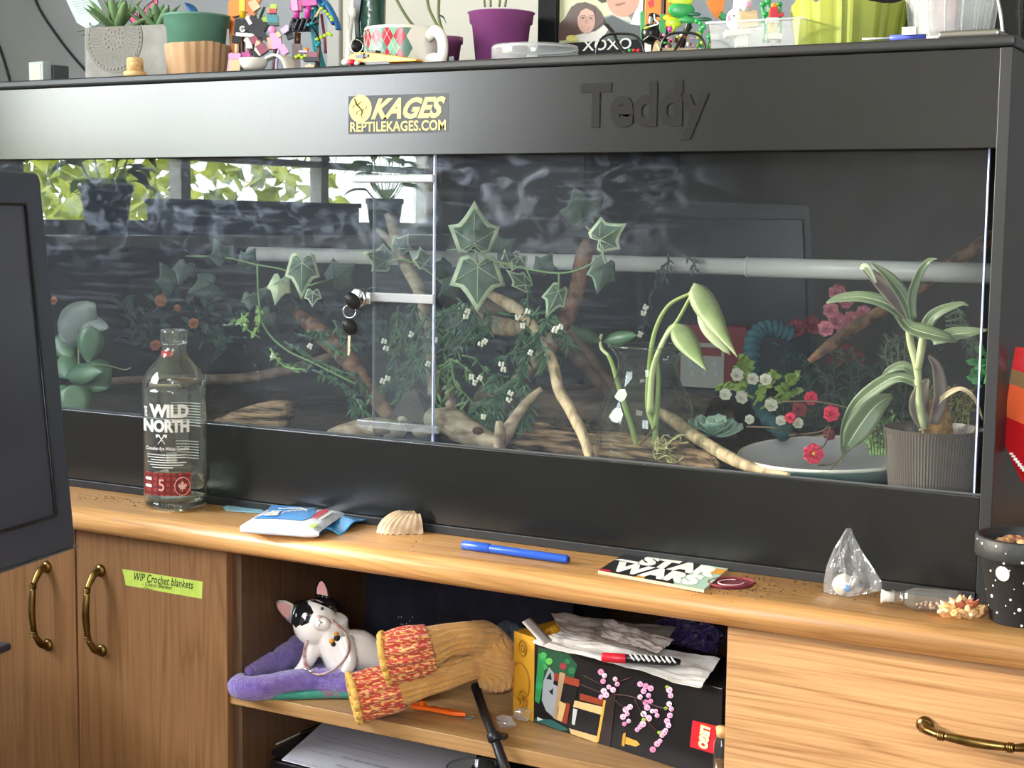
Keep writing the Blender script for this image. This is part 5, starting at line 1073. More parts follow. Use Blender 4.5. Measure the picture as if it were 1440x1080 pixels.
# ------------------------------------------------------------ speckled pot
c = GX(1437, -.058); s = SC_(c); SP = thing('speckled_pot', 'black plant pot speckled with white stars and a moon on the worktop', 'pot', c)
M_sp = mat('matt_black_pot', '#232527', .55, bump=.15, bscale=150); Hs = 122*s
mb = MB(); mb.lathe([(0, 0), (42*s, 0), (44*s, 2*s), (59*s, Hs-32*s), (66*s, Hs-30*s), (68*s, Hs-26*s), (68*s, Hs-2*s), (66*s, Hs), (62*s, Hs), (60*s, Hs-10*s), (56*s, Hs-30*s), (0, Hs-30*s)], c, 56); mb.build('body', M_sp, SP)
M_peb2 = mat('brown_pebble', '#c79a6e', .5, col2='#8a5f42', scale=60); R2 = random.Random(2)
for k in range(26):
    a = R2.uniform(0, 6.28); r = math.sqrt(R2.random())*48*s; mb = MB(); mb.ball(c+V((math.cos(a)*r, math.sin(a)*r, Hs-16*s)), R2.uniform(5, 10)*s, 8, 6, (1.2, .9, .8), R=MX.Rotation(a*3, 3, 'Z')@MX.Rotation(a, 3, 'X')); mb.build('pebble', M_peb2, SP, jitter=.0006)
dv = CAM-c; A0 = math.atan2(dv.y, dv.x)
def pot_pt(px, py, e=.0002):
    h = max(1*s, (882-py)*s*1.0); 
    rr = 44*s+(59-44)*s*(h-2*s)/(Hs-34*s) if h < Hs-31*s else 68*s
    k = max(-.97, min(.97, (px-1437)*s/rr)); a = A0+math.asin(k); return c+V((math.cos(a)*(rr+e), math.sin(a)*(rr+e), h)), a
def spot(px, py, r, m, name, n=8, e=.0003):
    p, a = pot_pt(px, py); nn = V((math.cos(a), math.sin(a), -.1)); mb = MB(); mb.lathe([(0, -.0006), (r*s, -.0006), (r*s, e), (0, e)], p, n, axis=nn, smooth=False); return mb.build(name, m, SP)
spot(1409, 806, 10.5, mat('moon_white', '#d8d8d4', .6, col2='#8f9090', scale=120, pos=(.4, .75)), 'moon', 24)
spk = [(1380, 768, 1.8), (1399, 767, 1.6), (1410, 789, 1.5), (1434, 785, 2), (1373, 765, 1.2), (1393, 806, 1.7), (1400, 818, 1.2), (1397, 827, 1.4), (1396, 843, 2.6), (1421, 842, 1.7), (1433, 855, 2.6), (1404, 865, 1.5), (1438, 816, 1.8), (1427, 861, 1.1), (1392, 860, 1.2), (1412, 775, .9), (1384, 838, 1), (1437, 878, 1.8), (1418, 800, 1), (1445, 830, 1.6), (1455, 812, 1.8), (1460, 850, 2), (1452, 770, 1.7), (1470, 780, 1.5), (1415, 852, .9), (1425, 826, .8)]
for x, y, r in spk: spot(x, y, r, M_wink, 'white_speck', 7)
# ------------------------------------------------------------ red snack bag right of the tank
Y = .055; a = PY(1408, 612, Y); t = thing('snack_bag', 'glossy red foil snack bag standing right of the terrarium', 'bag', V((a.x+.06, Y+.02, .0))); M_foil = mat('red_foil', '#c81e24', .25, spec=.8, bump=.3, bscale=40)
xl_ = [(690, 1446), (660, 1428), (612, 1408), (560, 1416), (500, 1426), (488, 1428)]
def bagr(side):
    def f(u, v):
        py = 745-(745-488)*v
        T_ = [(745, 1452)]+xl_; 
        for (y0, x0), (y1, x1) in zip(T_, T_[1:]):
            if py >= y1: px = x0+(x1-x0)*(y0-py)/(y0-y1); break
        p0 = PY(px, py, Y); p = p0+V((.11*u, 0, 0)); p.z = .0015+(p0.z-.0015); p.y += side*.022*math.sin(PI*u)*math.sin(PI*min(1, v+.02))+.004*mathutils.noise.noise(V((u*6, v*6, side))); p.z = max(p.z, .001); return p
    return f
for sd in (-1, 1): mb = MB(); mb.grid(bagr(sd), 12, 20); mb.build('foil', M_foil, t)
f = bagr(-1)
def bstr(v0, v1, u0, u1, m, name, sl=0): mb = MB(); mb.grid(lambda a_, b_: f(u0+(u1-u0)*a_, v0+(v1-v0)*b_+sl*a_)+V((0, -.001, 0)), 8, 4); return mb.build(name, m, t)
bstr(.80, .88, 0, .9, mat('brown_foil', '#8a6f4c', .3), 'brown_band', -.1); bstr(.62, .80, .01, .9, mat('orange_foil', '#e8663c', .3), 'orange_band', -.1)
mb = MB()
for k in range(3):
    for j in range(7): p = f(.04+.02*k+j*.012, .42-.03*k-j*.013)+V((0, -.0015, 0)); mb.box(p-V((.0025, 0, .001)), p+V((.0015, .0004, .0012)))
mb.build('printed_lines', M_wink, t)
# black based glass jar on the right rear of the tank top
c = AT(1456, .20, TZ); 
t = thing('glass_jar', 'dark glass jar with black base on the right rear corner of the tank top', 'jar', c); s = SC_(c)
mb = MB(); mb.lathe([(0, 0), (24*s, 0), (28*s, 12*s), (28*s, 22*s), (0, 22*s)], c, 32); mb.build('base', M_blk, t); mb = MB(); mb.lathe_open([(26*s, 22*s), (29*s, 60*s), (27*s, 100*s), (20*s, 115*s)], c=c, n=32); mb.build('wall', glass('jar_glass', '#c8cccb', 1.5, edge=.8), t)
# ------------------------------------------------------------ monitor on the left
t_ = 1.50; vBR = RAY(107, 769); BR = CAM+vBR*t_
e = RAY(1440, 333); e = V((-e.x, -e.y, 0)).normalized()
vTR = RAY(56, 243); # (CAM+vTR*k-BR).e = 0
k = (BR-CAM).dot(e)/vTR.dot(e); TR = CAM+vTR*k
upm = (TR-BR); Hm = upm.length; upm = upm/Hm; nrm = upm.cross(e).normalized()
if nrm.dot(CAM-BR) < 0: nrm = -nrm
Wm = Hm*1.68; BL = BR+e*Wm
def mp_(a, b, c): return BR+e*a+upm*b+nrm*c
MON = thing('monitor', 'black computer monitor seen at an angle at the left edge', 'monitor', V(((BR+BL)/2).to_tuple()[:2]+(-.20,)))
M_mon = mat('monitor_plastic', '#343a46', .32, spec=.5); M_scr = mat('dark_screen', '#3a3d47', .22, spec=.5)
mb = MB()
rr = .008; o1 = rrect(0, 0, Wm, Hm, rr); 
mb._a([mp_(x, y, 0) for x, y in o1]+[mp_(x, y, -.022) for x, y in o1], [tuple(range(len(o1))), tuple(range(2*len(o1)-1, len(o1)-1, -1))]+[((i+1) % len(o1), i, i+len(o1), (i+1) % len(o1)+len(o1)) for i in range(len(o1))], False); mb.build('housing', M_mon, MON, bevel=.002)
bw = .030; 
def inset(a, b, c, d, z, m, name): mb = MB(); q = [mp_(*p, z) for p in ((a, b), (c, b), (c, d), (a, d))]; mb._a(q+[p-nrm*.0015 for p in q], [(0, 1, 2, 3), (7, 6, 5, 4), (0, 4, 5, 1), (1, 5, 6, 2), (2, 6, 7, 3), (3, 7, 4, 0)], False); return mb.build(name, m, MON)
inset(bw, bw*1.2, Wm-bw, Hm-bw, .0006, M_scr, 'screen')
mb = MB(); q = [mp_(*p, .0016) for p in ((bw, bw*1.2), (bw, Hm-bw), (Wm-bw, Hm-bw), (Wm-bw, bw*1.2))]; mb.tube(q, .0018, 6, closed=True); mb.build('screen_gasket', M_blk, MON)
mb = MB(); mb.tube([mp_(0.001, .0005, .001), mp_(Wm, .0005, .001)], .0014, 8); mb.build('bottom_trim', mat('grey_trim', '#7d8187', .25, metal=.6), MON)
mb = MB(); c1 = mp_(Wm*.5, Hm*.4, -.022); bz = -.20
q = [c1, c1-nrm*.045, V((c1.x, c1.y, bz+.01))-V((nrm.x, nrm.y, 0))*.06]; mb.tube(q, [.035, .035, .03], 4); mb.build('stand_neck', M_mon, MON)
cb = PZ(-40, 903, bz+.006); mb = MB(); hx_ = e; hy_ = V((-nrm.x, -nrm.y, 0)).normalized(); cN = V((q[2].x, q[2].y, bz))
cor = PZ(17, 903, bz+.012); p0 = V((cor.x, cor.y, bz)); p1 = p0+hx_*.26; p2 = p1+hy_*.19; p3 = p0+hy_*.19
mb.prism([p0, p1, p2, p3], (0, 0, .012)); mb.build('stand_base', M_mon, MON, bevel=.004)
d0 = p0+hx_*.045+hy_*.045; d1 = d0+hx_*.62; d2 = d1+hy_*.5; d3 = d0+hy_*.5; dk = thing('desk', 'black side desk under the monitor at the left', 'desk', V((d0.x, d0.y, FZ)))
mb = MB(); mb.prism([d0, d1, d2, d3], (0, 0, -.02)); mb.build('desk_top', M_mon, dk)
for p in (d0, d1, d2, d3): c_ = (d0+d2)/2; q_ = p+(c_-p)*.08; mb = MB(); mb.tube([V((q_.x, q_.y, bz-.02)), V((q_.x, q_.y, FZ))], .018, 10); mb.build('leg', M_mon, dk)
# ================================================================== inside the terrarium
noise3 = mathutils.noise.noise
M_sub = mat('substrate', '#2e241c', .95, col2='#4a3a2b', scale=60, bump=1, bscale=150)
def hsub(x, y): return .092+.010*noise3(V((x*5, y*5, 0)))+.004*noise3(V((x*22, y*22, 3)))
mb = MB(); mb.grid(lambda u, v: (TL+.013+(-.0145-TL-.013)*u, .030+(TD-.046)*v, hsub(TL+1.8*u, .6*v)), 120, 44); mb.v = mb.v
o = mb.build('substrate', M_sub); tag(o, 'dark brown soil substrate covering the floor of the terrarium', 'substrate'); o['kind'] = 'stuff'
mb = MB(); mb.box((TL+.013, .030, .012), (-.0145, .0315, .095)); mb.build('substrate_guard', M_blk, TK)
M_drift = mat('driftwood_pale', '#bda688', .7, col2='#7d654b', scale=60, stretch=(1.5, 1.5, .4), bump=.8, bscale=60, pos=(.42, .72))
M_driftg = mat('driftwood_grey', '#ad9a85', .75, col2='#695645', scale=50, stretch=(.6, 1, 1.6), bump=.9, bscale=60, pos=(.42, .7))
M_brown = mat('branch_brown', '#84614a', .8, col2='#443026', scale=60, pos=(.4, .62), bump=.7, bscale=90)
M_dark = mat('branch_dark', '#6a5648', .85, col2='#40332a', scale=40, bump=.8, bscale=90)
M_log = mat('log_rough', '#a38468', .9, col2='#3a2c22', scale=42, stretch=(.35, 1, 3.5), pos=(.42, .6), bump=1, bscale=90)
def branch(parts, m, lab, name='branch', n=14, lump=.12, cat='branch'):
    """parts: lists of (px, py, Y, radius_px); one continuous gnarled limb each"""
    mb = MB()
    for pts in parts:
        q = [PY(a, b, Y) for a, b, Y, r in pts]; rs = [r*SC_(p) for p, (_, _, _, r) in zip(q, pts)]
        path = bez(q, 7); rr = [v.x for v in bez([(r, 0, 0) for r in rs], 7)]
        k0 = len(mb.v); mb.tube(path, rr, n)
        for i in range(k0, len(mb.v)):
            c_ = path[(i-k0)//n]; v = mb.v[i]; a_ = (i-k0) % n
            f = 1+lump*noise3(V((a_*.9, ((i-k0)//n)*.33, len(pts))))+lump*.8*noise3(V((a_*2.1+5, ((i-k0)//n)*.12, 7)))
            mb.v[i] = c_+(v-c_)*f
    o = mb.build(name, m); return tag(o, lab, cat)
branch([[(829, 338, .20, 10), (820, 365, .20, 12), (812, 405, .19, 12), (800, 440, .18, 13), (788, 468, .17, 12)]], M_brown, 'upright reddish brown branch with a sawn top among the ivy', lump=.1)
branch([[(690, 414, .14, 6), (715, 428, .13, 9), (742, 448, .12, 8), (762, 480, .11, 6), (778, 512, .10, 8), (786, 548, .08, 8), (806, 582, .06, 8.5), (822, 618, .045, 7.5), (832, 650, .035, 7)]], M_drift, 'long pale crooked stick leaning down to the front glass')
branch([[(670, 448, .16, 10), (690, 456, .16, 13), (715, 461, .16, 13), (738, 459, .16, 9)]], M_drift, 'short pale horizontal chunk of driftwood behind the crooked stick')
branch([[(668, 428, .19, 12), (700, 438, .19, 15), (735, 440, .19, 10)]], M_dark, 'brown driftwood knot above the pale horizontal chunk')
branch([[(782, 468, .16, 10), (812, 498, .17, 13), (840, 528, .18, 13), (862, 556, .19, 9)], [(802, 462, .15, 8), (830, 500, .16, 7), (860, 540, .17, 7), (885, 575, .18, 5)]], M_dark, 'forked dark brown branch leaning right from the upright branch')
branch([[(722, 540, .20, 7), (742, 522, .19, 12), (765, 498, .18, 12), (782, 476, .17, 13)]], M_driftg, 'stubby grey brown branch joining the crooked stick from the left')
branch([[(606, 588, .10, 14), (635, 594, .085, 20), (662, 610, .07, 19), (690, 622, .06, 15), (706, 618, .06, 11), (722, 592, .07, 9), (742, 565, .08, 6.5), (762, 546, .09, 4)], [(702, 640, .05, 9), (703, 610, .05, 8), (702, 592, .05, 5)]], M_driftg, 'pale grey driftwood root with an upturned prong in front', name='driftwood', cat='driftwood')
mb = MB(); mb.ball(PY(672, 606, .052), .008, 10, 7, (1.1, .6, .7)); mb.build('knot_hole', mat('knot', '#463428', .9), bpy.data.objects['driftwood'])
branch([[(700, 628, .12, 12), (740, 618, .12, 22), (800, 626, .12, 24), (860, 634, .12, 24), (930, 642, .11, 24), (985, 652, .10, 18), (1010, 660, .09, 8)]], M_log, 'rough brown fallen log lying along the front glass behind the vase', name='log', lump=.45, cat='log', n=30)
branch([[(418, 440, .26, 8), (448, 466, .24, 13), (485, 500, .22, 14), (515, 540, .2, 13), (552, 590, .18, 12), (560, 612, .17, 12)]], M_brown, 'thick reddish brown branch slanting down behind the keys')
branch([[(548, 300, .22, 8), (566, 360, .22, 10), (590, 410, .2, 9), (600, 460, .19, 8), (606, 510, .18, 9), (612, 560, .17, 10)], [(566, 360, .22, 6), (540, 330, .24, 5), (528, 322, .25, 3)]], M_driftg, 'pale grey upright branch behind the overlap of the glass doors')
branch([[(612, 232, .3, 14), (608, 262, .3, 12), (604, 300, .3, 8)]], M_brown, 'short reddish branch end high up beside the door edge')
branch([[(632, 545, .15, 7), (634, 565, .15, 7.5), (636, 600, .15, 8)]], M_driftg, 'thin upright stump left of the leafy plant')
branch([[(582, 540, .16, 5), (585, 558, .16, 8), (590, 580, .16, 10)]], M_brown, 'reddish broken stub on top of the dark rock')
branch([[(1138, 508, .22, 4), (1165, 487, .24, 8), (1210, 455, .27, 9), (1262, 425, .30, 9), (1330, 378, .34, 10), (1400, 330, .38, 10), (1440, 305, .41, 10)]], M_brown, 'long slanting branch crossing behind the white rod at the right end')
branch([[(918, 574, .16, 5), (945, 590, .14, 9), (990, 622, .11, 9), (1035, 648, .07, 9), (1075, 662, .05, 6), (1112, 668, .035, 3)]], M_drift, 'pale bare stick running from the vase to the rim of the white bowl')
branch([[(150, 536, .33, 5), (240, 533, .33, 6), (330, 533, .31, 8), (400, 522, .3, 8), (470, 500, .28, 6)]], M_dark, 'dark horizontal branch ledge low on the left side')
# bark slabs
def slab(pts, Y, m, lab, dy=.05):
    mb = MB(); f0 = [PY(x, y, Y) for x, y in pts]; n = len(f0); c_ = sum(f0, V())/n
    P_ = [f0]; 
    for k in (1, 2, 3):
        a = k/3; P_.append([c_+(p-c_)*(1-.18*a*a)+V((0, dy*a, .004*math.sin(a*3))) for p in f0])
    vs = [c_+V((0, -.004, 0))]+[p for r in P_ for p in r]+[c_+V((0, dy, 0))]
    fs = [(0, 1+(i+1) % n, 1+i) for i in range(n)]+[(1+k*n+i, 1+k*n+(i+1) % n, 1+(k+1)*n+(i+1) % n, 1+(k+1)*n+i) for k in range(3) for i in range(n)]+[(len(vs)-1, 1+3*n+i, 1+3*n+(i+1) % n) for i in range(n)]
    mb._a(vs, fs, False); o = mb.build('bark_slab', m, sub=1); return tag(o, lab, 'bark')
slab([(262, 612), (300, 588), (340, 574), (372, 565), (402, 567), (396, 590), (400, 612), (330, 612)], .10, M_log, 'curved piece of brown bark behind the left door near the glass bottle')
slab([(440, 612), (470, 600), (505, 590), (545, 592), (558, 606), (540, 616), (480, 618)], .07, M_driftg, 'flat pale bark piece under the bottom door bar')
def rock(px, py, w_, h_, Y, m, lab, seed, cat='rock', name='rock'):
    P = PY(px, py, Y); s = SC_(P); mb = MB(); mb.ball(P, 1, 14, 9, (w_*s/2, w_*s/2.4, h_*s/2))
    for i, v in enumerate(mb.v): d = v-P; mb.v[i] = P+d*(1+.28*noise3(d*60/(w_/20)+V((seed, 0, 0))))
    return tag(mb.build(name, m), lab, cat)
M_rock = mat('pale_rock', '#cdbfae', .7, col2='#a8937c', scale=50, bump=.3)
for k, (x, y, w_, h_, lab) in enumerate(((530, 603, 36, 16, 'pale flat stone left of the door overlap under the bottom bar'), (560, 604, 26, 20, 'pale upright stone in the middle of the door overlap'), (592, 608, 28, 14, 'pale stone at the blue door edge'), (548, 612, 18, 9, 'small pale stone between the two larger ones'), (566, 590, 14, 10, 'small tan stone on top of the pale stones'))): rock(x, y, w_, h_, .05+.003*k, M_rock, lab, k*3.1)
M_rockd = mat('dark_rock', '#5a504a', .9, col2='#3b3532', scale=40, bump=.8, bscale=70)
P0_ = PY(582, 600, .14); s = SC_(P0_); mb = MB(); mb.lathe([(0, 54*s), (10*s, 50*s), (26*s, 28*s), (38*s, 0), (42*s, -.02), (0, -.02)], P0_, 9, smooth=False, sy=.7); o = mb.build('rock', M_rockd, jitter=.003); tag(o, 'dark grey pointed rock behind the bottom bar of the doors', 'rock')
# cork hide behind the log
mb = MB()
def hide(u, v):
    x = AT(690, .38, .1).x+(AT(1010, .38, .1).x-AT(690, .38, .1).x)*u; a = PI*v
    r = .072*(1+.12*noise3(V((u*7, v*5, 1)))+.05*noise3(V((u*25, v*18, 2)))); return V((x, .38-math.cos(a)*r*1.1, .09+math.sin(a)*r*1.05))
mb.grid(hide, 60, 28, .008); o = mb.build('cork_hide', mat('cork_bark', '#7a6a5a', .95, col2='#2b241e', scale=24, stretch=(.5, 1, 2), bump=1, bscale=60)); tag(o, 'large dark cork bark half-tube hide behind the log', 'hide')
mb = MB()
for k in range(5):
    x0 = AT(770+k*62, .44, .2).x; mb.box((x0, .40+.01*(k % 2), .155+.006*(k % 3)), (x0+.075, .47, .172+.006*(k % 3)))
o = mb.build('slate_ledge', mat('slate', '#4c4a48', .85, col2='#2d2b2a', scale=20, bump=.5), bevel=.004); tag(o, 'dark slate ledge pieces across the back above the cork hide', 'ledge'); o['kind'] = 'stuff'
for k in range(9):
    x = R2.uniform(-1.5, -.2)
# ------------------------------------------------------------ white rod
Yr = PX(1397, 378, -.0135).y+.012; Yr = .045
TR_ = thing('tension_rod', 'white telescopic rod running across the terrarium behind the glass', 'rod', PY(1055, 377, .30)); Yr = .30
M_rod = mat('white_rod', '#c6c4c0', .35); a = PY(1361, 377.5, Yr); m_ = PY(1054, 375.5, Yr); l_ = PY(352, 364, Yr); a = V((a.x, Yr, a.z)); zz = m_.z
s = SC_(m_)
mb = MB(); mb.tube([V((-.065, Yr, zz)), V((m_.x, Yr, zz))], 13.6*s, 24); mb.build('outer_tube', M_rod, TR_)
mb = MB(); mb.tube([V((m_.x, Yr, zz)), V((m_.x-.004, Yr, zz)), V((m_.x-.0042, Yr, zz)), V((l_.x, Yr, zz))], [14.3*s, 14.3*s, 12*s, 12*s], 24); mb.build('inner_tube', M_rod, TR_)
mb = MB(); mb.box((-.066, Yr-.017, zz-.016), (-.0135, Yr+.017, zz+.016)); mb.build('end_bracket', M_acr, TR_, bevel=.002)
mb = MB(); mb.tube([V((l_.x+.006, Yr, zz)), V((l_.x+.006, TD-.016, zz))], .006, 8); mb.build('wall_bracket', M_blk, TR_)
mb = MB(); mb.box((-.052, Yr-.0178, zz-.010), (-.020, Yr-.0172, zz+.006)); mb.build('printed_label', M_prn, TR_)
# ------------------------------------------------------------ leaves
def veined(name, col, edge, vein='#c5cfb8', rough=.45, scale=35):
    return mat(name, col, rough, col2=edge, scale=scale, pos=(.45, .75), spec=.4)
M_iv = mat('ivy_green', '#546b56', .5, col2='#384f40', scale=45); M_ivp = mat('ivy_pale', '#c3ccab', .5, col2='#8fa084', scale=40); M_ivd = mat('ivy_dark', '#47574c', .55, col2='#3a4a42', scale=30); M_vine = mat('vine_stem', '#6f8a5c', .6)
IVY = [(0, 0), (.35, -.34), (.64, -.27), (.80, .2), (1.0, .72), (.62, .82), (.42, 1.05), (.2, 1.4), (0, 1.76)]; IVY += [(-a, b) for a, b in IVY[-2:0:-1]]
def ivy(parent, px, py, size, rot, Y, m=None, m2=None, tilt=.25, sx=1, back=0):
    """five-lobed ivy leaf; size = half width in pixels, rot = direction of the tip (0 = up)"""
    P = PY(px, py, Y); s = SC_(P)*size; x = RT*math.cos(rot)+UPV*math.sin(rot); y = -RT*math.sin(rot)+UPV*math.cos(rot); nrm_ = -AW
    y = (y+nrm_*tilt).normalized(); x = (x+nrm_*back).normalized(); nz = x.cross(y).normalized()
    def pt(a, b, k=1):
        r = abs(a); return P+(x*a*sx*k+y*b*k)*s-nz*(.10*s*(1-min(1, r*1.2))*-1+.18*s*r*r*k)
    n = len(IVY); mb = MB(); ring0 = [pt(a, b) for a, b in IVY]; ring1 = [pt(a*.80, .3+(b-.3)*.80) for a, b in IVY]; ring2 = [pt(a*.4, .3+(b-.3)*.4) for a, b in IVY]; c_ = pt(0, .35)
    vs = [c_]+ring2+ring1+ring0; th = nz*.0005
    mb.cur = 0; k0 = len(mb.v); mb._a(vs, [], True)
    for i in range(n):
        j = (i+1) % n; mb.f.append((k0, k0+1+i, k0+1+j)); mb.mi.append(0); mb.sm.append(True)
        mb.f.append((k0+1+i, k0+1+n+i, k0+1+n+j, k0+1+j)); mb.mi.append(0); mb.sm.append(True)
        mb.f.append((k0+1+n+i, k0+1+2*n+i, k0+1+2*n+j, k0+1+n+j)); mb.mi.append(1); mb.sm.append(True)
    leaf = mb.build('leaf', [m or M_iv, m2 or M_ivp], parent); so = leaf.modifiers.new('s', 'SOLIDIFY'); so.thickness = .0005
    mb = MB(); nz_ = -nz*.0006 if nz.dot(-AW) < 0 else nz*.0006; off_ = (-AW)*.0012
    for a, b in ((0, 1.6), (.88, .62), (-.88, .62), (.5, -.18), (-.5, -.18)): mb.tube([pt(0, .1)+off_, pt(a*.5, .1+(b-.1)*.5)+off_, pt(a*.95, .1+(b-.1)*.95)+off_], [.0007, .0005, .0002], 5)
    mb.build('vein', m2 or M_ivp, leaf); return leaf
def vine(parent, pts, Y, r=.0014, m=None):
    mb = MB(); mb.tube(bez([PY(p[0], p[1], (p[2] if len(p) > 2 else Y)) for p in pts], 6), r, 6); mb.build('stem', m or M_vine, parent)
t = thing('ivy_garland', 'artificial variegated ivy garland strung across the middle of the terrarium', 'ivy', PY(720, 400, .12))
Yv = .11
for a in ((667, 345, 37, 0, Yv, None, None), (672, 372, 40, PI, Yv, None, None), (700, 355, 20, -.9, Yv+.02, M_ivd, M_ivd), (740, 402, 22, .9, Yv, None, None, .2, .6), (762, 380, 18, -.5, Yv+.02, M_ivd, M_ivd), (786, 408, 26, 2.7, Yv, None, None, .3, .7),
          (822, 308, 32, .35, Yv+.01, M_ivd, M_ivd, .5, 1, .2), (842, 338, 27, -1.0, Yv, None, None, .3), (850, 372, 27, 2.9, Yv, M_ivd, M_iv, .3, .8), (716, 372, 14, .3, Yv+.03, M_ivd, M_ivp), (640, 400, 18, 2.2, Yv+.05, M_ivd, M_ivd), (628, 380, 16, 1.2, Yv+.06, M_ivd, M_ivd), (732, 360, 15, 2.6, Yv+.04, M_ivd, M_ivp)):
    ivy(t, *a)
vine(t, [(668, 352), (692, 366), (740, 378), (790, 384), (826, 374), (848, 356), (842, 338), (824, 318)], Yv); vine(t, [(668, 350), (672, 372)], Yv); vine(t, [(740, 378), (748, 396)], Yv); vine(t, [(848, 356), (852, 370)], Yv); vine(t, [(786, 384), (786, 406)], Yv); vine(t, [(628, 352, .2), (650, 350, .15), (668, 352)], Yv)
t = thing('ivy_garland', 'artificial ivy garland with broad grey leaves left of the keys behind the left door', 'ivy', PY(430, 380, .12)); Yv = .16
for a in ((425, 366, 32, PI, Yv, M_iv, M_ivp, .1, .8), (395, 393, 22, PI-.2, Yv-.01, M_ivp, M_ivp, .2, .8), (440, 410, 13, PI, Yv, M_ivd, M_ivp), (470, 395, 26, -.9, Yv+.05, M_ivd, M_ivd, .4), (316, 366, 20, .4, Yv+.06, M_ivd, M_iv), (345, 372, 17, -.6, Yv+.06, M_ivd, M_iv), (300, 400, 22, 1.9, Yv+.08, M_ivd, M_ivd), (352, 415, 14, PI, Yv+.03, M_ivd, M_iv), (380, 440, 17, 2.5, Yv+.03, M_ivd, M_ivd), (372, 420, 14, -.4, Yv+.05, M_ivd, M_iv), (262, 372, 18, 2.8, Yv+.1, M_ivd, M_ivd), (245, 400, 22, .5, Yv+.12, M_ivd, M_ivd)): ivy(t, *a)
vine(t, [(262, 360, .26), (316, 362, .22), (360, 372), (400, 380), (430, 400), (446, 398), (470, 392, .2)], Yv); vine(t, [(362, 372), (364, 420), (372, 460), (400, 490), (440, 510), (500, 540)], Yv, .0016)
t = thing('ivy_garland', 'pale dusty ivy leaves behind the overlap of the two glass doors', 'ivy', PY(560, 400, .2)); Yv = .2
for a in ((545, 368, 22, 1.2, Yv, M_ivd, M_ivp), (560, 350, 16, -.6, Yv, M_ivd, M_ivp), (598, 372, 16, .3, Yv, M_ivd, M_ivp), (655, 435, 12, 1.8, Yv-.02, M_ivp, M_ivp)): ivy(t, *a)
vine(t, [(535, 380), (560, 365), (600, 380), (655, 430)], Yv)
# thin-leaved sprays
M_gr = [mat('spray_a', '#4f7050', .5, col2='#35553f', scale=30), mat('spray_b', '#6d8a54', .5, col2='#4f6e45', scale=30), mat('spray_c', '#2f4a3d', .6, col2='#203830', scale=30)]
M_flw = mat('tiny_white_flower', '#e8e6d6', .6)
def spray(lab, stems, Y, m, ll=15, lw=3.2, seed=1, flowers=(), dens=1.0, droop=.5, name='artificial_plant', spread=.9):
    t = thing(name, lab, 'plant', PY(*stems[0][0][:2], Y)); R = random.Random(seed); mb = MB(); lf = MB()
    for st in stems:
        q = bez([PY(p[0], p[1], Y+(p[2] if len(p) > 2 else 0)) for p in st], 8); mb.tube(q, lerpr(.0018, .0008, len(q)), 6)
        for i in range(2, len(q)):
            s = SC_(q[i]); d = (q[i]-q[i-1]).normalized()
            for k in range(max(1, int(2*dens))):
                if R.random() > dens: continue
                a = R.uniform(0, 2*PI); o_ = (RT*math.cos(a)+AW*math.sin(a)*.7+UPV*R.uniform(-droop, .5)).normalized(); dd = (d*.8+o_*spread).normalized()
                L_ = ll*s*R.uniform(.6, 1.15); b0 = q[i]
                side = dd.cross((AW+V((R.uniform(-.5, .5), 0, R.uniform(-.5, .5)))).normalized()).normalized()*lw*s*.5; tip = b0+dd*L_-UPV*L_*.12; mid = b0+dd*L_*.5+UPV*L_*.06
                lf._a([b0, mid-side, tip, mid+side], [(0, 1, 2, 3)], False); lf._a([b0+AW*.0006, mid-side+AW*.0006, tip, mid+side+AW*.0006], [(3, 2, 1, 0)], False)
    mb.build('stem', m, t); lf.build('leaves', m, t, kind='stuff')
    for x, y in flowers:
        f = MB(); c_ = PY(x, y, Y-.02); s = SC_(c_)
        for k in range(4): a = k*PI/2+R.uniform(0, 1); f.ball(c_+(RT*math.cos(a)+UPV*math.sin(a))*2.6*s, 2.4*s, 7, 5, (1, .6, 1))
        f.build('flower', M_flw, t)
    return t
spray('bushy fine-leaved green spray hanging below the two big ivy leaves', [[(665, 430), (645, 450), (625, 480)], [(665, 430), (655, 460), (640, 500), (640, 515)], [(680, 430), (690, 455), (672, 478)], [(640, 430), (620, 450), (612, 470)], [(650, 425), (632, 440), (616, 440)], [(665, 430), (668, 455), (655, 480)], [(655, 428), (640, 460), (622, 500)]], .13, M_gr[0], 20, 3.4, 1, [(658, 438), (655, 445), (676, 484), (682, 480), (612, 478)], 1.3)
spray('drooping branched green stems with tiny white buds beside the blue door edge', [[(634, 505), (620, 520), (613, 560), (616, 572)], [(634, 505), (640, 540), (655, 555), (672, 575)], [(634, 505), (652, 515), (658, 530)], [(634, 505), (630, 530), (632, 560)], [(650, 500), (668, 505), (680, 520), (676, 535)], [(660, 560), (648, 580), (645, 600)]], .12, M_gr[1], 16, 4, 2, [(668, 538), (675, 532), (663, 530)], .8)
spray('tangled green plant with white blossoms between the driftwood and crooked stick', [[(760, 470), (740, 500), (725, 535), (700, 560), (680, 600)], [(775, 440), (760, 470), (745, 490), (715, 500), (705, 505)], [(745, 500), (735, 540), (745, 570), (740, 600)], [(720, 555), (690, 562), (665, 580), (650, 605)], [(770, 455), (790, 470), (800, 485)], [(730, 530), (712, 545), (700, 575), (705, 600)], [(690, 580), (672, 590), (664, 608)], [(720, 570), (735, 590), (728, 606)], [(755, 480), (770, 500), (765, 520)], [(715, 530), (698, 530), (690, 545)], [(680, 570), (700, 590), (690, 615)]], .10, M_gr[0], 19, 3.6, 3, [(705, 512), (708, 520), (718, 553), (735, 458), (788, 460), (780, 465), (716, 562), (680, 586), (746, 496)], 1.5)
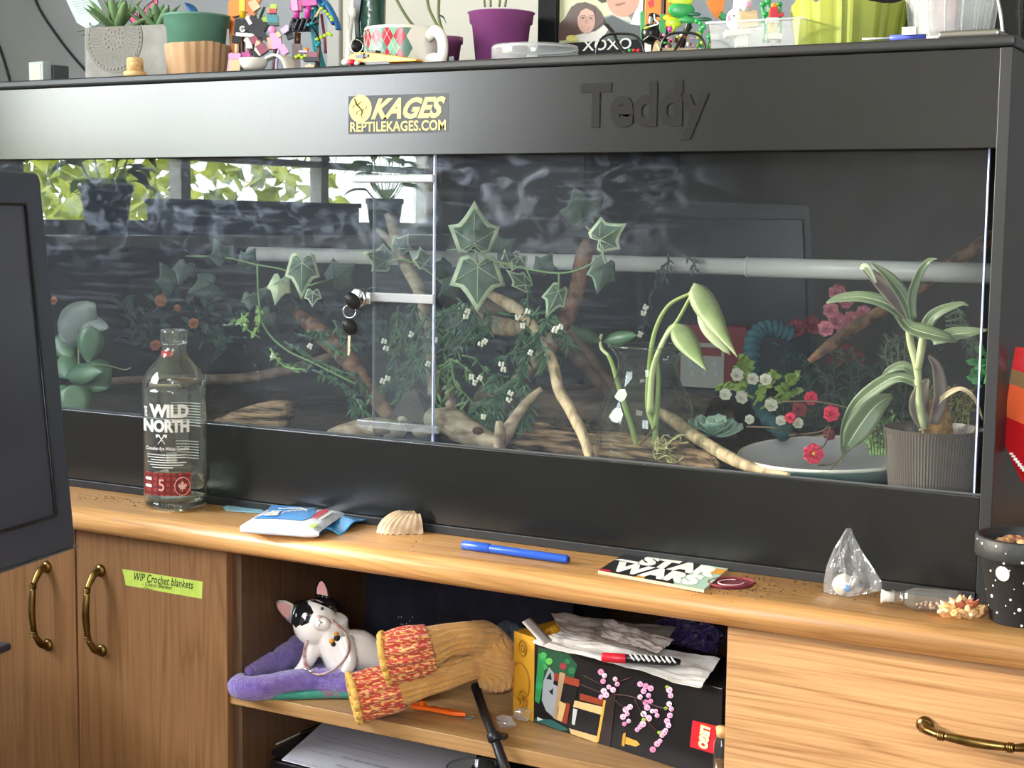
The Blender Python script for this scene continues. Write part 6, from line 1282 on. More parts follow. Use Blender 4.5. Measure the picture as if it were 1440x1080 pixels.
spray('fine green spray over the crooked pale stick with small white blossoms', [[(745, 400), (742, 430), (750, 460), (760, 500)], [(700, 440), (735, 445), (770, 440), (785, 462)], [(760, 430), (740, 460), (730, 485)], [(740, 460), (752, 480), (735, 510)]], .115, M_gr[0], 15, 3, 4, [(742, 438), (728, 446), (782, 462)], 1.1)
spray('pale hazy green spray behind the overlap of the glass doors', [[(590, 420), (575, 450), (560, 490), (550, 520)], [(600, 440), (590, 470), (580, 510), (570, 540)], [(560, 430), (558, 460), (545, 500)], [(610, 450), (600, 490), (590, 530)], [(570, 480), (580, 500), (560, 530), (545, 545)], [(595, 500), (585, 520), (570, 560)], [(555, 520), (565, 540), (560, 570)]], .15, M_gr[0], 18, 3.4, 5, [(543, 490), (540, 480), (545, 532), (538, 536), (602, 512), (578, 470)], 1.2)
spray('dark green spray with round leaves trailing along the slanting brown branch', [[(400, 480), (430, 500), (470, 520), (510, 545)], [(420, 470), (450, 480), (480, 500)], [(380, 500), (410, 515), (440, 510)], [(440, 520), (470, 535), (500, 560), (515, 585)], [(470, 520), (500, 530), (520, 560)], [(500, 540), (495, 570), (510, 600)], [(470, 450), (480, 475), (495, 490)], [(430, 478), (440, 470), (455, 470)]], .17, M_gr[0], 13, 5, 6, [(436, 487), (384, 500)], 1.3)
spray('light green sprig with round leaves below the grey ivy leaf', [[(350, 440), (340, 450), (330, 452)], [(362, 430), (366, 450), (358, 470)], [(340, 440), (345, 460), (365, 475)], [(380, 490), (400, 515), (430, 520)]], .15, mat('sprig_light', '#7fa35c', .5), 12, 6, 7, (), .7)
spray('dark leafy bush with orange blossoms at the back left of the terrarium', [[(160, 480), (200, 450), (240, 420)], [(200, 490), (230, 450), (270, 430)], [(240, 500), (270, 460), (300, 420)], [(180, 500), (190, 460), (170, 430)], [(280, 490), (300, 460), (330, 440)], [(210, 440), (230, 410), (260, 400)], [(300, 500), (320, 470), (300, 440)], [(230, 490), (250, 470), (290, 470)]], .42, M_gr[2], 26, 8, 8, (), 1.4)
M_or = mat('orange_petal', '#ad6636', .6, col2='#8a4c28', scale=60)
M_pk = mat('pink_petal', '#c77a86', .6, col2='#a85a6c', scale=60); M_hot = mat('crimson_petal', '#d92c56', .55, col2='#b01c3e', scale=60); M_wr = mat('cream_petal', '#dcd8cc', .6, col2='#c2bda9', scale=60); M_dkr = mat('dark_red_petal', '#6e1f2c', .7); M_vio = mat('violet_petal', '#6b5a86', .6)
def rose(px, py, r, Y, m, lab, group=None, seed=0, flat=.6, center=None, n=14, nm='artificial_flower'):
    """ruffled bloom of overlapping petals"""
    P = PY(px, py, Y); s = SC_(P)*r; R = random.Random(seed+px*7+py); t = thing(nm, lab, 'flower', P, group); ax_ = (-AW*1.0+UPV*R.uniform(.1, .6)+RT*R.uniform(-.4, .4)).normalized(); Rm = V((0, 0, 1)).rotation_difference(ax_).to_matrix()
    for ring_, (k_, rad, el) in enumerate(((3, .35, 1.25), (5, .7, .9), (7, 1.05, .4))):
        for k in range(k_):
            a = 2*PI*k/k_+ring_*.6+R.uniform(-.2, .2); d = V((math.cos(a)*math.cos(el), math.sin(a)*math.cos(el), math.sin(el))); sd = V((-math.sin(a), math.cos(a), 0)); w_ = rad*.62
            def fn(u, v): q = d*rad*u*(1.05-.12*abs(2*v-1)**2)+sd*(v-.5)*2*w_*math.sin(PI*(.12+.78*u))+V((0, 0, 1))*(.16*math.sin(v*11+k*2)*u-.22*u*u*(1-el/1.3)); return P+Rm @ (q*s)
            mb = MB(); mb.grid(fn, 4, 5, .0004); mb.build('petal', m, t)
    if center: mb = MB(); mb.ball(P+ax_*s*.28, s*.2, 8, 6); mb.build('centre', center, t)
    return t
for i, (x, y, r, lab) in enumerate(((227, 423, 9, 'orange blossom in the dark bush left of the bottle top, highest one'), (250, 433, 5, 'small orange blossom right of the highest one'), (273, 455, 8, 'orange yellow blossom behind the bottle neck on the right'), (219, 486, 8, 'orange blossom touching the left side of the bottle neck'), (94, 440, 8, 'orange blossom above the big hazy leaf at the left'), (76, 423, 6, 'orange blossom beside the monitor edge'))): rose(x, y, r, .38 if x > 150 else .2, M_or, lab, seed=i)
rose(467, 484, 8, .3, M_vio, 'small violet blossom behind the hanging keys')
# broad pothos at the far left
t = thing('potted_pothos', 'broad-leaved green pothos behind the left end of the glass beside the monitor', 'plant', PY(110, 585, .12)); M_po = mat('pothos_leaf', '#3c5f42', .4, col2='#5f7f5c', scale=22, pos=(.45, .75), spec=.6); M_pog = mat('hazy_leaf', '#666e6a', .55, col2='#545e58', scale=20)
HEART = lambda u: (math.sin(PI*min(1, u*1.02))**.55)*(1.12-.55*u)
def pxleaf(parent, x0, y0, x1, y1, w_, Y0, Y1, m, curl=.1, fold=.12, prof=HEART, upv=None, name='leaf', nn=8):
    a = PY(x0, y0, Y0); b = PY(x1, y1, Y1); L_ = (b-a).length; s = SC_(a); d = (b-a).normalized(); up = upv or (-AW+UPV*.3)
    mb = MB(); leaf_blade(mb, a, d, up, L_, w_*s, curl, nn, -fold, prof); return mb.build(name, m, parent)
for a in ((84, 480, 130, 425, 70, .10, .10, M_pog), (92, 450, 150, 458, 36, .11, .1, M_pog), (128, 458, 122, 512, 44, .08, .07, M_po), (85, 500, 100, 530, 44, .12, .1, M_po), (92, 528, 140, 520, 34, .07, .06, M_po), (118, 512, 150, 545, 60, .09, .08, M_po), (100, 540, 108, 592, 62, .06, .05, M_po), (86, 540, 92, 580, 34, .08, .07, M_po), (80, 470, 100, 505, 40, .13, .12, M_po)): pxleaf(t, *a)
vine(t, [(120, 600, .12), (118, 560, .11), (112, 520, .1), (110, 470, .1)], .1, .002, M_stem); vine(t, [(130, 512, .09), (155, 515, .1), (175, 520, .11), (184, 517, .11)], .1, .0012, M_stem)
# ------------------------------------------------------------ vase with pothos cuttings
c = AT(908, .105, .096); s = SC_(c); VZ = lambda py: PY(908, py, .105).z
VS = thing('glass_vase', 'round clear glass vase with a narrow neck standing inside the terrarium', 'vase', c); M_vg = glass('vase_glass', '#eef2ee', 1.45, edge=.55, haze=.015)
pr = [(62, 662), (68, 655), (70.5, 635), (71, 610), (69, 585), (61, 562), (50, 543), (44, 528), (42, 515), (43, 505), (50, 493), (56, 488), (55, 484)]
pr = [(r_*s, max(.001, VZ(y)-c.z)) for r_, y in pr]; q = [(v.x, v.z) for v in bez([(a, 0, b) for a, b in pr], 4)]
mb = MB(); mb.lathe_open(q, c=c, n=64); mb.build('wall', M_vg, VS)
mb = MB(); mb.tube([c+V((math.cos(a)*55*s, math.sin(a)*55*s, VZ(486)-c.z)) for a in [k*PI/28 for k in range(56)]], .0016, 8, closed=True); mb.build('rim', M_vg, VS)
mb = MB(); mb.lathe([(0, 0), (64*s, 0), (69*s, .004), (60*s, .009), (0, .011)], c, 48); mb.build('base', mat('vase_base', '#dfe6da', .05, alpha=.35, spec=.8), VS)
for x, y, w_ in ((873, 556, 9), (866, 584, 10)):  # white patches painted as window glints on the vase
    mb = MB(); pts = [PY(x+dx, y+dy, .105-50*s) for dx, dy in ((-w_, 2), (-w_*.3, -w_*.9), (w_*.6, -w_), (w_, -1), (w_*.5, w_*.8), (-w_*.1, w_), (-w_*.7, w_*.6))]; mb.prism(pts, (0, .0004, 0)); mb.build('painted_glint', M_wink, VS)
PC = thing('pothos_cutting', 'pale green pothos cuttings with drooping leaves rooting in the clear vase', 'plant', c+V((0, 0, .012))); M_pl = mat('pothos_pale', '#82935f', .45, col2='#a5ad82', scale=24, pos=(.4, .7), sss=.1); M_st2 = mat('cutting_stem', '#8da05c', .5)
def stem_(parent, pts, Y, r0, r1, m, name='stem'):
    mb = MB(); q = bez([PY(p[0], p[1], Y+(p[2] if len(p) > 2 else 0)) for p in pts], 7); s_ = SC_(q[0]); mb.tube(q, lerpr(r0*s_, r1*s_, len(q)), 9); return mb.build(name, m, parent)
Yc = .105
stem_(PC, [(914, 648), (922, 610), (912, 575), (912, 530), (920, 470), (940, 430), (974, 411)], Yc, 5, 2.4, M_st2); stem_(PC, [(922, 600), (926, 540), (925, 500), (940, 465), (952, 452), (973, 414)], Yc-.004, 4, 2.4, M_st2); stem_(PC, [(914, 580), (918, 520), (934, 478), (950, 456)], Yc-.008, 5, 2.4, mat('cutting_stem_pale', '#c9cf9a', .5))
stem_(PC, [(903, 652), (888, 600), (874, 556), (862, 515), (856, 500)], Yc, 4.5, 3, M_st2); stem_(PC, [(856, 500), (846, 490), (844, 478), (846, 470)], Yc, 2.5, 2, mat('cutting_stem_pale', ''))
pxleaf(PC, 976, 398, 1034, 505, 42, Yc, Yc-.03, M_pl, -.12, .16, lambda u: (math.sin(PI*min(1, u**.8*1.02))**.6)*(1.15-1.0*u)+.02, nn=14)
pxleaf(PC, 984, 430, 1027, 498, 36, Yc-.01, Yc-.03, mat('pothos_cream', '#b5b893', .45, col2='#93a376', scale=20), .06, .1, lambda u: (math.sin(PI*min(1, u*1.02))**.7)*(1.1-.5*u)+.02, nn=12)
pxleaf(PC, 951, 455, 991, 524, 40, Yc-.01, Yc-.03, M_pl, -.18, .14, lambda u: (math.sin(PI*min(1, u**.85*1.02))**.6)*(1.15-.95*u)+.02, nn=14)
pxleaf(PC, 847, 479, 801, 461, 22, Yc, Yc-.03, M_iv, -.3, .3); pxleaf(PC, 848, 480, 888, 468, 24, Yc, Yc-.02, M_po, .25, .3)
mb = MB(); R2 = random.Random(6)
for k in range(14):
    x, y = R2.uniform(915, 930), R2.uniform(620, 640); pts = [PY(x, y, Yc-.01)]
    for j in range(5): x += R2.uniform(-2, 12); y += R2.uniform(-11, 12); pts.append(PY(min(968, x), max(612, min(650, y)), Yc-.01-R2.uniform(0, .02)))
    mb.tube(bez(pts, 4), .0009, 5)
mb.build('roots', mat('root_cream', '#b8b284', .6), PC, kind='stuff'); stem_(PC, [(897, 628), (912, 612), (922, 600)], Yc-.01, 1.5, 1.5, M_brown, 'root')
# ------------------------------------------------------------ ribbed pot with striped plant
c = AT(1308, .090, .088); s = SC_(c); zt = PY(1308, 601, .09).z; RP = thing('ribbed_pot', 'translucent grey ribbed plastic pot standing inside the right end of the terrarium', 'pot', c); Hp_ = zt-c.z; M_rib = mat('grey_translucent_plastic', '#4f4844', .35, col2='#5c534e', scale=9)
mb = MB(); nb = 96*2
def rib(u, v):
    a = u*2*PI; r = (55+(67-55)*v)*s+(.0008 if (int(u*nb) % 2) and v < .93 else 0)+(.0016 if v >= .93 else 0); return c+V((math.cos(a)*r, math.sin(a)*r, Hp_*v))
P_ = []; mb.grid(rib, nb, 14, .0015, smooth=False); mb.build('wall', M_rib, RP)
mb = MB(); mb.lathe([(0, 0), (55*s, 0), (55*s, .003), (0, .003)], c, 40); mb.build('base', M_rib, RP)
mb = MB(); mb.lathe([(0, .01), (54*s, .01), (61*s, Hp_*.72), (0, Hp_*.76)], c, 32); mb.build('soil', M_sub, RP, jitter=.001)
DR = thing('striped_plant', 'striped green and cream leaved plant growing in the ribbed pot', 'plant', c+V((0, 0, Hp_*.75))); Y0 = .09
M_dr = mat('striped_leaf', '#69775a', .42, col2='#475a40', scale=12, spec=.5); M_drc = mat('striped_cream', '#c6cdb0', .45); M_drp = mat('purple_leaf', '#5a454e', .5, col2='#6f6a58', scale=30)
def ribbon(parent, pts, ws, m, m2=None, Y=Y0, fold=.25, up=None, stripe=True, name='leaf'):
    q = [PY(p[0], p[1], Y+(p[2] if len(p) > 2 else 0)) for p in pts]; path = bez(q, 6); wr = [v.x for v in bez([(w_, 0, 0) for w_ in ws], 6)]
    def mk(v0, v1, lift, nv):
        def fn(u, v):
            i = u*(len(path)-1); k = min(int(i), len(path)-2); f = i-k; p = path[k].lerp(path[k+1], f); d = (path[k+1]-path[k]).normalized(); w_ = max(.3, wr[min(k, len(wr)-1)]*(1-f)+wr[min(k+1, len(wr)-1)]*f)*SC_(p)
            n_ = (up or (-AW+UPV*.5)).normalized(); sd = d.cross(n_).normalized(); nn_ = sd.cross(d).normalized(); vv = v0+(v1-v0)*v; kk = (vv-.5)*2
            return p+sd*kk*w_*.5+nn_*(abs(kk)*w_*fold*.5+lift)
        return fn
    mb = MB(); mb.grid(mk(0, 1, 0, 6), len(path)-1, 6, .0005); o = mb.build(name, m, parent)
    if stripe:
        mb = MB()
        for v0, v1 in ((0.0, .1), (.9, 1.0), (.46, .54)): mb.grid(mk(v0, v1, .0004, 1), len(path)-1, 1)
        mb.build('stripe', m2 or M_drc, o)
    return o
stem_(DR, [(1298, 605), (1292, 560), (1290, 520), (1280, 480), (1278, 450)], Y0, 6, 5, mat('plant_stem_pale', '#a8ad84', .5)); stem_(DR, [(1290, 520), (1296, 490), (1300, 460)], Y0, 6, 6, mat('plant_stem_pale', ''))
ribbon(DR, [(1276, 452), (1248, 428), (1212, 418), (1180, 420), (1162, 426)], [14, 19, 17, 12, 2], M_dr)
ribbon(DR, [(1279, 450), (1262, 425), (1238, 398), (1210, 372)], [12, 24, 22, 5], M_drp, stripe=False); ribbon(DR, [(1210, 378), (1218, 376), (1232, 398)], [4, 12, 3], mat('leaf_light', '#b9c4a4', .45), stripe=False, Y=Y0-.006)
ribbon(DR, [(1282, 450), (1272, 420), (1250, 390), (1225, 369)], [12, 20, 15, 2], M_dr)
ribbon(DR, [(1284, 448), (1282, 420), (1290, 392), (1304, 369), (1318, 364)], [10, 13, 12, 9, 1], M_dr)
ribbon(DR, [(1268, 448), (1282, 462, -.03), (1308, 470, -.035), (1336, 477, -.03), (1344, 480, -.02)], [22, 26, 24, 14, 4], M_dr, up=-AW+UPV*.8)
ribbon(DR, [(1296, 478), (1306, 452), (1322, 438), (1350, 428), (1362, 430)], [14, 17, 15, 8, 1], M_dr); ribbon(DR, [(1312, 482), (1335, 472), (1362, 468), (1390, 464)], [8, 20, 16, 2], M_dr)
ribbon(DR, [(1292, 540), (1262, 530), (1228, 548), (1200, 575), (1186, 610), (1185, 650)], [14, 18, 20, 16, 10, 2], M_dr); ribbon(DR, [(1254, 556, -.01), (1230, 572, -.03), (1205, 605, -.04), (1190, 630, -.045)], [6, 30, 36, 12], M_dr, up=-AW+UPV*.2)
ribbon(DR, [(1290, 530), (1272, 515), (1252, 520), (1240, 530)], [12, 14, 10, 2], M_dr); ribbon(DR, [(1310, 580), (1325, 560), (1350, 547), (1370, 560), (1382, 590)], [3, 7, 7, 5, 2], mat('dry_leaf', '#b5a184', .6), stripe=False)
ribbon(DR, [(1300, 600), (1290, 575), (1296, 550), (1306, 532)], [20, 26, 22, 4], M_drp, stripe=False); ribbon(DR, [(1312, 596), (1322, 560), (1318, 520), (1306, 500)], [12, 20, 16, 4], M_drp, stripe=False)
slab_ = MB(); P = PY(1318, 590, .10); slab_.lathe([(0, 32*s), (10*s, 28*s), (18*s, 0), (22*s, -28*s), (0, -30*s)], P, 11, smooth=False, sy=.6); slab_.build('dried_stump', mat('dry_fibre', '#8a6a3c', .95, col2='#6a4a26', scale=120, bump=1), DR, jitter=.002)
# ------------------------------------------------------------ white bowl
c = AT(1172, .205, .09); s = SC_(c); zr = PY(1200, 668, .05).z; t = thing('feeding_bowl', 'wide white bowl with a teal outside on the terrarium floor', 'bowl', c); h = zr-c.z; R_b = 124*s
mb = MB(); mb.lathe([(0, .002), (R_b*.6, .002), (R_b*.82, h*.4), (R_b, h), (R_b*1.01, h), (R_b*.99, h-.003), (R_b*.84, h*.35), (R_b*.62, 0), (0, 0)][::-1], c, 64, sy=1.45); mb.build('body', mat('bowl_teal', '#7fa39a', .35), t)
mb = MB(); mb.lathe([(R_b*.985, h+.0006), (R_b*.80, h*.45), (R_b*.55, .006), (0, .004)], c, 64, sy=1.45); mb.f.pop(); mb.mi.pop(); mb.sm.pop(); mb.build('inside', mat('bowl_white', '#e4e0e4', .35), t)
mb = MB(); mb.tube([c+V((math.cos(a)*R_b, math.sin(a)*R_b*1.45, h+.0008)) for a in [k*PI/32 for k in range(64)]], .0022, 8, closed=True); mb.build('rim', M_cer, t)
# ------------------------------------------------------------ mint succulent
t = thing('artificial_succulent', 'pale mint rosette succulent between the vase and the white bowl', 'succulent', PY(1000, 610, .16)); M_mint = mat('mint_leaf', '#a9c0b0', .5, col2='#8fae9e', scale=20); P = PY(1002, 612, .17)
for k in range(20):
    a = k*2.4; e = .1+1.1*k/20; s = SC_(P); d = (RT*math.cos(a)-AW*math.sin(a)*.9)*math.cos(e)+(UPV*.7-AW*.5)*math.sin(e)
    mb = MB(); leaf_blade(mb, P+d*.003, d, UPV-AW*.4, 36*s*(1-.5*k/20), 30*s*(1-.35*k/20), -.3, 6, .12, lambda u: math.sin(PI*(.12+.80*u))**.5); mb.build('leaf', M_mint, t)
# white roses
WR = [(1036, 527, 10, 'uppermost left white rose beside the red and white box'), (1058, 533, 9, 'white rose right of the uppermost left one'), (1077, 534, 9, 'shaded white rose, third along the upper row'), (1020, 555, 9, 'lowest left white rose nearest the red and white box'), (1042, 559, 10, 'white rose under the upper row beside the teal tube'), (1084, 570, 10, 'white rose lower right above the bowl'), (1098, 592, 8, 'small cream rose at the rim of the bowl'), (1122, 595, 8, 'cream rose at the bowl rim left of the crimson flowers'), (1054, 590, 7, 'faded pale rose left of the bowl')]
for i, (x, y, r, lab) in enumerate(WR): rose(x, y, r, .20+.004*i, M_wr, lab, 'white artificial roses', seed=i)
spray('yellow green leaves around the white roses', [[(1040, 560), (1048, 530), (1052, 510)], [(1060, 570), (1075, 545), (1090, 530)], [(1060, 560), (1030, 545), (1015, 545)], [(1070, 575), (1100, 560), (1120, 550)], [(1050, 545), (1042, 520), (1046, 506)], [(1090, 560), (1110, 540), (1116, 530)]], .23, mat('yellow_green_leaf', '#8fa64a', .5, col2='#6f8a3c', scale=20), 14, 9, 12, (), 1.0)
# crimson flowers
for i, (x, y, r, m, lab) in enumerate(((1169, 582, 12, M_hot, 'crimson flower highest and furthest right above the bowl'), (1144, 638, 15, M_hot, 'largest crimson flower with yellow centre hanging over the bowl'), (1124, 576, 11, M_dkr, 'dark crimson flower left of the brightest ones'), (1140, 560, 10, M_hot, 'crimson flower seen side-on above the bowl'), (1112, 588, 8, M_hot, 'small crimson flower at the left end of the spray'), (1166, 612, 9, M_dkr, 'dark red bud between the two brightest crimson flowers'))): rose(x, y, r, .10+.004*i, m, lab, seed=30+i, center=mat('yellow_centre', '#d6a04a', .6) if i == 1 else None)
t = thing('artificial_plant', 'thin brown twigs carrying the crimson flowers above the white bowl', 'plant', PY(1150, 600, .11))
for pts in ([(1168, 600), (1160, 625), (1148, 632)], [(1050, 600, .1), (1090, 602, .05), (1130, 612), (1165, 612)], [(1150, 655), (1175, 650), (1200, 628), (1240, 600)], [(1158, 672), (1175, 652), (1190, 632)], [(1110, 612), (1150, 608), (1166, 600)], [(1100, 565), (1150, 565), (1200, 575)]): vine(t, pts, .105, .0011, mat('twig_brown', '#4a3a2c', .8))
# pink cluster
for i, (x, y, r, m) in enumerate(((1178, 412, 13, M_pk), (1188, 424, 12, M_pk), (1168, 436, 12, M_pk), (1176, 452, 14, M_pk), (1162, 462, 12, M_pk), (1196, 448, 11, M_pk), (1214, 440, 11, M_pk), (1186, 468, 10, M_pk), (1190, 495, 12, M_dkr), (1176, 505, 12, M_dkr), (1205, 505, 12, M_dkr), (1120, 462, 14, M_dkr), (1142, 458, 14, M_dkr), (1104, 470, 12, M_dkr))):
    nm_ = ['topmost of the pink blooms', 'pink bloom just under the topmost one', 'pink bloom at the upper left of the cluster', 'big pink bloom in the middle of the cluster', 'lowest left pink bloom', 'pink bloom right of the middle one', 'pink bloom beside the slanting branch', 'pink bloom below the middle of the cluster', 'dark red bloom below the pink cluster', 'dark red bloom lowest left under the pink cluster', 'dark red bloom lowest right under the pink cluster', 'dark red bloom over the red box', 'dark red bloom left of the pink cluster', 'dark red bloom beside the teal tube'][i]
    rose(x, y, r, .36+.005*(i % 4), m, nm_, 'pink and red artificial blooms', seed=60+i)
# dark moss and ferns at the back right
spray('dark green feathery fern mass at the back right under the slanting branch', [[(1100+k*17, 600-(k % 3)*8), (1105+k*17+(k % 2)*8, 540), (1100+k*18, 490+(k % 4)*10)] for k in range(13)]+[[(1080+k*22, 605), (1092+k*22, 590), (1110+k*20, 560)] for k in range(10)], .34, M_gr[2], 22, 2.6, 21, (), 1.5)
spray('grey green moss tuft hanging behind the striped plant', [[(1330, 440+k*6), (1345+5*k, 430+k*10), (1355+3*k, 470+k*6)] for k in range(6)]+[[(1250+8*k, 520), (1245+9*k, 495), (1250+8*k, 475)] for k in range(5)], .33, mat('grey_moss', '#5c6b58', .8), 13, 2, 22, (), 1.3)
spray('green grass tuft at the right edge of the white bowl', [[(1225+4*k, 640), (1222+5*k, 620), (1212+9*k, 600-(k % 3)*8)] for k in range(7)], .17, M_gr[1], 18, 2.2, 23, (), 1.3)
spray('bright green broad leaves at the far right edge behind the door edge', [[(1385, 540), (1388, 520), (1386, 495)], [(1380, 545), (1372, 530), (1375, 510)]], .12, mat('bright_leaf', '#4fa05a', .5), 20, 12, 24, (), .8)
spray('olive moss mound behind the ribbed pot', [[(1290+9*k, 600), (1292+9*k, 580), (1288+10*k, 560-(k % 3)*6)] for k in range(9)], .26, mat('olive_moss', '#6b6a38', .8), 12, 3, 25, (), 1.6)
spray('faint hanging sprig with small pale flowers in front of the rod above the vase', [[(940, 355), (938, 380), (930, 400)], [(938, 370), (925, 385), (920, 410)], [(915, 420), (908, 450), (900, 475)], [(960, 358), (975, 368), (978, 380)]], .28, M_ivd, 13, 3, 26, [(908, 432), (905, 440), (900, 470)], .8)
spray('low moss carpet in front of the cork hide', [[(710+22*k, 612), (712+22*k, 604), (716+22*k, 596-(k % 2)*4)] for k in range(10)], .24, mat('moss_green', '#4a5230', .9), 8, 2.5, 27, (), 1.6)
spray('dark leafy spray against the back wall behind the ivy', [[(620+k*28, 520-(k % 3)*20), (630+k*28, 470), (620+k*30, 430)] for k in range(7)], .46, M_gr[2], 26, 8, 28, (), 1.2)
spray('dark leafy spray against the back wall behind the door overlap', [[(380+k*32, 520-(k % 3)*15), (385+k*32, 480), (395+k*30, 430)] for k in range(7)], .5, M_gr[2], 24, 7, 29, (), 1.1)
# red box with a white card
Y = .40; t = thing('red_box', 'red box with a white printed card at the back of the terrarium', 'box', PY(1000, 540, Y)); mb = MB(); pbox(mb, 955, 458, 1048, 543, Y, .05); mb.build('carton', mat('red_carton', '#6e1a20', .5), t, bevel=.002)
mb = MB(); pbox(mb, 957, 482, 1018, 545, Y-.0015, .001); cd_ = mb.build('card', mat('card_white', '#96948f', .5), t); mb = MB(); pbox(mb, 962, 488, 1014, 500, Y-.0022, .0006); mb.build('red_band', mat('red_carton', ''), cd_)
mb = MB()
for x in (968, 985, 1002): pbox(mb, x, 508, x+7, 516, Y-.0022, .0006); pbox(mb, x+3, 522, x+8, 528, Y-.0022, .0006)
mb.build('printed_marks', M_prn, cd_)
# teal ribbed tube
t = thing('fabric_tunnel', 'teal ribbed fabric tube arching behind the white roses', 'tube', PY(1070, 580, .3)); q = bez([PY(1112, 470, .36), PY(1085, 462, .34), PY(1062, 472, .32), PY(1057, 505, .3), PY(1062, 545, .28), PY(1078, 585, .25), PY(1105, 610, .23)], 14)
mb = MB(); mb.tube(q, [ (.0115+.0016*math.sin(i*1.6)) for i in range(len(q))], 16); mb.build('sleeve', mat('teal_fabric', '#305a62', .8, col2='#20444c', scale=50, bump=.4), t)
# ------------------------------------------------------------ keys in the door lock
kx = lc.x-.016; KY = -.022
t = thing('keys', 'two black-headed keys on a steel ring hanging from the glass door lock', 'keys', PY(490, 500, KY)); M_kb = mat('key_head', '#1b1c1e', .35)
c = PY(497, 421, KY); s = SC_(c)
mb = MB(); mb.tube([c+V((0, .004, 0)), V((lc.x, -.010, lc.z))], .0022, 8); mb.build('key_blade', M_chrome, t)
mb = MB(); mb.lathe([(0, -.0016), (9*s, -.0016), (10*s, 0), (9*s, .0016), (0, .0016)], PY(496, 423, KY), 24, axis=(.75, -.6, 0), sy=1.0, sx=1.35); mb.build('key_head', M_kb, t)
cr_ = PY(491.5, 438, KY); mb = MB(); mb.tube([cr_+(RT*math.cos(a)+UPV*math.sin(a))*9*s for a in [k*PI/14 for k in range(28)]], .0009, 7, closed=True); mb.build('ring', M_chrome, t)
mb = MB(); mb.lathe([(0, -.0016), (9*s, -.0016), (10*s, 0), (9*s, .0016), (0, .0016)], PY(492, 459, KY), 24, axis=(.75, -.6, 0), sx=1.35); mb.build('key_head', M_kb, t)
mb = MB(); a = PY(491, 472, KY); b = PY(490.5, 500, KY); mb.prism([a-RT*.0018, a+RT*.0018, a+RT*.0018+(b-a)*.3, a+RT*.001+(b-a)*.36, a+RT*.0018+(b-a)*.5, a+RT*.001+(b-a)*.6, a+RT*.0018+(b-a)*.75, b+RT*.0006, b-RT*.0018], AW*.0018); mb.build('key_blade', mat('brass_key', '#c9c0a0', .25, metal=1), t)
# ================================================================== things on the open shelf
def GS(px, py, z=0): return PZ(px, py, SZ+z)
# folded cloths
M_plush = mat('purple_plush', '#6a4f9c', .95, col2='#8168b8', scale=120, bump=1, bscale=400, sheen=.6)
M_gcloth = mat('green_pink_cloth', '#3f8a78', .9, col2='#a04a78', scale=18, bump=.6, bscale=300, pos=(.52, .56))
q = [(lambda p: V((max(p.x, SX0+.017), p.y, p.z+.0004)))(GS(x, y)) for x, y in ((338, 968), (372, 986), (470, 984), (560, 985), (600, 960), (520, 930), (400, 930))]
mb = MB(); mb.prism(q, (0, 0, .010)); o = mb.build('folded_cloth', M_gcloth, bevel=.004, jitter=.0008); tag(o, 'green fleece cloth with pink patches folded under the purple plush', 'cloth')
def lumpy(pts, rs, n=22, flat=1, amp=.16, fr=130, seed=0):
    q = [PZ(p[0], p[1], SZ+p[2]) for p in pts]; path = bez(q, 7); rr = [v.x for v in bez([(r, 0, 0) for r in rs], 7)]
    mb = MB(); mb.tube(path, rr, n, flat=flat)
    for i in range(len(mb.v)):
        c_ = path[min(i//n, len(path)-1)]; v = mb.v[i]; v = c_+(v-c_)*(1+amp*noise3(v*fr+V((seed, 0, 0)))); v.z = max(v.z, SZ+.0005); v.x = max(v.x, SX0+.0168) if v.y > -.087 else v.x; mb.v[i] = v
    return mb
t = thing('plush_cloth', 'fluffy purple plush cloth under and behind the porcelain cat', 'cloth', GS(430, 965, .01))
lumpy([(340, 956, .016), (336, 966, .016), (365, 968, .016), (410, 960, .018), (450, 958, .017), (490, 962, .017), (530, 966, .016), (580, 968, .015)], [.010, .0155, .017, .017, .018, .018, .017, .014]).build('front_roll', M_plush, t)
lumpy([(345, 950, .02), (370, 935, .022), (400, 925, .025), (430, 905, .035), (470, 915, .03), (520, 935, .025)], [.012, .017, .020, .024, .024, .02], amp=.2).build('back_fold', M_plush, t)
lumpy([(400, 955, .012), (450, 945, .012), (500, 942, .012), (550, 948, .012)], [.014, .018, .018, .014], flat=.6).build('middle_fold', M_plush, t)
# porcelain cat
zc = SZ+.015; YC = -.013
def CP(px, py, dy=0): return PY(px, py, YC+dy)
sc_ = SC_(CP(450, 900)); CAT = thing('porcelain_cat', 'white and black porcelain cat figurine with pink ears sitting on the purple plush', 'figurine', V((CP(455, 945).x, YC, zc)))
M_por = mat('white_porcelain', '#e9e2da', .08, spec=.8, coat=.5); M_porb = mat('black_glaze', '#16171a', .08, spec=.8, coat=.5); M_porp = mat('pink_glaze', '#dba3a0', .15, spec=.7)
me = MB()
def lim(pts, rs): me.tube(bez([CP(*p) for p in pts], 5), [max(.0005, v.x)*sc_ for v in bez([(r, 0, 0) for r in rs], 5)], 16)
lim([(470, 868, .0), (468, 885, .002), (472, 905, .006), (484, 925, .014), (486, 942, .016)], [20, 23, 26, 30, 26]); lim([(486, 930, .012), (500, 912, .02), (522, 925, .028), (540, 942, .03)], [24, 28, 24, 14])
lim([(452, 895, -.004), (440, 915, -.012), (430, 934, -.018), (422, 943, -.022), (414, 945, -.026)], [13, 12, 10, 9, 6]); lim([(484, 898, -.006), (490, 918, -.012), (492, 936, -.016), (484, 946, -.02)], [13, 11, 9, 7])
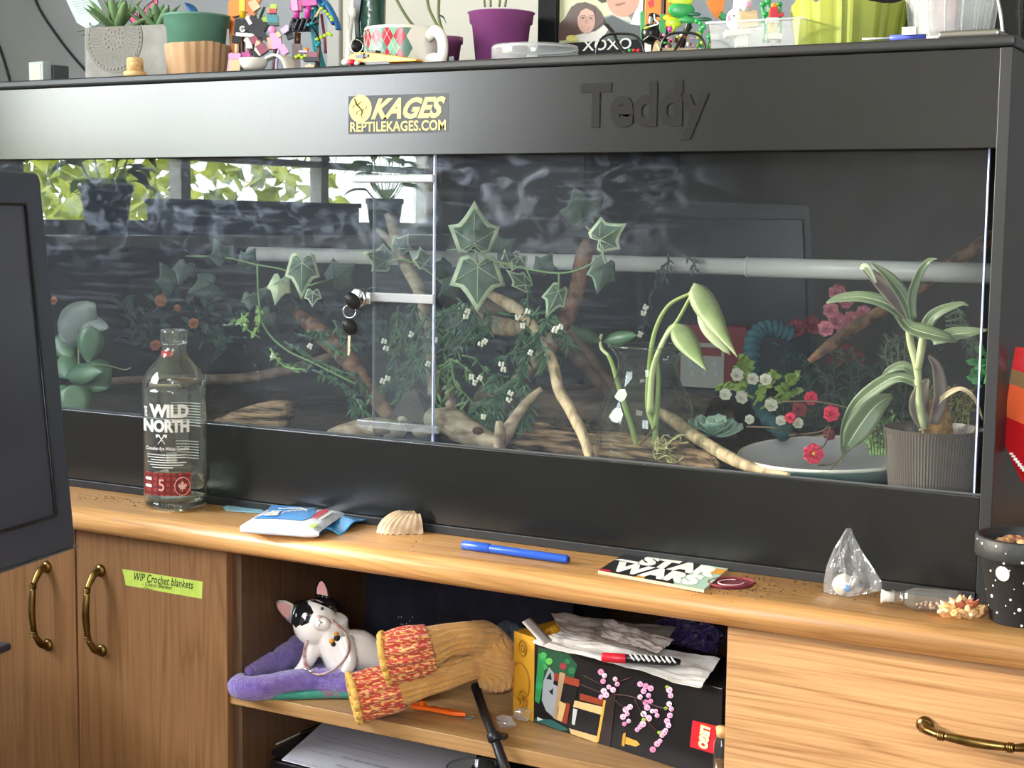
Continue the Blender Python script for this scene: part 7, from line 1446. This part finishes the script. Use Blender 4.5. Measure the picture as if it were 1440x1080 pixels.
me.ball(CP(443, 876, -.004), 1, 26, 18, (34*sc_, 27*sc_, 33*sc_), R=MX.Rotation(.35, 3, AW)); me.ball(CP(452, 876, -.024), 1, 16, 12, (14*sc_, 9*sc_, 10*sc_))
ob = me.build('body', M_por, CAT); r_ = ob.modifiers.new('r', 'REMESH'); r_.mode = 'VOXEL'; r_.voxel_size = .0016; r_.use_smooth_shade = True; sm_ = ob.modifiers.new('s', 'SMOOTH'); sm_.iterations = 8; sm_.factor = .6
HC = CP(443, 876, -.004); HR = (34*sc_, 27*sc_, 33*sc_); HRm = MX.Rotation(.35, 3, AW)
def head_pt(px, py, e=.0006):
    d = RAY(px, py).normalized(); inv = HRm.inverted(); o_ = inv @ (CAM-HC); dd = inv @ d; o_ = V([o_[i]/HR[i] for i in range(3)]); dd = V([dd[i]/HR[i] for i in range(3)])
    a = dd.dot(dd); b = o_.dot(dd); c_ = o_.dot(o_)-1; disc = b*b-a*c_
    t_ = (-b-math.sqrt(max(0, disc)))/a; p = CAM+d*t_
    return p-d*e if disc > 0 else CAM+d*((HC-CAM).dot(d))
def head_patch(pts, m, name, e=.0007, parent=CAT):
    n = len(pts); cx = sum(p[0] for p in pts)/n; cy = sum(p[1] for p in pts)/n; mb = MB(); K = 6; vs = [head_pt(cx, cy, e)]; fs = []
    for k in range(1, K+1):
        for x, y in pts: vs.append(head_pt(cx+(x-cx)*k/K, cy+(y-cy)*k/K, e*(1 if k < K else .2)))
    for i in range(n): fs.append((0, 1+i, 1+(i+1) % n))
    for k in range(K-1):
        for i in range(n): fs.append((1+k*n+i, 1+(k+1)*n+i, 1+(k+1)*n+(i+1) % n, 1+k*n+(i+1) % n))
    mb._a(vs, fs, True); return mb.build(name, m, parent)
head_patch([(411, 858), (415, 851), (424, 847), (433, 845.5), (437, 853), (441, 861), (437, 867), (434, 876), (425, 880), (416, 883), (410, 876)], M_porb, 'black_patch')
head_patch([(435, 845), (443, 843.6), (458, 846), (469, 853), (475, 861), (477, 864), (470, 859), (462, 855), (452, 851), (444, 846)], M_porb, 'black_patch')
head_patch([(446, 866), (450, 864.5), (451, 867), (449, 871), (446, 869)], M_porp, 'nose', .013)
for q, r in (([(432, 866), (435, 868), (436, 864)], .8), ): pass
mb = MB(); mb.ball(head_pt(433, 866, .0008), .0028, 12, 8); mb.build('eye', M_porb, CAT); mb = MB(); mb.ball(head_pt(432, 865, .0032), .001, 8, 6); mb.build('eye_glint', M_cer, CAT)
mb = MB(); mb.ball(head_pt(453, 856, .001), .0024, 12, 8); mb.build('eye', M_porb, CAT)
mb = MB()
for pts in ([(448, 871), (451, 875)], [(451, 875), (449, 880), (447, 881)], [(451, 875), (455, 876), (457, 874)]): mb.tube([head_pt(x, y, .0135) for x, y in pts], .0005, 5)
mb.build('mouth', M_porb, CAT)
mb = MB(); mb.ball(CP(456, 851, .010), 1, 20, 12, (22*sc_, 16*sc_, 12*sc_)); mb.ball(CP(428, 852, .008), 1, 20, 12, (17*sc_, 14*sc_, 8*sc_)); mb.build('black_crown', M_porb, CAT)
def ear(pts, dy, nm='ear'):
    b0 = [CP(x, y, dy) for x, y in pts]; c_ = (b0[0]+b0[2])/2; L0 = b0[1]-c_; hw = (b0[2]-b0[0])/2; b = [c_-hw, c_-hw*.92+L0*.42, c_-hw*.5+L0*.82, c_+L0, c_+hw*.5+L0*.84, c_+hw*.92+L0*.42, c_+hw]; cb_ = sum(b, V())/7
    mb = MB(); bk_ = cb_+AW*.007; mb._a(b+[bk_, cb_+AW*.001], [(i, 7, (i+1) % 7) for i in range(7)]+[(i, (i+1) % 7, 8) for i in range(7)], True); e_ = mb.build(nm, M_por if dy < -.001 else M_porb, CAT)
    c3 = cb_; mb = MB(); mb.prism([c3+(p-c3)*.74-AW*.0012 for p in b], AW*.001); mb.build('inner_ear', M_porp, e_, bevel=.0008)
ear([(413, 850), (386, 848), (409, 877)], -.004); ear([(443, 838), (452, 813), (464, 842)], .002)
mb = MB(); q = [CP(467, 872, -.026), CP(478, 882, -.020), CP(488, 895, -.018), CP(490, 915, -.026), CP(478, 935, -.034), CP(455, 948, -.042), CP(440, 946, -.042), CP(430, 935, -.036), CP(428, 918, -.032), CP(432, 900, -.028)]; mb.tube(bez(q, 6), .0034, 8, flat=.5); mb.build('ribbon_collar', mat('pink_ribbon', '#a0605e', .4, col2='#c7b8b0', scale=120), CAT)
for x, y, dy, m, r in ((437, 944, -.045, M_chrome, .0035), (430, 941, -.044, M_chrome, .003), (467, 902, -.036, mat('orange_fluff', '#c98a34', .9), .0042), (474, 897, -.034, mat('black_fluff', '#22201e', .9), .0045), (473, 892, -.034, mat('orange_fluff', ''), .0036), (469, 906, -.037, mat('black_fluff', ''), .0034)): mb = MB(); mb.ball(CP(x, y, dy), r, 10, 7); mb.build('charm', m, CAT)
# dark cloth at the back
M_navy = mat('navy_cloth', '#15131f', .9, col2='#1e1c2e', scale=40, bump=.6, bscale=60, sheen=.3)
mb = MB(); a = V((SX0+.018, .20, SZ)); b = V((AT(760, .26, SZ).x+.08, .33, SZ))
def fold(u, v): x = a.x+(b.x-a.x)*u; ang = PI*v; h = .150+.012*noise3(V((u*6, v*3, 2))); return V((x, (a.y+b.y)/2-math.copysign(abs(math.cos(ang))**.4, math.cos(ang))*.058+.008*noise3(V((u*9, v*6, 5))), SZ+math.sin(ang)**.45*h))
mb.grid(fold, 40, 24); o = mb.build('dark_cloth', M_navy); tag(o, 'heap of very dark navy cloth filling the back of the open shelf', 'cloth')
mb = MB(); R2 = random.Random(31)
for k in range(8): x, y = R2.uniform(560, 590), R2.uniform(866, 882); mb.ball(PY(x, y, .196), .0012, 6, 4)
mb.build('pale_print', M_prn, o)
# knitted socks
M_must = mat('mustard_knit', '#cf9440', .95, col2='#dba552', scale=60, bump=1, bscale=500, sheen=.4); M_marl = mat('red_marl_knit', '#c23a2a', .95, col2='#f0c070', scale=300, stretch=(.45, .45, 1.6), bump=1, bscale=420, pos=(.50, .58), sheen=.3); M_cuff = mat('cuff_yarn', '#e3b35c', .95, bump=.8, bscale=400); M_gk = mat('grey_knit', '#5d6670', .95, col2='#737c86', scale=80, bump=1, bscale=400)
def knit(parent, pts, rs, m, name, n=64, ribs=16, amp=.10, flat=.45, knob=0):
    q = [PZ(p[0], p[1], SZ+p[2]) for p in pts]; path = bez(q, 9); rr = [v.x for v in bez([(r, 0, 0) for r in rs], 9)]; L = len(path); vs = []
    for i, p in enumerate(path):
        d = (path[min(i+1, L-1)]-path[max(i-1, 0)]).normalized(); sd = d.cross(UPV).normalized(); up_ = sd.cross(d).normalized()
        for k in range(n):
            a = 2*PI*k/n; r = rr[i]*(1+amp*math.cos(a*ribs)+.05*noise3(V((a*1.5, i*.2, len(pts)))))+knob*math.cos(i*PI/1.5)*rr[i]; vs.append(p+sd*math.cos(a)*r+up_*math.sin(a)*r*flat)
    fs = [(i*n+k, i*n+(k+1) % n, (i+1)*n+(k+1) % n, (i+1)*n+k) for i in range(L-1) for k in range(n)]+[tuple(range(n-1, -1, -1)), tuple(range((L-1)*n, L*n))]
    mb = MB(); mb._a(vs, fs, True); 
    for i in range(len(mb.v)): mb.v[i].z = max(mb.v[i].z, SZ+.0006)
    return mb.build(name, m, parent)
for lab, cuff, body, rr_, fl in (('lower mustard and red marled knitted sock lying on the shelf edge', [(500, 981, .031), (530, 973, .037), (566, 965, .045)], [(560, 966, .044), (600, 955, .054), (650, 940, .062), (684, 926, .064), (700, 942, .05), (702, 968, .03)], [(.032, .033, .029), (.026, .022, .020, .024, .024, .02)], .92),
                       ('upper mustard and red marled knitted sock lying across the lower one', [(545, 925, .086), (572, 919, .092), (605, 910, .099)], [(600, 911, .098), (630, 900, .105), (660, 897, .105), (682, 903, .092), (695, 928, .07), (700, 962, .035)], [(.033, .036, .031), (.028, .022, .022, .028, .030, .024)], .92)):
    t = thing('knitted_sock', lab, 'sock', PZ(body[2][0], body[2][1], SZ+.002)); t.location.z = SZ; WL[t.name] = V(t.location)
    knit(t, cuff, rr_[0], M_marl, 'cuff', n=96, ribs=15, amp=.085, flat=fl); knit(t, body, rr_[1], M_must, 'leg', n=96, ribs=16, amp=.075, flat=fl)
    p0_, p1_ = PZ(*cuff[0][:2], SZ+cuff[0][2]), PZ(*cuff[1][:2], SZ+cuff[1][2]); d = (p1_-p0_).normalized(); sd = d.cross(UPV).normalized(); up_ = sd.cross(d)
    mb = MB(); mb.tube([p0_-d*.002+sd*math.cos(a)*rr_[0][0]*(1+.06*math.cos(a*13))+up_*math.sin(a)*rr_[0][0]*fl*(1+.06*math.cos(a*13)) for a in [k*PI/40 for k in range(80)]], .0048, 8, closed=True); mb.build('cuff_edge', M_cuff, t)
mb = lumpy([(700, 900, .05), (715, 895, .05), (738, 915, .035), (742, 945, .02)], [.014, .022, .022, .014], amp=.2); o = mb.build('grey_scarf', M_gk, loc=V((PZ(720, 960, SZ).x, PZ(720, 960, SZ).y, SZ+.001))); tag(o, 'grey blue knitted scarf bunched between the socks and the toy box', 'scarf')
# orange letter opener
a = GS(580, 994, .003); b = GS(655, 1008, .003); d = (b-a).normalized(); sd = d.cross(UPV).normalized(); t = thing('box_opener', 'small orange plastic seam tool lying in front of the socks', 'tool', (a+b)/2-V((0, 0, .003))); M_ot = mat('orange_tool', '#f26a1c', .35); L_ = (b-a).length
mb = MB(); mb.prism([a-sd*.008, a+sd*.007, a+d*.012+sd*.008, a+d*L_*.35+sd*.005, a+d*L_*.8+sd*.006, b, a+d*L_*.85-sd*.006, a+d*L_*.3-sd*.004, a+d*.01-sd*.009], (0, 0, .005)); mb.build('body', M_ot, t, bevel=.001)
mb = MB(); mb.box(a+d*.016-V((.003, .003, -.005)), a+d*.016+V((.003, .003, .011))); mb.build('thumb_lug', M_ot, t, bevel=.001)
mb = MB()
for k in range(6): p = a+d*(L_*.38+k*.005)+V((0, 0, .0052)); mb.tube([p-sd*.003, p+sd*.004], .0007, 5)
mb.build('grip_ribs', mat('orange_dark', '#b84a14', .4), t); mb = MB(); mb.tube([b+(RT*math.cos(k)+sd*math.sin(k))*.006+d*.006 for k in [j*PI/8 for j in range(16)]], .0009, 5, closed=True); mb.build('ring', M_acr, t)
# black wand over the edge
q = [GS(668, 965, .03), GS(680, 1000, .012), V(PY(694, 1035, -.105)), V(PY(712, 1085, -.118)), V(PY(716, 1100, -.12))]; t = thing('umbrella', 'thin folded black umbrella handle hanging over the shelf edge', 'umbrella', q[-1]); M_ub = mat('black_shaft', '#1c1a1c', .4)
mb = MB(); mb.tube(q, [.006, .006, .006, .007, .007], 12); mb.build('shaft', M_ub, t); mb = MB(); d = (q[3]-q[2]).normalized(); mb.tube([q[2]-d*.004, q[2]-d*.003, q[2]+d*.006, q[2]+d*.007], [.007, .0085, .0085, .007], 12); mb.box(q[2]+RT*.006-V((.003, .003, .003)), q[2]+RT*.014+V((.003, .003, .003))); mb.build('collar', M_ub, t)
# crumpled wrappers
for x, y, lab in ((710, 1015, 'crumpled clear wrapper beside the umbrella handle'), (735, 1004, 'crumpled clear wrapper against the corner of the toy box')):
    P = GS(x, y, .009); mb = MB(); mb.ball(P, .010, 12, 9, (1.3, 1, .85), R=None)
    for i, v in enumerate(mb.v): mb.v[i] = P+(v-P)*(1+.5*noise3(v*300)); mb.v[i].z = max(mb.v[i].z, SZ+.0004)
    o = mb.build('wrapper', M_bag); o.data.polygons.foreach_set('use_smooth', [False]*len(o.data.polygons)); tag(o, lab, 'wrapper')
# ------------------------------------------------------------ toy set box
BLc = GS(750, 1016); BRc = GS(1030, 1106); BRc = BLc+(BRc-BLc)*((SX1-.014-BLc.x)/(BRc.x-BLc.x)); e1_ = (BRc-BLc); e1_.z = 0; Lb = e1_.length; e1_ = e1_/Lb
vT = RAY(757, 898); k_ = (BLc-CAM).dot(AW)/vT.dot(AW); hb = (CAM+vT*k_).z-SZ
bk = GS(714, 1002)-BLc; bk.z = 0; back = V((-e1_.y, e1_.x, 0)); 
t = thing('toy_set_box', 'black toy box printed with pink blossoms and a red LEGO logo', 'box', BLc+e1_*Lb/2); M_bxk = mat('box_black', '#141315', .35, spec=.5); M_bxy = mat('box_yellow', '#d19a2c', .4)
db = .11; q = [BLc, BLc+e1_*Lb, BLc+e1_*Lb+back*db, BLc+back*db]; q = [V((p.x, p.y, SZ+.0005)) for p in q]
mb = MB(); mb.prism(q, (0, 0, hb)); mb.build('carton', M_bxk, t, bevel=.0008)
def FB_(px, py, e=.0004):
    d = RAY(px, py); n_ = -back; p0 = BLc+n_*e; return CAM+d*((p0-CAM).dot(n_)/d.dot(n_))
EN = 0
def bp(pts, col, e=.0004, name='print', m=None): mb = MB(); mb._a([FB_(x, y, e) for x, y in pts], [tuple(range(len(pts)))], False); return mb.build(name, m or mat('boxprint_'+col, '#'+col, .35), t)
WE = .043
def EB(a, b, e=.0004): return BLc-e1_*WE*(1-a)+back*.006*(1-a)-back*e+V((0, 0, hb*b+.0005))
mb = MB(); qq = [EB(0, 0, 0), EB(1, 0, 0), EB(1, 0, 0)+back*(db-.002), EB(0, 0, 0)+back*(db-.02)]; mb.prism(qq, (0, 0, hb)); ye = mb.build('yellow_end', M_bxy, t, bevel=.0006)
M_yd = mat('box_yellow_dark', '#a87418', .4)
mb = MB()
for (a, b, r) in ((.45, .83, .20), (.45, .83, .09), (.50, .22, .24), (.35, .42, .5)):
    mb.tube([EB(min(.96, max(.04, a+r*math.cos(g)*.9)), min(.97, max(.03, b+r*math.sin(g)*.45)), .0008) for g in [k*PI/12 for k in range(24)]], .0012, 6, closed=True)
for k in range(8): g = k*PI/4; mb.tube([EB(.5, .22, .001), EB(.5+.22*math.cos(g), .22+.11*math.sin(g), .001)], .0008, 5)
mb.build('embossed_print', M_yd, t)
mb = MB(); p_t = [q[3]+V((0, 0, hb+.0006)), q[0]+V((0, 0, hb+.0006)), q[0]+e1_*.02+V((0, 0, hb+.0006)), q[3]+e1_*.02+V((0, 0, hb+.0006))]; mb._a(p_t, [(0, 1, 2, 3)], False); mb.build('yellow_top_edge', M_bxy, t)
bp([(757, 910), (800, 920), (812, 935), (806, 958), (790, 950), (776, 945), (762, 985), (753, 985)], '1f4a34'); bp([(757, 918), (768, 924), (764, 955), (758, 990), (752, 985)], '2f8a4c', .0006)
for x, y, r, c in ((764, 922, 5, '3f9a52'), (772, 930, 5, '58a848'), (760, 940, 5, '2f8a4c'), (792, 937, 5, '8a3038'), (804, 943, 5, '2a6a44'), (758, 965, 5, '2f9a5c'), (766, 938, 4, '46a054'), (798, 930, 4, '2a6a44')): bp(ell(x, y, r, r, 10), c, .0008)
bp([(764, 958), (772, 938), (780, 948), (778, 962), (786, 966), (780, 1010), (768, 1000), (762, 985)], '9a9ea0', .0007); bp([(768, 955), (774, 945), (776, 956)], '1c1d1f', .0009); bp([(772, 972), (778, 968), (777, 978)], '1c1d1f', .0009)
bp([(779, 946), (815, 956), (814, 966), (779, 957)], '8c3a24', .0008); bp([(787, 945), (795, 947), (783, 1012), (778, 1010)], 'a58a68', .001); bp([(793, 962), (812, 968), (808, 990), (790, 985)], '1d1a1a', .0009); bp([(786, 985), (796, 990), (790, 1015), (782, 1012)], 'cfae72', .001)
bp([(795, 988), (802, 990), (797, 1018), (790, 1016)], '8c3a24', .0009); bp([(816, 975), (849, 984), (846, 992), (815, 984)], '8c3a24', .001); bp([(808, 985), (847, 994), (845, 1005), (806, 994)], 'd4b47a', .0011); bp([(812, 996), (844, 1005), (838, 1034), (808, 1024)], '141416', .0009)
bp([(800, 1024), (842, 1036), (840, 1045), (803, 1032)], 'd4b47a', .0011); bp([(849, 984), (852, 985), (842, 1043), (838, 1042)], 'd9a648', .0012); bp([(852, 976), (866, 978), (858, 1050), (843, 1045)], '2c211e', .0008); bp([(752, 1010), (776, 1012), (800, 1026), (790, 1028), (752, 1014)], '2a5a56', .0009); bp([(755, 1008), (764, 1012), (756, 1014)], 'd8dcdc', .0011); bp([(806, 996), (812, 998), (808, 1020), (804, 1018)], 'c8c8c0', .001)
M_br = mat('boxprint_branch', '#5a3028', .4)
mb = MB()
for pts, r in (([(862, 976), (890, 980), (920, 992), (938, 997)], .0016), ([(866, 976), (870, 960), (888, 953)], .0012), ([(893, 984), (908, 1010), (924, 1028)], .0013), ([(865, 985), (880, 997)], .001), ([(815, 962), (840, 972), (848, 974)], .001), ([(820, 950), (845, 962)], .0008)): mb.tube(bez([FB_(x, y, .001) for x, y in pts], 5), r, 5, flat=.3)
mb.build('branch_print', M_br, t)
R2 = random.Random(77); ci = 0
for x, y in [(845, 945), (850, 950), (848, 958), (856, 966), (849, 972), (865, 955), (868, 962), (862, 970), (845, 980), (852, 977), (900, 962), (908, 965), (915, 968), (905, 972), (912, 978), (900, 980), (908, 988), (915, 986), (910, 995), (917, 1000), (905, 1004), (912, 1010), (922, 1000), (924, 1006), (880, 998), (886, 994), (882, 1004), (876, 1008), (884, 1014), (878, 1018), (900, 1022), (896, 1026), (904, 1018), (941, 970), (943, 978), (941, 990), (944, 997), (942, 1006), (938, 1014), (940, 1020), (936, 1027), (931, 1034), (928, 1042), (924, 1046), (918, 1054), (934, 1030)]:
    r = R2.uniform(3.2, 4.8); bp(ell(x, y, r, r, 9, R2.uniform(0, 1)), R2.choice(['e7a8c4', 'd987ac', 'f0d4de', 'e8bccb']), .0013+.0001*(ci % 4), 'blossom_print'); bp(ell(x+1, y+1, 1.3, 1.3, 6), 'c05a8c', .0018, 'blossom_print'); ci += 1
for x, y in ((936, 996), (905, 1012), (927, 1030), (938, 966)): bp(ell(x, y, 3, 2.5, 7), '9ac048', .0014)
bp([(876, 1032), (880, 1030), (878, 1050), (874, 1048)], 'c8963a', .0012); bp([(880, 1036), (896, 1042), (900, 1047), (894, 1050), (879, 1046)], 'd9a648', .0012)
bp([(974, 1013), (1008, 1021), (1004, 1060), (970, 1050)], 'd0202e', .0008, 'red_logo_square')
A = FB_(989, 1050.5, .0014); U_ = FB_(990.5, 1022, .0014)-A   # reads downwards
A2 = FB_(986, 1018.5, .0016); Ud = FB_(981.5, 1051, .0016)-A2; Wd = FB_(1001, 1022.5, .0016)-A2
text('LEGO', A2-Wd*.06, Ud, Wd, mat('logo_yellow', '#e8b830', .4), 'logo_outline', t, ext=.0002, off=.11, shear=.1); text('LEGO', A2+Ud*.04+Wd*.06, Ud*.93, Wd*.85, M_wink, 'logo_lettering', t, ext=.0006, off=.045, shear=.1)
# papers on the box
M_pap = mat('white_paper', '#d9d6d0', .7, col2='#c4c0ba', scale=30, bump=.15, bscale=50); M_env = mat('grey_envelope', '#8f857c', .75, col2='#7d746c', scale=12)
zt_ = SZ+hb+.003
def sheet(pts, hs, m, lab, cat, nm, th=.0006):
    """paper lying on/above the box: corner pixels with heights above the box top"""
    q = [PZ(x, y, zt_+h) for (x, y), h in zip(pts, hs)]
    def fn(u, v): a = (q[0]*(1-u)+q[1]*u)*(1-v)+(q[3]*(1-u)+q[2]*u)*v; a.z += .004*noise3(V((u*4, v*4, len(nm))))+.002*noise3(V((u*11, v*9, 1))); return a
    mb = MB(); mb.grid(fn, 26, 14, th, smooth=False); o = mb.build(nm, m); return tag(o, lab, cat)
sh = sheet([(748, 903), (985, 967), (1013, 926), (790, 888)], [.006, -.0, .012, .012], M_pap, 'crumpled white paper sheet draped on top of the toy set box', 'paper', 'paper_sheet')
mb = MB(); c0 = PZ(762, 906, zt_+.008); mb.grid(lambda u, v: PZ(764-30*u+6*v, 908-33*u+(-4*v), zt_+.008+.018*u)+V((0, .012*v, 0)), 10, 3, .0006); mb.build('curled_corner', M_pap, sh)
sheet([(790, 888), (920, 920), (952, 882), (775, 862)], [.02, .012, .02, .03], M_env, 'grey brown envelope behind the white paper', 'envelope', 'envelope'); sheet([(845, 893), (925, 918), (948, 900), (850, 870)], [.03, .022, .028, .036], mat('grey_envelope_light', '#a39a92', .75), 'paler grey envelope on top of the other envelope', 'envelope', 'envelope')
sheet([(752, 892), (780, 899), (805, 884), (785, 876)], [.005, .005, .008, .008], M_bxy, 'yellow leaflet corner under the crumpled paper', 'leaflet', 'leaflet')
# marker
a = PZ(846, 924, zt_+.014); b = PZ(957, 931, zt_+.014); d = (b-a).normalized(); t = thing('marker', 'zebra striped black and white marker with a red cap on the crumpled paper', 'marker', (a+b)/2-V((0, 0, .008))); r = .0058; L_ = (b-a).length
mb = MB(); mb.tube([a, a+d*.002, a+d*L_*.30, a+d*L_*.31], [r*.8, r, r, r*.9], 16); mb.build('cap', B['red'], t); mb = MB(); mb.tube([a+d*L_*.31, b-d*.01, b], [r*.9, r*.92, r*.5], 16); mb.build('barrel', B['black'], t)
mb = MB(); sd = d.cross(UPV).normalized()
for k in range(9): p = a+d*(L_*(.36+k*.065)); mb.tube([p-sd*r*.0+UPV*r*.93-sd*0, p+d*.003+(-sd if sd.dot(AW) > 0 else sd)*r*.8+UPV*r*.5, p+d*.006+(-sd if sd.dot(AW) > 0 else sd)*r*.96], .0012+.0006*(k % 2), 5)
mb.build('stripes', M_wink, t)
# purple yarn
P = PZ(985, 905, zt_+.03); mb = MB(); R2 = random.Random(15); P = V((P.x, max(P.y, .20), P.z)); P = PY(975, 898, .2)
for k in range(70):
    c_ = P+V((R2.gauss(0, .022), R2.gauss(0, .012), R2.gauss(0, .012))); ax = V((R2.uniform(-1, 1), R2.uniform(-1, 1), R2.uniform(-1, 1))).normalized(); u_ = ax.cross(UPV).normalized(); w_ = ax.cross(u_); rr_ = R2.uniform(.008, .018)
    mb.tube([c_+(u_*math.cos(g)+w_*math.sin(g))*rr_ for g in [j*PI/6 for j in range(12)]], .0016, 5, closed=True)
o = mb.build('yarn', mat('purple_yarn', '#3c1a66', .95, sheen=.4), loc=V((P.x, P.y, P.z-.03))); tag(o, 'tangle of deep purple yarn in the back right corner of the shelf', 'yarn')
# corked vial
c = AT(1013, -.0855, SZ); s = SC_(c); zt2 = PY(1013, 1022, -.0855).z-SZ; t = thing('corked_vial', 'small glass vial with a pale cork at the right end of the shelf', 'vial', c)
mb = MB(); mb.lathe_open([(0, .001), (10.5*s, .001), (11*s, .004), (11*s, zt2-22*s), (8*s, zt2-17*s), (7.5*s, zt2-12*s), (9*s, zt2-10*s)], c=c, n=28); mb.build('glass', M_btl, t); mb = MB(); mb.lathe([(0, zt2-14*s), (7*s, zt2-14*s), (8.5*s, zt2-2*s), (8*s, zt2), (0, zt2)], c, 24); mb.build('cork', M_cork, t); mb = MB(); mb.lathe([(0, .003), (10*s, .003), (10*s, zt2*.45), (0, zt2*.45)], c, 24); mb.build('contents', mat('amber_fluid', '#5a3a1c', .1), t)
# ------------------------------------------------------------ lower shelf: papers, folder, glass bowl
zb_ = FZ+.098; PYZ = -.33
t = thing('cardboard_box', 'dark box under the stack of papers on the lower shelf', 'box', V((-.78, .12, zb_))); mb = MB(); mb.box((SX0+.03, -.045, zb_+.0005), (-.48, .26, PYZ-.014)); mb.build('carton', M_bxk, t, bevel=.002)
def psh(pts, z, m, lab, cat, nm, th=.0012, dz=0): q = [(lambda p: V((max(p.x, SX0+.018), p.y, p.z)))(PZ(x, y, z)) for x, y in pts]; mb = MB(); mb.prism(q, (0, 0, -th)); o = mb.build(nm, m); return tag(o, lab, cat)
psh([(395, 1030), (382, 1056), (640, 1130), (680, 1050), (560, 1010), (430, 985)], PYZ-.006, mat('black_folder_m', '#141416', .4), 'black folder under the printed letter on the lower shelf', 'folder', 'black_folder', .006)
psh([(410, 1010), (378, 1043), (388, 1046), (420, 1030)], PYZ-.0015, M_pap, 'white card sticking out left of the printed letter', 'card', 'white_card', .002)
LT = psh([(424, 1005), (396, 1068), (640, 1130), (672, 1058), (560, 1022)], PYZ, mat('letter_paper', '#c9c9d2', .6), 'white printed letter with handwriting on the lower shelf', 'letter', 'letter')
A = PZ(396, 1068, PYZ+.0006); Ux = (PZ(640, 1130, PYZ+.0006)-A).normalized(); Uy = (PZ(424, 1005, PYZ+.0006)-A); Uy = (Uy-Ux*Uy.dot(Ux)).normalized()
def ltx(s_, px, py, w_, h_, m, **k): p = PZ(px, py, PYZ+.0007); text(s_, p, Ux*w_, Uy*h_, m, 'writing', LT, ext=.0001, **k)
M_lp = mat('letter_print', '#4a4a50', .6); M_pen2 = mat('letter_ink', '#2f3a6a', .6); M_pinkp = mat('letter_pink', '#c06a8a', .6)
ltx('Once your seal you one of these can sealed in you you have already', 445, 1033, .150, .0035, M_lp); ltx('saved it you can enjoy forever. Please love them all as we love them', 443, 1039, .150, .0035, M_lp); ltx('Thank you for getting some of this fun set and thank you.', 437, 1047, .130, .0035, M_lp); ltx('Love, Student', 432, 1055, .042, .0038, M_lp); ltx('If you have any question', 478, 1066, .085, .009, M_pen2, shear=.35); ltx('thank you so much!', 470, 1077, .07, .008, M_pen2, shear=.35); ltx('~ me at the club ~ is a report ~ me', 400, 1067, .07, .004, M_pinkp, shear=.3)
zt3 = PYZ-.0135; cc_ = PZ(668, 1080, PYZ+.018); cc_ = V((cc_.x, max(cc_.y, .0), zt3)); t = thing('glass_bowl', 'clear glass bowl of green scraps at the edge of the lower shelf', 'bowl', cc_); s = SC_(cc_); rr_ = 40*s; hz_ = .032
mb = MB(); mb.lathe_open([(0, .002), (rr_*.6, .002), (rr_*.9, hz_*.5), (rr_, hz_)], c=cc_, n=40); mb.build('wall', M_vg, t); mb = MB(); mb.tube([cc_+V((math.cos(a)*rr_, math.sin(a)*rr_, hz_)) for a in [k*PI/24 for k in range(48)]], .0015, 6, closed=True); mb.build('rim', M_vg, t)
mb = MB(); R2 = random.Random(19)
for k in range(60): a = R2.uniform(0, 6.28); r = R2.uniform(0, rr_*.7); mb.ball(cc_+V((math.cos(a)*r, math.sin(a)*r, .012+R2.uniform(-.003, .010))), R2.uniform(.003, .006), 5, 4)
mb.build('scraps', mat('green_scraps', '#4a5a3a', .6, col2='#c8b24a', scale=90), t, kind='stuff')
